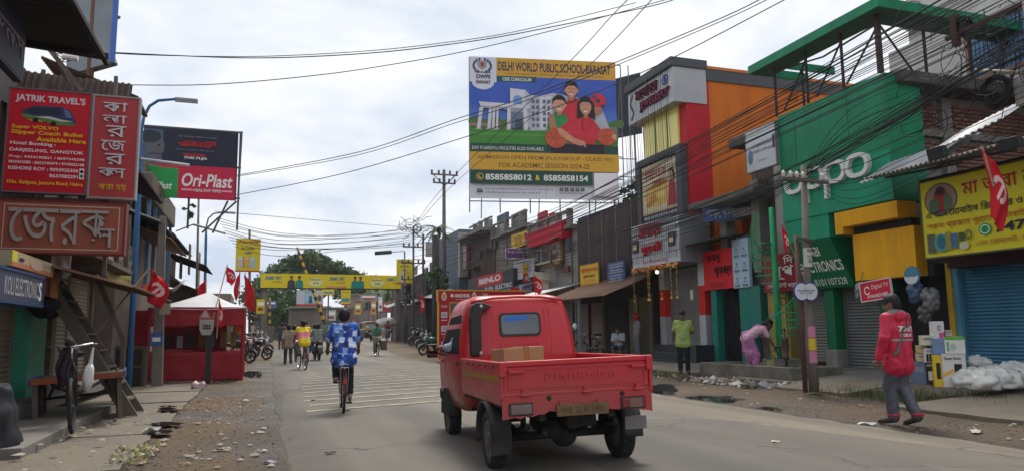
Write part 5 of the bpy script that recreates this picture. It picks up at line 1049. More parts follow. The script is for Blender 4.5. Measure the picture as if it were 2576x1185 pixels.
# children
SK = [pm(196,140,112,var=.18,vs=3),pm(172,116,92,var=.18,vs=3),pm(206,150,122,var=.18,vs=3)]; HR = pm(34,26,28); PRD = pm(196,44,58,var=.3,vs=2.2); PRD2 = pm(164,34,48); BALL = pm(190,84,54,var=.35,vs=1.6); BALL2 = pm(120,50,36); PGR = pm(40,140,78,var=.3,vs=2.5)
def face_(cx,cy,rx,ry,sk,girl=False):
    if girl: f.poly([(cx - rx*1.45,cy - ry*1.5),(cx - rx*1.35,cy + ry*.5),(cx - rx*.7,cy + ry*1.35),(cx + rx*.5,cy + ry*1.4),(cx + rx*1.35,cy + ry*.6),(cx + rx*1.6,cy - ry*1.6),(cx + rx*.6,cy - ry*1.3),(cx - rx*.6,cy - ry*1.3)],HR)
    else: f.ell(cx,cy + ry*.35,rx*1.12,ry*1.02,HR)
    f.rect(cx - rx*.35,cy - ry*1.4,cx + rx*.35,cy - ry*.6,SK[1])
    if not girl: f.ell(cx - rx*1.02,cy - ry*.05,rx*.16,ry*.22,sk); f.ell(cx + rx*1.02,cy - ry*.05,rx*.16,ry*.22,sk)
    f.poly([(cx - rx*.95,cy + ry*.35),(cx - rx*.9,cy - ry*.3),(cx - rx*.5,cy - ry*.85),(cx,cy - ry*1.02),(cx + rx*.5,cy - ry*.85),(cx + rx*.9,cy - ry*.3),(cx + rx*.95,cy + ry*.35),(cx + rx*.5,cy + ry*.68),(cx - rx*.5,cy + ry*.68)],sk)
    for sg_ in (-1,1): f.ell(cx + sg_*rx*.42,cy + ry*.08,rx*.17,ry*.08,WHT,8); f.ell(cx + sg_*rx*.42,cy + ry*.08,rx*.08,ry*.08,BLK,8); f.rect(cx + sg_*rx*.42 - rx*.2,cy + ry*.24,cx + sg_*rx*.42 + rx*.2,cy + ry*.29,HR)
    f.poly([(cx - rx*.12,cy - ry*.28),(cx + rx*.12,cy - ry*.28),(cx,cy + ry*.05)],SK[1]); f.poly([(cx - rx*.4,cy - ry*.45),(cx + rx*.4,cy - ry*.45),(cx + rx*.2,cy - ry*.64),(cx - rx*.2,cy - ry*.64)],WHT); f.rect(cx - rx*.42,cy - ry*.44,cx + rx*.42,cy - ry*.40,pm(140,70,64))
f.ell(.868,.705,.056,.056,PRD); f.ell(.868,.705,.016,.016,pm(50,60,90)); f.ell(.84,.735,.012,.012,pm(50,60,90)); f.ell(.9,.67,.012,.012,pm(50,60,90)); f.poly([(.84,.66),(.885,.66),(.9,.63),(.86,.6),(.83,.62)],SK[1])
f.poly([(.60,.52),(.63,.66),(.66,.71),(.73,.71),(.78,.66),(.80,.5)],PRD); f.poly([(.66,.71),(.695,.67),(.73,.71),(.70,.73)],PRD2); face_(.685,.775,.042,.052,SK[0])
f.poly([(.515,.50),(.53,.57),(.58,.62),(.64,.6),(.68,.5),(.66,.36),(.54,.36)],PGR); f.poly([(.56,.615),(.60,.575),(.64,.6)],pm(26,104,60)); face_(.60,.665,.043,.055,SK[2])
f.poly([(.53,.60),(.56,.6),(.575,.52),(.60,.48),(.57,.45),(.53,.51)],SK[1])
f.poly([(.57,.44),(.60,.50),(.68,.575),(.75,.6),(.82,.58),(.88,.50),(.885,.43),(.84,.41),(.84,.37),(.66,.37),(.66,.44)],PRD); f.poly([(.72,.59),(.765,.555),(.80,.59),(.76,.575)],PRD2); f.rect(.745,.49,.765,.56,PRD2)
f.rect(.54,.318,.90,.388,pm(34,30,44)); face_(.78,.655,.042,.056,SK[0],True)
f.ell(.575,.43,.073,.073,BALL,28); f.stroke([(.505,.43),(.575,.415),(.645,.44)],.003,BALL2); f.stroke([(.575,.5),(.565,.43),(.58,.36)],.003,BALL2); f.stroke([(.53,.485),(.55,.43),(.525,.375)],.003,BALL2)
f.ell(.92,.445,.065,.062,BALL,28); f.stroke([(.855,.445),(.92,.455),(.985,.44)],.003,BALL2); f.stroke([(.92,.505),(.93,.445),(.915,.385)],.003,BALL2)
f.poly([(.58,.50),(.61,.50),(.70,.43),(.76,.41),(.77,.385),(.74,.375),(.69,.39),(.6,.45)],SK[0])
for k in range(4): f.stroke([(.735 + .008*k,.40 - .004*k),(.775,.40 - .012*k)],.006,SK[2])
f.poly([(.95,.44),(.985,.42),(.99,.46),(.97,.47)],SK[2]); f.poly([(.62,.47),(.66,.44),(.68,.41),(.64,.42)],SK[2])
f.rect(0,.193,1,.318,OR); f.text('ADMISSION OPEN FROM (PLAYGROUP - CLASS VIII)',.05,.262,.955,.294,pm(84,62,40),bold=.005); f.text('FOR ACADEMIC SESSION 2024-25',.19,.212,.795,.245,pm(84,62,40),bold=.005)
f.rect(0,.098,.815,.19,DG); f.text('8585858012',.10,.123,.405,.165,WHT,bold=.03); f.text('&',.43,.125,.46,.163,pm(226,180,50),bold=.03); f.text('8585858154',.485,.123,.785,.165,WHT,bold=.03); f.ring(.065,.145,.024,.024,.004,pm(226,180,50)); f.stroke([(.056,.155),(.06,.14),(.072,.133)],.008,pm(226,180,50))
f.poly([(.045,.035),(.082,.035),(.082,.062),(.045,.062)],pm(60,60,66)); f.stroke([(.045,.062),(.0635,.046),(.082,.062)],.003,WHT); f.text('admission@dwpsbarasat.com (for admission)',.10,.052,.545,.07,pm(60,60,70)); f.text('info@dwpsbarasat.com (for enquiry)',.10,.027,.46,.045,pm(60,60,70)); f.rect(.57,.02,.572,.085,pm(120,120,130))
for k in range(5): f.rect(.59 + k*.036,.052,.614 + k*.036,.076,pm(50,50,58)); f.text(('f','in','y','M','You')[k],.597 + k*.036,.057,.607 + k*.036,.072,WHT)
f.rect(.499,0,.5005,1,pm(120,120,120)); f.rect(.825,.02,.985,.185,pm(226,226,230)); f.text('www.dwpsbarasat.com',.59,.03,.79,.044,pm(90,90,100)); f.build(t)
fm = thing('billboard_scaffold','thin rusty steel scaffold standing behind the school billboard','scaffold',(A + B)/2 + Vector((0,0,z0 - .9 - (A.z + B.z)/2)))
exx = (B - A); exx.z = 0; wB = exx.length; exx.normalize(); bk_ = Vector((-exx.y,exx.x,0))
def bp(a,z,d): q = Vector((A.x,A.y,0)) + exx*(a*wB) + bk_*d; q.z = z; return q
for a_ in (.0,.2,.4,.6,.8,1.0): MB().bar(bp(a_,z0 - .9,.16),bp(a_,z1 + .02,.16),.06).build('upright',M_STEEL,fm)
for zz_ in (z0 - .15,z0 + 1.4,z0 + 2.9,z0 + 4.4,z1 - .1): MB().bar(bp(-.0,zz_,.23),bp(1.04,zz_,.23),.06).build('rail',M_STEEL,fm)
for a_ in (.1,.5,.9,1.04): MB().bar(bp(a_,z0 - .9,2.6),bp(a_,z1 - 1.2,.25),.06).build('stay',M_STEEL,fm)
for a_ in (1.045,1.1): MB().bar(bp(a_,z0 - 1.2,.3),bp(a_,z1 - .05,.3),.05).build('upright',M_STEEL,fm)
for zz_ in (z0 + .4,z0 + 1.6,z0 + 2.8): MB().bar(bp(1.02,zz_,.28),bp(1.14,zz_,.28),.05).build('rail',M_STEEL,fm)
t, fc = boardP('dark_hoarding','plain dark blue hoarding seen behind the right edge of the school billboard','billboard',(CAMP + ray(1520,270)*55).xy,(CAMP + ray(1612,270)*53).xy,(CAMP + ray(1560,348)*54).z,(CAMP + ray(1560,192)*54).z,pm(30,38,52),None,th=.1)
for a_ in (.2,.8): 
    q = (CAMP + ray(1520 + 92*a_,270)*(55 - 2*a_)); MB().bar((q.x + .1,q.y + .15,6),(q.x + .1,q.y + .15,18),.1).build('support',M_STEEL,t)
# ---------------------------------------------------------------- red pickup
def paint_fn(t,b):
    p = tnode(t,'ShaderNodeTexCoord').outputs['Object']; w_ = tnode(t,'ShaderNodeNewGeometry').outputs['Position']; zz_ = tnode(t,'ShaderNodeSeparateXYZ',{0: w_}).outputs[2]
    n_ = tnoise(t,w_,3.2,8,.68); n2_ = tnoise(t,w_,30,5,.6)
    dust = tmath(t,'MULTIPLY',tmr(t,zz_,1.0,.45,.0,.85),tmr(t,n_,.28,.62,.25,1.0))
    c = tmix(t,tmr(t,n2_,.3,.7,0,.3),(.50,.007,.016),(.42,.007,.014)); c = tmix(t,dust,c,(.18,.085,.07))
    t.links.new(c,b.inputs['Base Color']); t.links.new(tmr(t,n_,.3,.7,.34,.62),b.inputs['Roughness']); b.inputs['Coat Weight'].default_value = .25; b.inputs['Coat Roughness'].default_value = .15
PAINT = nmat(paint_fn)
RUB = mat((.02,.02,.021),rough=.75,var=.3,vs=8,dirt=.5,dcol=(.09,.08,.07),ds=5); BLKP = mat((.028,.028,.03),rough=.55,var=.25,dirt=.3,dcol=(.1,.09,.08),ds=3); GREYM = mat((.16,.155,.15),rough=.5,metal=.5,var=.2,dirt=.5,dcol=(.12,.1,.08),ds=4); UND = mat((.03,.028,.026),rough=.85,var=.4,vs=6)
GLASS = mat((.5,.56,.6),rough=.05,var=0,spec=.6,trans=.82); LENSR = mat((.2,.03,.03),rough=.3,var=.3,vs=20); LENSW = mat((.17,.13,.12),rough=.3,var=.2)
h0 = G(1243,1175,.06); hd = R(-4.7)
HD = Vector((math.sin(-hd),math.cos(hd),0)); RTV = Vector((math.cos(hd),-math.sin(-hd),0))
tr = thing('pickup_truck','small red pickup truck driving away with an open low-sided load bed','truck',(0,0,0),rz=0)
tr.rotation_euler = (R(-.6),R(-1.6),hd); base = h0 + RTV*.62; tr.location = (base.x - .01,base.y,.078); tr.scale = (.935,.955,.955)
def wheel(par,c,r_,w_,side=1,spoke=False):
    b_ = MB(); pr_ = [(r_*.66,-w_*.42),(r_*.86,-w_*.5),(r_*.97,-w_*.44),(r_,-w_*.25),(r_,w_*.25),(r_*.97,w_*.44),(r_*.86,w_*.5),(r_*.66,w_*.42)]
    b_.lathe(pr_,32,c,'x',closed=True); ty = b_.build('tyre',RUB,par,smooth=True)
    return ty
for nm, x, y, s_ in (('l',-.64,0,-1),('r',.64,0,1),('l',-.62,2.45,-1),('r',.62,2.45,1)):
    c = (x,y,.262)
    q = MB(); o_ = s_*.055
    prof = [(.0,o_ + s_*.012),(.045,o_ + s_*.015),(.05,o_ - s_*.005),(.10,o_ - s_*.012),(.135,o_ + s_*.004),(.165,o_ + s_*.004),(.172,o_ + s_*.012),(.178,o_),(.178,-o_)]
    q.lathe(prof,28,c,'x'); W_ = q.build('wheel',GREYM,tr,smooth=True)
    b_ = MB()
    for k in range(8): a = 2*PI*k/8; b_.lathe([(.0,.0),(.014,0)],6,(x + o_ + s_*.004,y + .115*math.cos(a),.262 + .115*math.sin(a)),'x')
    b_.build('wheel_hole',BLK,W_)
    b_ = MB(); r_, w_ = .262, .155; b_.lathe([(r_*.67,-w_*.40),(r_*.84,-w_*.5),(r_*.95,-w_*.46),(r_,-w_*.3),(r_,w_*.3),(r_*.95,w_*.46),(r_*.84,w_*.5),(r_*.67,w_*.40)],36,c,'x',closed=True)
    b_.build('tyre',RUB,W_,smooth=True)
    b_ = MB()
    for k in range(30):
        a = 2*PI*k/30
        for j in (-1,0,1): b_.obox((x + j*.042,y + (r_ + .001)*math.cos(a + .1*j),.262 + (r_ + .001)*math.sin(a + .1*j)),(.036,.026,.012),Matrix.Rotation(a + .1*j - PI/2,3,'X'))
    b_.build('tread',RUB,W_)
BW, TY, BY1, FZ, RZ = .71, -.66, 1.24, .70, .985
# bed floor, sides, headboard
MB().box((-BW + .04,TY + .05,FZ - .05),(BW - .04,BY1,FZ)).build('bed_floor',PAINT,tr)
for s_ in (-1,1):
    MB().box((s_*BW,TY + .045,FZ - .09),(s_*(BW - .035),BY1,RZ - .035)).build('bed_side',PAINT,tr,bevel=.006)
    b_ = MB(); b_.box((s_*(BW + .012),TY + .03,RZ - .035),(s_*(BW - .05),BY1 + .01,RZ)); b_.build('bed_rail',PAINT,tr,bevel=.008)
    for yy_ in (-.35,-.05,.25,.55,.85): MB().tube([(s_*(BW + .006),yy_,RZ - .045),(s_*(BW + .02),yy_ + .02,RZ - .06),(s_*(BW + .006),yy_ + .04,RZ - .045)],.007,5).build('rope_hook',PAINT,tr)
    MB().box((s_*(BW - .03),TY + .05,.575),(s_*(BW - .09),BY1,FZ - .092)).build('side_skirt',UND,tr)
MB().box((-BW + .04,BY1 - .02,FZ),(BW - .04,BY1,RZ + .0)).build('headboard',PAINT,tr)
# tailgate
tg = MB().box((-BW + .02,TY,FZ + .015),(BW - .02,TY + .032,RZ - .045)).build('tailgate',PAINT,tr,bevel=.006)
MB().box((-BW + .0,TY - .012,RZ - .044),(BW - .0,TY + .045,RZ + .004)).build('top_rail',PAINT,tg,bevel=.01)
b_ = MB(); b_.box((-BW + .06,TY - .008,FZ + .05),(BW - .06,TY,FZ + .058)).box((-BW + .06,TY - .008,RZ - .075),(BW - .06,TY,RZ - .066)).box((-BW + .06,TY - .008,FZ + .05),(-BW + .068,TY,RZ - .066)).box((BW - .068,TY - .008,FZ + .05),(BW - .06,TY,RZ - .066)); b_.build('pressed_edge',PAINT,tg)
fq = Face((-.31,TY - .0005,FZ + .11),(1,0,0),(0,0,1),.68,.075); fq.text('Mahindra',0,0,1,1,PAINT,bold=.0,raised=.005); fq.build(tg,'embossed_name')
for x in (-.5,.08,.58): MB().box((x - .03,TY - .022,FZ - .02),(x + .03,TY - .002,FZ + .045)).build('hinge',PAINT,tg,bevel=.005); MB().tube([(x - .045,TY - .018,FZ - .005),(x + .045,TY - .018,FZ - .005)],.01,6).build('hinge_pin',PAINT,tg)
for s_ in (-1,1):
    MB().box((s_*(BW - .2),TY - .045,RZ - .10),(s_*(BW - .06),TY - .014,RZ - .075)).build('latch_handle',PAINT,tg,bevel=.005); MB().box((s_*(BW + .022),TY - .03,RZ - .13),(s_*(BW - .045),TY + .03,RZ + .005)).build('latch_block',PAINT,tr,bevel=.01); MB().box((s_*(BW + .014),TY - .012,FZ - .03),(s_*(BW - .018),TY + .045,RZ - .132)).build('corner_post',PAINT,tr,bevel=.006)
# lower rear panel with wavy worn edge
n = 26; lo = [(-BW + (2*BW)*i/n,.495 + .022*math.sin(i*.9)*(i % 3)*.4 + (.03 if 3 < i < 23 else 0) + (.0 if i < 8 else .012)) for i in range(n + 1)]
b_ = MB(); b_.prism([(x,z) for x,z in lo] + [(BW,FZ),(-BW,FZ)],(Vector((0,TY + .012,0)),Vector((1,0,0)),Vector((0,0,1)),Vector((0,-1,0))),0,.012); rp = b_.build('rear_panel',PAINT,tr)
b_ = MB(); b_.box((-BW,TY - .004,FZ - .012),(BW,TY + .03,FZ + .012)); b_.build('panel_fold',PAINT,rp,bevel=.005)
for s_, m_ in ((-1,LENSW),(1,LENSR)):
    x0, x1 = (-BW + .07,-BW + .265) if s_ < 0 else (BW - .3,BW - .08)
    lm_ = MB().box((x0,TY - .03,.535),(x1,TY - .002,.62)).build('tail_lamp',m_,tr,bevel=.012); MB().box((x0 - .012,TY - .016,.525),(x1 + .012,TY - .0015,.632)).build('lamp_rim',BLKP,lm_,bevel=.006)
    if s_ > 0: MB().box((x0 + .07,TY - .0315,.537),(x1 - .03,TY - .0302,.618)).build('lamp_segment',mat((.2,.1,.09),rough=.3),lm_)
for x in (-.28,.42): MB().lathe([(.024,-.006),(.018,-.012),(.0,-.013)],12,(x,TY + .004,.66),'y').build('reflector_socket',UND,rp)
pl = MB().box((-.22,TY - .03,.50),(.27,TY - .016,.60)).build('number_plate',mat((.17,.105,.05),var=.3,vs=10,dirt=.8,dcol=(.12,.06,.045),ds=6),tr)
fq = Face((-.22,TY - .03,.50),(1,0,0),(0,0,1),.49,.1); fq.text('WB 25 K 5483',.08,.25,.92,.78,mat((.085,.055,.035))); fq.build(pl,'plate_lettering')
for x in (-.16,.2): MB().box((x - .03,TY - .022,.60),(x + .03,TY - .012,.63)).build('plate_bracket',PAINT,pl)
# yellow strip on the side
MB().box((-BW - .003,TY + .1,.81),(-BW,BY1 - .12,.86)).build('reflective_strip',mat((.36,.20,.03),var=.2,dirt=.5,dcol=(.2,.1,.05),ds=3),tr)
# cab: two-tier body
def ring(z,hw,y0,y1): return z, hw, y0, y1
cab = MB()
sec = [(.40,.66,1.27,2.98),(.55,.69,1.27,3.04),(.85,.705,1.26,3.03),(1.02,.70,1.265,2.95),(1.18,.685,1.28,2.82),(1.36,.655,1.30,2.66),(1.52,.615,1.325,2.50),(1.60,.585,1.35,2.40),(1.655,.535,1.40,2.28),(1.685,.44,1.50,2.10),(1.692,.2,1.68,1.92)]
cr_ = []
for (z,hw,y0,y1) in sec:
    rr = min(.12,hw*.35); pts = []
    for (cx,cy,a0) in ((hw - rr,y0 + rr,-90),(hw - rr*1.4,y1 - rr*1.4,0),(-hw + rr*1.4,y1 - rr*1.4,90),(-hw + rr,y0 + rr,180)):
        for k in range(5):
            a = R(a0 + 22.5*k); q_ = rr if cy < 2 else rr*1.4; pts.append((cx + q_*math.cos(a),cy + q_*math.sin(a),z))
    cr_.append(pts)
nn_ = 20
for p in cr_: cab.v.extend(p)
for i in range(len(sec) - 1):
    for j in range(nn_): cab.f.append((i*nn_ + j,i*nn_ + (j + 1) % nn_,(i + 1)*nn_ + (j + 1) % nn_,(i + 1)*nn_ + j)); cab.m.append(0)
cab.f.append(tuple(range((len(sec) - 1)*nn_,len(sec)*nn_))); cab.m.append(0); cab.f.append(tuple(reversed(range(nn_)))); cab.m.append(0)
cabo = cab.build('cab',PAINT,tr,smooth=True)
# gutter lip, back ribs, rear window
b_ = MB(); b_.tube([(-.56,1.325,1.60),(-.3,1.345,1.645),(0,1.35,1.655),(.3,1.345,1.645),(.56,1.325,1.60)],.016,6); b_.build('roof_lip',PAINT,cabo,smooth=True)
def backy(z): return 1.262 + max(0,z - 1.0)*.115
for x in (-.38,-.32,.33,.39): MB().bar((x,backy(1.05) - .004,1.0),(x*.97,backy(1.5) + .0,1.5),.022,.012,upv=(0,1,0)).build('pressed_rib',PAINT,cabo)
for k in range(9): x = -.22 + k*.055; MB().bar((x,backy(1.03) - .004,1.0),(x,backy(1.1) - .004,1.12),.03,.012,upv=(0,1,0)).build('pressed_rib',PAINT,cabo)
def rrect(x0,x1,z0,z1,r_,n=5):
    ps = []
    for cx, cz, a0 in ((x1 - r_,z0 + r_,-90),(x1 - r_,z1 - r_,0),(x0 + r_,z1 - r_,90),(x0 + r_,z0 + r_,180)):
        for k in range(n + 1): a = R(a0 + 90*k/n); ps.append((cx + r_*math.cos(a),cz + r_*math.sin(a)))
    return ps
sl_ = .115; eyb = Vector((0,sl_,1)).normalized(); fr_b = (Vector((0,backy(1.2) - .002,1.2)),Vector((1,0,0)),eyb,Vector((1,0,0)).cross(eyb))
rw = MB().prism(rrect(-.24,.26,.0,.27,.05),fr_b,-.02,.016).build('rear_window',BLKP,cabo)
MB().prism(rrect(-.215,.235,.025,.245,.04),fr_b,.012,.019).build('pane',mat((.10,.13,.14),rough=.06,var=.3,vs=3,spec=.7),rw)
MB().prism([(-.19,.165),(.10,.185),(.11,.24),(-.18,.225)],fr_b,.0195,.0205).build('painted_reflection',mat(srgb(46,110,190),rough=.2,var=.2,vs=8),rw)  # blue reflection on the rear pane, painted as a coloured patch
# snorkel
sn = MB(); sn.prism([(-.60,1.0),(-.50,1.0),(-.475,1.10),(-.475,1.42),(-.44,1.5),(-.33,1.545),(-.44,1.59),(-.52,1.595),(-.575,1.56),(-.60,1.42)],(Vector((0,1.235,0)),Vector((1,0,0)),Vector((0,.0,1)),Vector((0,-1,0))),-.09,.05); so_ = sn.build('air_duct',BLKP,tr,bevel=.015)
for (x,z) in ((-.47,1.55),(-.49,1.03)): MB().lathe([(.02,-.008),(.012,-.014),(0,-.014)],10,(x,1.19,z),'y').build('bolt',SILV,so_)
# side doors and windows (inclined upper body)
for s_ in (-1,1):
    o_ = Vector((s_*.707,1.45,1.0)); uv = Vector((s_*(.615 - .705),0,1.50 - 1.0)).normalized(); fv = Vector((0,1,0)); nv_ = Vector((s_,0,.18)).normalized()
    fr2 = (o_,fv,uv,nv_) ; P_ = [(0.0,.03),(1.28,.03),(1.0,.28),(.82,.46),(.12,.48),(.02,.40)]
    if s_ > 0: P_ = P_
    w2 = MB().prism(P_,fr2,-.03,.012).build('door_window',mat((.012,.012,.014),rough=.6,var=0,spec=.1),cabo)
    b_ = MB(); b_.box((s_*.706,1.42,.46),(s_*.7075,1.428,1.0)).box((s_*.706,2.42,.62),(s_*.7075,2.428,1.0)); b_.build('door_gap',UND,cabo)
    MB().box((s_*.705,1.47,.90),(s_*.722,1.60,.93)).build('door_handle',BLKP,cabo,bevel=.004)
    # arch lip over the front wheel
    b_ = MB(); b_.grid(lambda a,b: (s_*(.56 + .155*b),2.45 + (.325 - .01*b)*math.cos(PI*a),.262 + .325*math.sin(PI*a)),20,2); b_.build('wheel_arch',UND,cabo,smooth=True,solid=.012)
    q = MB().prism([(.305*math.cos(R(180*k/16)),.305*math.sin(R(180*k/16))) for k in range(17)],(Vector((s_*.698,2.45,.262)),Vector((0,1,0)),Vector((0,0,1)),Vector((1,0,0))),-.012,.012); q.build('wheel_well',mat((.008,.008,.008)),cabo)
    # rear mudguards
    b_ = MB(); b_.grid(lambda a,b: (s_*(.55 + .2*b),.33*math.cos(R(-12) + R(200)*a),.275 + .33*math.sin(R(-12) + R(200)*a)),22,4); b_.build('mudguard',BLKP,tr,smooth=True,solid=.015)
    MB().box((s_*.56,-.36,.16 if s_ < 0 else .30),(s_*.75,-.345,.45) if s_ < 0 else (s_*.78,-.345,.42)).build('mud_flap',RUB if s_ < 0 else mat((.2,.19,.18),dirt=.4),tr)
MB().box((-.52,2.62,1.08),(.52,2.66,1.12)).build('dash',BLK,cabo)
# mirror
mi = MB().obox((-.86,2.45,1.06),(.15,.05,.17),Matrix.Rotation(R(15),3,'Z')).build('wing_mirror',BLKP,cabo,bevel=.02); MB().obox((-.855,2.42,1.06),(.12,.006,.135),Matrix.Rotation(R(15),3,'Z')).build('mirror_glass',mat((.5,.5,.5),rough=.05,metal=1,var=0),mi); MB().tube([(-.70,2.47,1.0),(-.80,2.46,1.03)],.012).build('mirror_arm',BLKP,mi)
MB().ball((-.715,2.62,.93),(.015,.03,.02),8,6).build('side_indicator',mat((.6,.2,.02),rough=.3),cabo)
MB().box((-.68,3.0,.42),(.68,3.09,.56)).build('front_bumper',BLKP,cabo,bevel=.02)
# underbody
for s_ in (-1,1): MB().box((s_*.30,TY + .06,.46),(s_*.36,2.6,.56)).build('chassis_rail',UND,tr)
b_ = MB(); b_.tube([(-.58,0,.262),(.58,0,.262)],.04,10); b_.ball((.06,0,.255),(.13,.12,.12),14,10); b_.build('rear_axle',UND,tr,smooth=True)
for s_ in (-1,1): MB().tube([(s_*.43,-.45,.40),(s_*.43,0,.31),(s_*.43,.45,.40)],.03,6).build('leaf_spring',UND,tr); MB().tube([(s_*.36,-.05,.30),(s_*.33,.08,.62)],.028,8).build('shock_absorber',UND,tr)
MB().tube([(-.12,-.25,.33),(-.12,.30,.36)],.085,12).build('silencer',UND,tr,smooth=True); MB().tube([(-.3,-.55,.34),(-.22,-.3,.35),(-.12,-.25,.34)],.022,8).build('tail_pipe',UND,tr,smooth=True)
MB().box((.1,.25,.30),(.5,.85,.52)).build('engine',UND,tr,bevel=.03); MB().box((-.55,.5,.34),(-.2,.95,.52)).build('fuel_tank',UND,tr,bevel=.03); MB().box((-.05,-.45,.36),(.25,-.2,.5)).build('gearbox',UND,tr,bevel=.04)
MB().tube([(.05,-.05,.262),(.2,-.3,.36),(.05,-.5,.42)],.018,6).build('cable',BLK,tr)
MB().box((-.6,1.27,.40),(.6,2.3,.44)).build('cab_floor',UND,tr)
# cardboard carton in the load bed
cb_ = thing('carton','taped brown cardboard carton standing in the red load bed','box',(0,0,0),rz=0)
cb_.scale = (.955,.955,.955); cb_.location = tr.matrix_basis @ Vector((-.23,.62,FZ + .002)); cb_.rotation_euler = (R(-.6),R(-1.6),hd + R(14))
CARD = mat((.36,.235,.12),var=.12,vs=4,rough=.8,dirt=.2,dcol=(.25,.16,.09))
b_ = MB().hexa([(-.24,-.17,0),(.24,-.17,0),(.24,.17,0),(-.24,.17,0),(-.23,-.17,.385),(.24,-.17,.39),(.235,.17,.385),(-.2,.17,.37)]); b_.build('carton_body',CARD,cb_,bevel=.006)
b_ = MB(); b_.box((-.0,-.1725,.0),(.07,-.171,.385)).box((-.0,-.171,.3895),(.07,.17,.391)).box((.03,-.174,.06),(.13,-.1728,.13)).box((-.02,-.176,.18),(.08,-.1745,.23)); b_.build('packing_tape',mat((.3,.16,.05),rough=.25),cb_)
# ---------------------------------------------------------------- people: one continuous surface from blended tapered limbs
def nets(prims,vox,k=.028,folds=0.0,seed=0):
    A = np.array([p[0] for p in prims],float); B = np.array([p[1] for p in prims],float); RA = np.array([p[2] for p in prims]); RB = np.array([p[3] for p in prims])
    mr_ = np.maximum(RA,RB)[:,None]; lo = np.minimum(A - mr_,B - mr_).min(0) - 2.2*vox; hi = np.maximum(A + mr_,B + mr_).max(0) + 2.2*vox
    n = np.ceil((hi - lo)/vox).astype(int) + 1
    gx, gy, gz_ = [lo[i] + vox*np.arange(n[i]) for i in range(3)]
    X, Y, Z = np.meshgrid(gx,gy,gz_,indexing='ij'); P = np.stack([X,Y,Z],-1).reshape(-1,3)
    D = np.full(len(P),9.0)
    def dist(P,i):
        ab = B[i] - A[i]; L2 = max(ab @ ab,1e-9); t = np.clip((P - A[i]) @ ab/L2,0,1)
        return np.linalg.norm(P - A[i] - t[:,None]*ab,axis=1) - (RA[i] + (RB[i] - RA[i])*t)
    cloth_ = [p[5] if len(p) > 5 else 0 for p in prims]
    for i in range(len(prims)):
        r_ = max(RA[i],RB[i]) + .07; a = np.minimum(A[i],B[i]) - r_; b = np.maximum(A[i],B[i]) + r_
        sel = np.where(((P >= a) & (P <= b)).all(1))[0]
        if not len(sel): continue
        d = dist(P[sel],i)
        if folds and cloth_[i]: q = P[sel]; wv = np.sin(q[:,0]*17 + q[:,2]*9 + seed)*2.2 + np.sin(q[:,1]*21 - q[:,2]*7 + seed*2); d = d + folds*(np.sin(q[:,0]*31 + q[:,1]*22 + q[:,2]*15 + wv)*(.5 + .5*np.sin(q[:,2]*8 + q[:,0]*6 + seed)) + .45*np.sin(q[:,2]*46 - q[:,0]*37 + q[:,1]*29 + wv))
        c = D[sel]; kk = k if len(prims[i]) < 7 else prims[i][6]
        h = np.clip(.5 + .5*(c - d)/kk,0,1); D[sel] = c*(1 - h) + d*h - kk*h*(1 - h)
    D = D.reshape(n); S = D < 0
    c8 = [S[i:n[0] - 1 + i,j:n[1] - 1 + j,l:n[2] - 1 + l] for i in (0,1) for j in (0,1) for l in (0,1)]
    al = c8[0].copy(); an = c8[0].copy()
    for c in c8[1:]: al &= c; an |= c
    act = an & ~al; idx = -np.ones(act.shape,int); cells = np.argwhere(act); idx[act] = np.arange(len(cells))
    acc = np.zeros((len(cells),3)); cnt = np.zeros(len(cells))
    for ax in range(3):
        e = np.zeros(3,int); e[ax] = 1; o1, o2 = [q for q in range(3) if q != ax]
        for a in (0,1):
            for b in (0,1):
                off = np.zeros(3,int); off[o1] = a; off[o2] = b; p0 = cells + off; p1 = p0 + e
                d0 = D[p0[:,0],p0[:,1],p0[:,2]]; d1 = D[p1[:,0],p1[:,1],p1[:,2]]; m = (d0 < 0) != (d1 < 0)
                t = np.where(m,d0/np.where(np.abs(d0 - d1) < 1e-12,1,d0 - d1),0); acc[m] += (p0 + t[:,None]*e)[m]; cnt[m] += 1
    V = lo + vox*acc/cnt[:,None]; FA = []
    for ax in range(3):
        e = [0,0,0]; e[ax] = 1; o1, o2 = (ax + 1) % 3, (ax + 2) % 3
        s0 = S[tuple(slice(0,n[q] - e[q]) for q in range(3))]; s1 = S[tuple(slice(e[q],n[q]) for q in range(3))]
        ed = np.argwhere(s0 != s1); ed = ed[(ed[:,o1] > 0) & (ed[:,o2] > 0) & (ed[:,o1] < n[o1] - 1) & (ed[:,o2] < n[o2] - 1)]
        def ci(a,b):
            q = ed.copy(); q[:,o1] -= a; q[:,o2] -= b; return idx[q[:,0],q[:,1],q[:,2]]
        f_ = np.stack([ci(1,1),ci(0,1),ci(0,0),ci(1,0)],1); ins = s0[ed[:,0],ed[:,1],ed[:,2]]; f_[~ins] = f_[~ins][:,::-1]; FA.append(f_)
    FA = np.concatenate(FA); FA = FA[(FA >= 0).all(1)]
    C = V[FA].mean(1); best = np.full(len(C),9.0); own = np.zeros(len(C),int)
    for i in range(len(prims)):
        d = dist(C,i) - (.004 if prims[i][4] in ('hair','trim','dark','white','lips') else 0); m = d < best; best[m] = d[m]; own[m] = i
    return V, FA, [prims[i][4] for i in own]
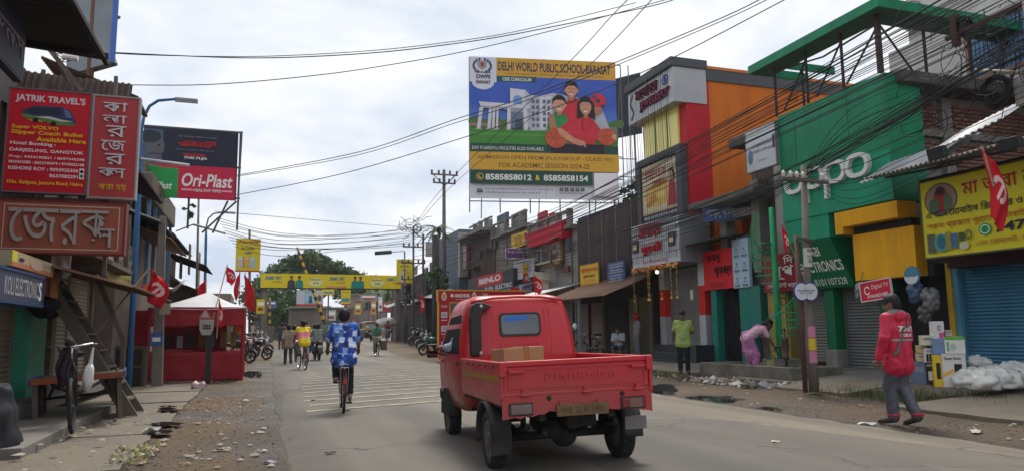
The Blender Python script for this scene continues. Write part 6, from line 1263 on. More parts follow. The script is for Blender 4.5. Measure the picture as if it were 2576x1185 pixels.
STAND = dict(hip=(0,0,.93),chest=(0,.0,1.24),neck=(0,-.005,1.42),head=(0,.02,1.555),face=(0,1,0),shl=(-.175,0,1.375),shr=(.175,0,1.375),ell=(-.225,-.03,1.11),elr=(.225,-.03,1.11),wrl=(-.235,.03,.88),wrr=(.235,.03,.88),
             hpl=(-.09,0,.9),hpr=(.09,0,.9),knl=(-.1,.02,.5),knr=(.1,.02,.5),anl=(-.1,-.03,.095),anr=(.1,-.03,.095),tol=(-.115,.15,.035),tor=(.115,.15,.035),hdl=(0,.05,-1),hdr=(0,.05,-1))
SKIN = (.20,.105,.068)
def pmat(c,**k): return mat(c,**{**dict(rough=.8,var=.16,vs=9),**k})
def hand_prims(w,d,side,curl=.5,palm=(0,1,0)):
    """w wrist, d pointing direction of the hand, palm = direction the fingers curl to"""
    w = Vector(w); d = Vector(d).normalized(); p = Vector(palm); p = (p - d*p.dot(d)).normalized(); s_ = d.cross(p)*side
    out_ = [(w,w + d*.035,.026,.030,'skin')]
    for j in (-1,0,1): out_.append((w + d*.02 + s_*(.018*j),w + d*.085 + s_*(.022*j),.016,.014,'skin'))
    for j, l in ((-1.5,.06),(-.5,.072),(.5,.078),(1.5,.07)):
        b = w + d*.088 + s_*(.0145*j); dd = (d*math.cos(curl) + p*math.sin(curl)); m_ = b + dd*l*.55; de = (d*math.cos(curl*2.1) + p*math.sin(curl*2.1)); out_ += [(b,m_,.0095,.0085,'skin'),(m_,m_ + de*l*.5,.0085,.007,'skin')]
    t0 = w + d*.03 + s_*.028; t1 = t0 + (d*.6 + s_*.6 + p*.5).normalized()*.042; out_ += [(t0,t1,.0125,.011,'skin'),(t1,t1 + (d*.8 + p*.7).normalized()*.03,.011,.0085,'skin')]
    return out_
def person(name,label,loc,rz,J=None,st=None,vox=.018,scale=1.0,group=None,extra=None,hands=True):
    j = {k: Vector(v) for k,v in {**STAND,**(J or {})}.items()}; st = st or {}
    k_ = st.get('bulk',1.0); sl = st.get('sleeve',.55); legs = st.get('legs',1.0); P = []
    up_ = (j['neck'] - j['hip']).normalized(); rt_ = (j['shr'] - j['shl']).normalized(); fwd = up_.cross(rt_).normalized()
    if fwd.dot(j['face']) < 0 and not st.get('twist'): fwd = -fwd
    wd = .078*k_; hem = st.get('hem',.06)
    for s_ in (-1,1):
        P.append((j['hip'] + rt_*s_*wd*.95,j['chest'] + rt_*s_*wd*1.12,.098*k_,.108*k_,'shirt',1)); P.append((j['chest'] + rt_*s_*wd*1.1,j['neck'] + rt_*s_*.085 - up_*.07,.102*k_,.065,'shirt',1))
    P.append((j['shl'],j['shr'],.062*k_,.062*k_,'shirt',1))
    if hem > .12: P.append((j['hip'] - rt_*.1 - up_*hem,j['hip'] + rt_*.1 - up_*hem,.108*k_,.108*k_,'shirt',1))
    if st.get('belly'): P.append((j['hip'] + fwd*.05 + up_*.05,j['chest'] + fwd*.03 - up_*.08,.1,.1,'shirt',1))
    for s_ in (-1,1): P.append((j['hip'] + rt_*s_*.075 + up_*.05,j['hip'] + rt_*s_*.085 - up_*hem + Vector((0,0,-.0)),.108*k_,.116*k_,'shirt',1))
    # neck, head
    hd_ = j['head']; fc_ = j['face'].normalized(); hu = (hd_ - j['neck']).normalized(); hu = (hu + Vector((0,0,1.2))).normalized(); fc_ = (fc_ - hu*fc_.dot(hu)).normalized(); hr = fc_.cross(hu)
    P.append((j['neck'] - up_*.03,hd_ - hu*.05,.056,.052,'skin')); P.append((hd_ + hu*.035 - fc_*.015,hd_ - hu*.03 + fc_*.005,.088,.078,'skin')); P.append((hd_ - hu*.045 + fc_*.035,hd_ - hu*.082 + fc_*.055,.056,.036,'skin'))
    P.append((hd_ + hu*.012 + fc_*.085,hd_ - hu*.018 + fc_*.103,.011,.015,'skin'))
    for s_ in (-1,1): P.append((hd_ + hr*s_*.082 + hu*.01,hd_ + hr*s_*.084 - hu*.028,.017,.012,'skin',0,.01))
    hl = st.get('hair',1)
    if hl:
        P.append((hd_ + hu*.05 - fc_*.022,hd_ + hu*.012 - fc_*.03,.094,.09,'hair')); P.append((hd_ + hu*.082 + fc_*.045,hd_ + hu*.085 - fc_*.02,.045,.06,'hair')); P.append((hd_ - fc_*.05 - hu*.0,hd_ - fc_*.045 - hu*.05,.062,.045,'hair'))
        if hl == 2: P.append((hd_ - fc_*.12 - hu*.01,hd_ - fc_*.13 - hu*.03,.045,.04,'hair'))
    if st.get('helmet'): P.append((hd_ + hu*.03 - fc_*.01,hd_ + hu*.0,.128,.12,'trim'))
    if st.get('near',1):
        for s_ in (-1,1): P.append((hd_ + fc_*.076 + hr*s_*.032 + hu*.012,hd_ + fc_*.077 + hr*s_*.034 + hu*.012,.011,.011,'dark',0,.004)); P.append((hd_ + fc_*.078 + hr*s_*.02 + hu*.033,hd_ + fc_*.072 + hr*s_*.05 + hu*.033,.007,.006,'hair',0,.004))
        P.append((hd_ + fc_*.082 - hu*.055 - hr*.02,hd_ + fc_*.082 - hu*.055 + hr*.02,.008,.008,'lips',0,.004))
    # arms
    for s_ in ('l','r'):
        sh, el, wr = j['sh' + s_], j['el' + s_], j['wr' + s_]
        P.append((sh,el,.046,.038,'skin')); P.append((el,wr,.038,.025,'skin'))
        if sl <= 1: P.append((sh,sh + (el - sh)*sl,.066*k_,.066*k_,'shirt',1))
        else: P.append((sh,el,.066*k_,.058*k_,'shirt',1)); P.append((el,el + (wr - el)*(sl - 1),.057*k_,.044*k_,'shirt',1))
        if not hands: P.append((wr,wr + j['hd' + s_].normalized()*.1,.03,.022,'skin'))
    # legs
    for s_ in ('l','r'):
        hp, kn, an, to = j['hp' + s_], j['kn' + s_], j['an' + s_], j['to' + s_]; lr = st.get('leg_r',1.0)
        P.append((hp,kn,.075,.052,'skin')); P.append((kn,an,.052,.036,'skin'))
        P.append((hp,kn,.098*lr,.072*lr,'pants',1))
        if legs > .5: P.append((kn,kn + (an - kn)*min(1,(legs - .5)*2),.072*lr,.062*lr,'pants',1))
        P.append((an - Vector((0,0,.03)) + (an - to).normalized()*.03,to,.036,.032,'shoe')); P.append((an - Vector((0,0,.035)),to + (to - an).normalized()*.03,.03,.024,'shoe'))
    P.append((j['hpl'],j['hpr'],.095,.095,'pants',1))
    for e_ in (extra or []): P.append(e_)
    cm = {'skin': pmat(st.get('skin',SKIN),rough=.55,var=.1),'hair': mat((.012,.011,.012),rough=.6,var=.3,vs=30),'shirt': st.get('shirt'),'pants': st.get('pants'),'shoe': st.get('shoe',pmat((.05,.04,.035))),'dark': mat((.01,.008,.008),rough=.3),'lips': pmat((.15,.06,.05)),'trim': st.get('trim',pmat((.3,.3,.3))),'white': pmat((.6,.6,.6)),'sari': st.get('sari'),'bag': st.get('bag')}
    V, FA, own = nets([tuple(p) for p in P],vox,folds=.0075 if vox < .02 else .004,seed=len(label))
    vs = [V]; fs = [FA]; ow = list(own)
    if hands:
        for s_, sg_ in (('l',-1),('r',1)):
            hp_ = hand_prims(j['wr' + s_],j['hd' + s_],sg_,st.get('curl',.5),st.get('palm',(0,.2,-1)) if abs(j['hd' + s_].normalized().z) < .8 else (0,1,0))
            v2, f2, o2 = nets([tuple(p) for p in hp_],st.get('hv',.007),k=.008); fs.append(f2 + sum(len(q) for q in vs)); vs.append(v2); ow += o2
    V = np.concatenate(vs); FA = np.concatenate(fs); keys = [k for k in cm if k in set(ow)]
    me = bpy.data.meshes.new(name); me.from_pydata(V.tolist(),[],FA.tolist())
    for k in keys: me.materials.append(cm[k])
    me.polygons.foreach_set('material_index',[keys.index(o) for o in ow]); me.polygons.foreach_set('use_smooth',[True]*len(FA)); me.update()
    o = bpy.data.objects.new(name,me); COL.objects.link(o); o.location = loc; o.rotation_euler = (0,0,rz); o.scale = (scale,)*3
    BASE[o.name] = Vector(); return tag(o,label,'person',group)
# ---------------------------------------------------------------- two-wheelers
M_CHR = mat((.55,.55,.56),rough=.2,metal=.9,var=.1)
def spoked_wheel(par,c,r_,tw,rim=M_CHR,tyre=RUB,n=18,nm='wheel'):
    b_ = MB(); q = [(r_ - .045,-.012),(r_ - .032,-.014),(r_ - .032,.014),(r_ - .045,.012)]; b_.lathe(q,36,c,'x',closed=True); b_.lathe([(.018,-.03),(.022,0),(.018,.03)],8,c,'x')
    wo = b_.build(nm,rim,par,smooth=False)
    b_ = MB(); tr_ = tw/2
    b_.lathe([(r_ - tr_ + tr_*math.cos(2*PI*k/8),tr_*math.sin(2*PI*k/8)) for k in range(8)],36,c,'x',closed=True); b_.build('tyre',tyre,wo,smooth=True)
    b_ = MB()
    for k in range(n): a = 2*PI*k/n; s_ = .025*(1 if k % 2 else -1); b_.tube([(c[0] + s_,c[1] + .018*math.cos(a + .5),c[2] + .018*math.sin(a + .5)),(c[0],c[1] + (r_ - .04)*math.cos(a),c[2] + (r_ - .04)*math.sin(a))],.0016,3,caps=False)
    tag(b_.build('spokes',rim,wo),kind='stuff')
    return wo
def bicycle(label,loc,rz,fm=None,group=None,basket=False,carrier=True,steer=0):
    t = thing('bicycle',label,'bicycle',loc,group,rz=rz); fm = fm or mat((.05,.03,.035),rough=.35)
    RW, FW_, BB, SE, HT = (0,-.52,.335), (0,.55,.335), (0,-.08,.30), (0,-.26,.80), (0,.36,.86)
    spoked_wheel(t,RW,.335,.042,nm='rear_wheel'); spoked_wheel(t,FW_,.335,.042,nm='front_wheel')
    b_ = MB()
    b_.tube([BB,SE],.016).tube([BB,(0,.39,.66)],.018).tube([(0,-.24,.74),HT],.016).tube([HT,(0,.40,.60)],.019)
    for s_ in (-1,1): b_.tube([(s_*.05,RW[1],RW[2]),(s_*.045,-.2,.31),BB],.009).tube([(s_*.05,RW[1],RW[2]),(s_*.03,-.25,.74)],.008).tube([(s_*.045,FW_[1],FW_[2]),(s_*.045,.45,.62),(s_*.02,.395,.66)],.011)
    b_.build('frame',fm,t,smooth=True)
    b_ = MB(); b_.tube([SE,(0,-.275,.92)],.013); b_.build('seat_post',M_CHR,t)
    b_ = MB(); b_.grid(lambda a,b: ((.10*(1 - a)**.6 + .02)*(b - .5)*2,-.40 + .28*a,.955 + .02*a*0 - .05*(2*b - 1)**2 + .015*math.cos(3*a)),10,8); b_.build('saddle',mat((.02,.018,.017),rough=.5),t,smooth=True,solid=.03)
    b_ = MB(); b_.tube([HT,(0,.37,.98)],.013).tube([(-.27,.22,.99),(-.24,.34,1.0),(-.1,.41,.99),(0,.38,.98),(.1,.41,.99),(.24,.34,1.0),(.27,.22,.99)],.011); hb = b_.build('handlebar',M_CHR,t,smooth=True)
    for s_ in (-1,1): MB().tube([(s_*.275,.19,.99),(s_*.258,.29,.995)],.018,8).build('grip',BLK,hb)
    for (c,a0,a1,nm) in ((RW,-20,190,'rear_mudguard'),(FW_,0,120,'front_mudguard')):
        b_ = MB(); b_.grid(lambda a,b: (.03*(2*b - 1),c[1] + (.375 + .0)*math.cos(R(a0 + (a1 - a0)*a)),c[2] + (.375 - .01*(2*b - 1)**2)*math.sin(R(a0 + (a1 - a0)*a))),18,4); b_.build(nm,fm,t,smooth=True,solid=.003)
    b_ = MB(); b_.lathe([(.0,.04),(.095,.04),(.095,.048),(.0,.048)],24,BB,'x'); b_.bar((.06,BB[1],BB[2]),(.06,BB[1] + .02,BB[2] - .17),.018).bar((-.06,BB[1],BB[2]),(-.06,BB[1] - .02,BB[2] + .17),.018); b_.build('crank',M_CHR,t)
    MB().box((.06,BB[1] - .03,BB[2] - .185),(.16,BB[1] + .07,BB[2] - .16)).build('pedal',BLK,t); MB().box((-.06,BB[1] - .07,BB[2] + .16),(-.16,BB[1] + .03,BB[2] + .185)).build('pedal',BLK,t)
    if carrier:
        b_ = MB(); b_.box((-.06,-.78,.745),(.06,-.34,.755))
        for s_ in (-1,1): b_.tube([(s_*.06,-.70,.75),(s_*.055,RW[1],RW[2])],.006,5)
        b_.build('carrier',M_CHR,t)
    MB().box((-.025,-.925,.5),(.025,-.905,.56)).build('rear_reflector',mat((.5,.04,.03),rough=.3),t)
    return t
def motorcycle(label,loc,rz,col,group=None,lean=-8,scooter=False,lit=False):
    t = thing('motorcycle',label,'motorcycle',loc,group,rz=rz); t.rotation_euler = (0,R(lean),rz); pm_ = mat(col,rough=.25,var=.1,coat=.4)
    RW, FW_ = (0,-.62,.3), (0,.66,.3)
    for c, nm in ((RW,'rear_wheel'),(FW_,'front_wheel')):
        b_ = MB(); b_.lathe([(.0,-.03),(.06,-.03),(.06,.03),(0,.03)],12,c,'x')
        for k in range(5): a = 2*PI*k/5; b_.bar((0,c[1] + .05*math.cos(a),c[2] + .05*math.sin(a)),(0,c[1] + .21*math.cos(a),c[2] + .21*math.sin(a)),.03,.035,upv=(1,0,0))
        b_.lathe([(.205,-.03),(.225,-.035),(.225,.035),(.205,.03)],28,c,'x',closed=True); wo = b_.build(nm,mat((.09,.09,.095),rough=.4,metal=.5),t)
        b_ = MB(); b_.lathe([(.255 + .047*math.cos(2*PI*k/8),.05*math.sin(2*PI*k/8)) for k in range(8)],30,c,'x',closed=True); b_.build('tyre',RUB,wo,smooth=True)
    b_ = MB()
    for s_ in (-1,1): b_.tube([(s_*.09,.66,.3),(s_*.09,.43,.86)],.025,8)
    b_.build('fork',GREYM,t,smooth=True)
    b_ = MB(); b_.tube([(0,.45,.85),(0,.1,.45),(0,-.3,.42),(0,-.62,.3)],.035,8); b_.tube([(0,.42,.8),(0,-.2,.7),(0,-.75,.82)],.03,8); b_.build('frame',UND,t,smooth=True)
    b_ = MB(); b_.box((-.13,-.12,.28),(.13,.22,.58)); b_.tube([(0,.12,.5),(0,.24,.62)],.09,10); b_.build('engine',mat((.07,.07,.075),rough=.45,metal=.5,var=.3),t,bevel=.02)
    b_ = MB(); b_.ball((0,.18,.86),(.15,.27,.13),16,10); b_.build('fuel_tank',pm_,t,smooth=True)
    b_ = MB(); b_.grid(lambda a,b: (.13*(2*b - 1)*(1 - .25*a),.02 - .72*a,.83 + .05*a*a - .04*(2*b - 1)**2),10,6); b_.build('seat',mat((.015,.015,.016),rough=.6),t,smooth=True,solid=.07)
    b_ = MB(); b_.ball((0,-.62,.84),(.1,.25,.08),12,8); b_.build('tail_cowl',pm_,t,smooth=True); MB().box((-.06,-.88,.80),(.06,-.84,.87)).build('tail_lamp',LENSR,t,bevel=.01); MB().box((-.1,-.9,.58),(.1,-.885,.70)).build('number_plate',mat((.45,.45,.43)),t)
    b_ = MB(); b_.grid(lambda a,b: (.07*(2*b - 1),FW_[1] + .33*math.cos(R(10 + 130*a)),.3 + .33*math.sin(R(10 + 130*a))),12,3); b_.grid(lambda a,b: (.08*(2*b - 1),RW[1] + .35*math.cos(R(60 + 125*a)),.3 + .36*math.sin(R(60 + 125*a))),12,3); b_.build('mudguards',pm_ if not scooter else BLKP,t,smooth=True,solid=.006)
    b_ = MB(); b_.tube([(.14,.25,.38),(.15,-.1,.28),(.16,-.4,.32),(.17,-.85,.42)],[.02,.025,.05,.05],10); b_.build('exhaust',M_CHR,t,smooth=True)
    b_ = MB(); b_.tube([(-.36,.28,1.02),(-.22,.40,1.03),(0,.43,.98),(.22,.40,1.03),(.36,.28,1.02)],.014,6); b_.build('handlebar',M_CHR,t,smooth=True)
    hl = MB(); hl.ball((0,.58,.9),(.11,.1,.12),14,10); hl.build('headlamp',mat((.9,.75,.45),emit=3) if lit else mat((.4,.4,.42),rough=.15),t,smooth=True); MB().ball((0,.52,.93),(.14,.11,.14),12,8).build('lamp_cowl',pm_,t,smooth=True)
    for s_ in (-1,1): m_ = MB().tube([(s_*.24,.40,1.03),(s_*.3,.42,1.2)],.007,5).build('mirror',BLKP,t); MB().ball((s_*.3,.42,1.22),(.06,.02,.045),10,6).build('mirror_head',M_CHR,m_,smooth=True)
    for s_ in (-1,1): MB().tube([(s_*.1,-.1,.3),(s_*.24,-.1,.3)],.014).build('footrest',BLK,t)
    return t
# ---------------------------------------------------------------- riders and walkers
RIDE = dict(hip=(0,-.27,1.0),chest=(0,-.12,1.28),neck=(0,-.06,1.455),head=(0,-.02,1.585),shl=(-.185,-.07,1.41),shr=(.185,-.07,1.41),ell=(-.255,.02,1.16),elr=(.255,.02,1.16),wrl=(-.265,.17,1.02),wrr=(.265,.17,1.02),hdl=(0,1,-.2),hdr=(0,1,-.2),
            hpl=(-.09,-.25,.98),hpr=(.09,-.25,.98),knl=(-.12,.07,.82),knr=(.11,.0,.66),anl=(-.12,-.12,.55),anr=(.115,-.1,.26),tol=(-.135,.05,.50),tor=(.125,.08,.17))
MOTO = dict(hip=(0,-.2,.93),chest=(0,-.12,1.22),neck=(0,-.08,1.40),head=(0,-.05,1.53),shl=(-.185,-.09,1.35),shr=(.185,-.09,1.35),ell=(-.30,.06,1.15),elr=(.30,.06,1.15),wrl=(-.34,.24,1.04),wrr=(.34,.24,1.04),hdl=(0,1,0),hdr=(0,1,0),hpl=(-.1,-.18,.9),hpr=(.1,-.18,.9),knl=(-.2,.2,.78),knr=(.2,.2,.78),anl=(-.2,-.05,.42),anr=(.2,-.05,.42),tol=(-.21,.12,.35),tor=(.21,.12,.35))
def shirt_fn(t,b):
    p = tnode(t,'ShaderNodeTexCoord').outputs['Object']
    mp = tnode(t,'ShaderNodeMapping',{'Vector': p,'Scale': (13,5,11),'Rotation': (0,0,0)}).outputs[0]
    v = tnode(t,'ShaderNodeTexVoronoi',{'Vector': mp,'Scale': 1.0,'Randomness': .55},distance='CHEBYCHEV').outputs[1]
    g = tnode(t,'ShaderNodeSeparateColor',{0: v}).outputs
    cr_ = tnode(t,'ShaderNodeValToRGB',{0: g[0]}); r_ = cr_.color_ramp; r_.interpolation = 'CONSTANT'; r_.elements[0].color = (*srgb(26,62,140),1); r_.elements[1].position = .8; r_.elements[1].color = (*srgb(190,206,232),1)
    for pos, c in ((.22,(40,96,190)),(.42,(128,160,214)),(.55,(24,44,96)),(.66,(70,120,204))): e = r_.elements.new(pos); e.color = (*srgb(*c),1)
    ch = tnode(t,'ShaderNodeTexChecker',{'Vector': p,'Scale': 62}).outputs[1]
    dk = tmath(t,'MULTIPLY',tmath(t,'GREATER_THAN',g[1],.84),ch)
    c = tmix(t,dk,cr_.outputs[0],(.008,.01,.03)); t.links.new(c,b.inputs['Base Color']); b.inputs['Roughness'].default_value = .8
def band_fn(cols,zs):
    def fn(t,b):
        z = tnode(t,'ShaderNodeSeparateXYZ',{0: tnode(t,'ShaderNodeTexCoord').outputs['Object']}).outputs[2]
        c = tmix(t,tmath(t,'GREATER_THAN',z,zs[0]),cols[0],cols[1])
        for zq, cq in zip(zs[1:],cols[2:]): c = tmix(t,tmath(t,'GREATER_THAN',z,zq),c,cq)
        t.links.new(c,b.inputs['Base Color']); b.inputs['Roughness'].default_value = .85
    return fn
DKP = pmat((.014,.015,.022)); 
p = G(867,1041,.03); bl_ = (p.x + .02,p.y + .52 - .0,.055)
CB = bicycle('dark maroon bicycle under the man in the blue patchwork shirt',(bl_[0],bl_[1],road_z(bl_[0],bl_[1])),R(-4),mat((.09,.025,.03),rough=.35,var=.2)); CB.scale = (.94,)*3
person('person','man in a blue patchwork shirt cycling away on the near left lane',(bl_[0],bl_[1],road_z(bl_[0],bl_[1])),R(-4),RIDE,dict(shirt=nmat(shirt_fn),pants=DKP,shoe=pmat((.34,.27,.21)),sleeve=.75,legs=.93,bulk=1.12,hem=.16,curl=.9),.014,.94)
p = GT(769,933); bicycle('maroon bicycle under the rider in yellow and pink',(p.x - .1,p.y + .5,road_z(p.x,p.y)),R(9),mat((.14,.03,.04),rough=.4))
person('person','cyclist in a yellow and pink banded shirt and grey trousers',(p.x - .1,p.y + .5,road_z(p.x,p.y)),R(9),{**RIDE,'knl': (-.2,.02,.86)},dict(shirt=nmat(band_fn([srgb(226,200,40),srgb(226,130,150),srgb(230,206,50)],[1.1,1.3])),pants=pmat((.16,.15,.15)),sleeve=.6,bulk=1.1,hem=.1,near=0,hv=.011),.02)
p = GT(800,887); zq = road_z(p.x,p.y); motorcycle('dark motorcycle carrying two men away in the far left lane',(p.x,p.y + .6,zq),R(4),(.02,.015,.016),lean=0)
FARS = dict(near=0,hv=.012)
person('person','pillion rider in a grey-green shirt and jeans on the far motorcycle',(p.x,p.y + .42,zq),R(4),MOTO,dict(shirt=pmat((.17,.21,.18)),pants=pmat((.06,.09,.16)),sleeve=1.3,bulk=1.12,**FARS),.022)
person('person','man in pale grey steering the far motorcycle, half hidden by his passenger',(p.x - .1,p.y + .85,zq),R(4),{**MOTO,'shl': (-.24,-.09,1.35)},dict(shirt=pmat((.36,.4,.42)),pants=pmat((.06,.08,.13)),**FARS),.024)
WALK = dict(knl=(-.1,.14,.5),anl=(-.1,.16,.1),tol=(-.11,.34,.05),knr=(.1,.03,.5),anr=(.1,-.2,.13),tor=(.11,-.06,.04),ell=(-.24,-.1,1.12),wrl=(-.25,-.05,.9),elr=(.24,.02,1.12),wrr=(.25,.12,.91))
p = GT(725,885); person('person','man in a tan shirt and dark trousers walking away by the left verge',(p.x,p.y,gz(p.x,p.y)),R(3),WALK,dict(shirt=pmat((.30,.235,.17)),pants=pmat((.045,.04,.04)),hem=.14,sleeve=1.0,bulk=1.05,**FARS),.022)
p = GT(744,880); person('person','man in a pink shirt ahead of the yellow and pink cyclist',(p.x,p.y + 2,zt(p.y + 2)),R(3),WALK,dict(shirt=pmat((.5,.12,.2)),pants=pmat((.05,.05,.06)),bulk=1.1,**FARS),.024)
ob_ = GT(739,870); t = MB().ball((ob_.x,ob_.y,zt(ob_.y) + .55),(.12,.1,.28),12,8,jit=.3).build('orange_bag',pmat((.6,.16,.02)),smooth=True); tag(t,'bright orange bag held beside the pink-shirted man','bag')
p = GT(679,858); motorcycle('motorcycle with lit headlamp coming along the left verge',(p.x,p.y,zt(p.y)),R(176),(.05,.05,.055),lean=0,lit=True)
person('person','man in a red shirt riding towards the viewer with headlamp on',(p.x,p.y,zt(p.y)),R(176),MOTO,dict(shirt=pmat((.42,.04,.05)),pants=pmat((.06,.07,.1)),**FARS),.024)
p = GT(948,871); zq = road_z(p.x,p.y); bicycle('bicycle of the green-shirted man riding towards the viewer',(p.x,p.y,zq),R(178)); person('person','man in a green shirt and brown trousers cycling towards the viewer',(p.x,p.y,zq),R(178),RIDE,dict(shirt=pmat((.06,.22,.16)),pants=pmat((.17,.15,.11)),leg_r=1.15,**FARS),.024)
bx = MB().obox((p.x + .38,p.y + .15,zq + .55),(.28,.5,.5)); tag(bx.build('side_basket',pmat((.12,.1,.07)),bevel=.03),'dark basket hung on the green-shirted man\'s bicycle','basket')
p = GT(975,860); zq = zt(p.y) + .03; bicycle('bicycle loaded with sacks ridden by the man in red',(p.x,p.y,zq),R(172)); person('person','man in a dark red shirt cycling with a huge load of sacks behind him',(p.x,p.y,zq),R(172),RIDE,dict(shirt=pmat((.24,.05,.06)),pants=pmat((.12,.12,.13)),**FARS),.024)
b_ = MB(); b_.ball((p.x + .05,p.y + .75,zq + 1.55),(.75,.5,.42),18,12,jit=.5); b_.ball((p.x + .1,p.y + .75,zq + 1.0),(.45,.45,.4),14,10,jit=.4); tag(b_.build('sack_load',mat((.52,.49,.46),rough=.5,var=.2,vs=4),smooth=True),'big pale sack load piled above the red-shirted cyclist','sacks')
p = GT(889,862); zq = road_z(p.x,p.y); motorcycle('scooter with bright fairing coming on beside the near cyclist',(p.x,p.y,zq),R(180),(.3,.32,.34),lean=0); person('person','rider in pink with helmet coming on beside the near cyclist',(p.x,p.y,zq),R(180),MOTO,dict(shirt=pmat((.5,.2,.28)),pants=pmat((.05,.05,.07)),helmet=1,trim=pmat((.2,.2,.22)),**FARS),.024)
# man with hands behind his back outside the jewellery shop
BACKH = dict(ell=(-.26,-.1,1.12),elr=(.26,-.1,1.12),wrl=(-.05,-.17,.95),wrr=(.06,-.19,.97),hdl=(1,-.1,-.2),hdr=(-1,-.1,-.2),face=(.45,1,-.05),head=(.01,.02,1.565))
p = G(1722,940,.1); person('person','man in a lime green polo shirt standing with hands behind his back',(p.x,p.y,apz(p.x) - .0),R(150),BACKH,dict(shirt=pmat((.30,.40,.12)),pants=DKP,sleeve=.7,bulk=1.08,hem=.13,belly=1),.015,.985)
# delivery man in red jacket
STRIDE = dict(hip=(0,0,.92),knl=(-.07,.1,.5),anl=(-.06,.08,.1),tol=(-.07,.26,.035),knr=(.09,.05,.5),anr=(.1,-.14,.12),tor=(.115,.03,.03),ell=(-.29,-.04,1.12),wrl=(-.31,.06,.86),elr=(.27,.04,1.12),wrr=(.26,.18,.95),face=(-.55,1,.0),head=(-.01,.03,1.56),hdl=(0,.25,-1),hdr=(0,.4,-1))
JK = mat((.50,.018,.055),rough=.5,var=.14,vs=5,bump=.25,bs=14)
p = G(2272,1066,.02); DLOC = (p.x,p.y,gz(p.x,p.y)); DRZ = R(8)
dm = person('person','man in a red hooded delivery jacket and grey rain trousers walking past',DLOC,DRZ,STRIDE,dict(shirt=JK,pants=mat((.075,.08,.10),rough=.38,var=.3,vs=7,bump=.4,bs=9),shoe=pmat((.06,.045,.035)),sleeve=1.93,legs=.98,bulk=1.16,hem=.15,leg_r=1.14,hv=.006),.012,1.0,
            extra=[((-.09,-.03,1.43),(.09,-.03,1.43),.06,.06,'white',1),((-.07,-.10,1.40),(.07,-.10,1.40),.065,.065,'shirt',1),((-.05,-.12,1.30),(.05,-.12,1.30),.05,.05,'shirt',1)])
dm.data.materials[[i for i,m in enumerate(dm.data.materials) if m == pmat((.6,.6,.6))][0]] = pmat((.16,.16,.17))
def on_back(mb_or,name,m): return mb_or.build(name,m,dm)
from mathutils.bvhtree import BVHTree
bv = BVHTree.FromPolygons([v.co for v in dm.data.vertices],[tuple(f_.vertices) for f_ in dm.data.polygons])
def backpt(x,z,off=.006):
    h = bv.ray_cast(Vector((x,-1,z)),Vector((0,1,0))); return (h[0] if h[0] else Vector((x,-.15,z))) + Vector((0,-off,0))
def print_back(body,x0,x1,z0,z1,m,nm,bold=.03):
    vs, fs, sz = text2d(body,bold); b_ = MB(); b_.add([backpt(x0 + (x1 - x0)*a,z0 + (z1 - z0)*b,.008) for a,b in vs],fs); b_.build(nm,m,dm)
print_back('ZOMATO',-.13,.165,1.205,1.28,pmat((.75,.74,.74)),'lettering',.05); print_back('FOOD DELIVERY',-.10,.16,1.14,1.18,pmat((.75,.74,.74)),'lettering')
b_ = MB(); b_.grid(lambda a,b: backpt(-.2 + .4*a,1.085 + .026*b,.007),30,1); b_.build('reflective_band',pmat((.3,.3,.32),rough=.35),dm,smooth=True)
b_ = MB(); b_.grid(lambda a,b: backpt(.045 - .25*a + .035*b,1.47 - .58*a + .01*b,.014),30,1); b_.build('bag_strap',pmat((.14,.125,.12)),dm,smooth=True,solid=.006)
for s_ in ('l','r'):
    an = Vector(STRIDE['an' + s_]); b_ = MB(); b_.lathe([(.078,0),(.082,.025),(.078,.03)],16,(an.x,an.y + .0,an.z + .01)); b_.build('trouser_cuff',pmat((.42,.03,.05)),dm,smooth=True)
hx = Vector(STRIDE['head']); fdir = Vector((-.55,1,0)).normalized(); sdir = Vector((fdir.y,-fdir.x,0))
b_ = MB()
for s_ in (-1,1): b_.tube([hx + fdir*.10 + sdir*s_*.012 + Vector((0,0,.012)),hx + fdir*.095 + sdir*s_*.05 + Vector((0,0,.014)),hx + fdir*.0 + sdir*s_*.088 + Vector((0,0,.01))],.005,5)
b_.build('spectacles',BLK,dm)
# woman bending at the pump
BEND = dict(hip=(0,-.12,.88),chest=(0,.14,1.05),neck=(0,.32,1.14),head=(0,.43,1.20),face=(0,.75,-.8),shl=(-.16,.26,1.10),shr=(.16,.26,1.10),ell=(-.2,.36,.84),elr=(.2,.38,.84),wrl=(-.12,.44,.62),wrr=(.16,.52,.62),hdl=(0,.15,-1),hdr=(0,.25,-1),hpl=(-.09,-.1,.84),hpr=(.09,-.1,.84),knl=(-.09,.02,.46),knr=(.1,.06,.46),anl=(-.09,-.06,.08),anr=(.1,.02,.08),tol=(-.1,.1,.03),tor=(.11,.17,.03))
SARI = mat(srgb(176,108,160),rough=.8,var=.3,vs=16,dirt=.7,dcol=srgb(206,150,182),ds=11); BLOU = pmat(srgb(206,164,186))
p = G(1890,930,.3); WLOC = (11.75,15.75,.18)
wl = person('person','woman in a pink and violet sari bending to fill a bag at the hand pump',WLOC,R(-112),BEND,dict(shirt=BLOU,pants=SARI,sari=SARI,shoe=pmat(SKIN),skin=(.17,.085,.055),sleeve=.6,legs=.78,bulk=1.06,hair=2,leg_r=1.35,hem=.02,curl=.9),.014,  1.0,
            extra=[((-.05,-.1,.62),(.06,-.06,.5),.14,.13,'sari',1),((0,-.12,.82),(0,-.04,.4),.14,.135,'sari',1),((.0,-.06,.92),(-.1,.2,1.12),.13,.09,'sari',1),((-.13,.26,1.14),(-.05,.2,.95),.06,.05,'sari',1),((0,-.14,.93),(.02,-.1,.78),.12,.135,'sari',1)])
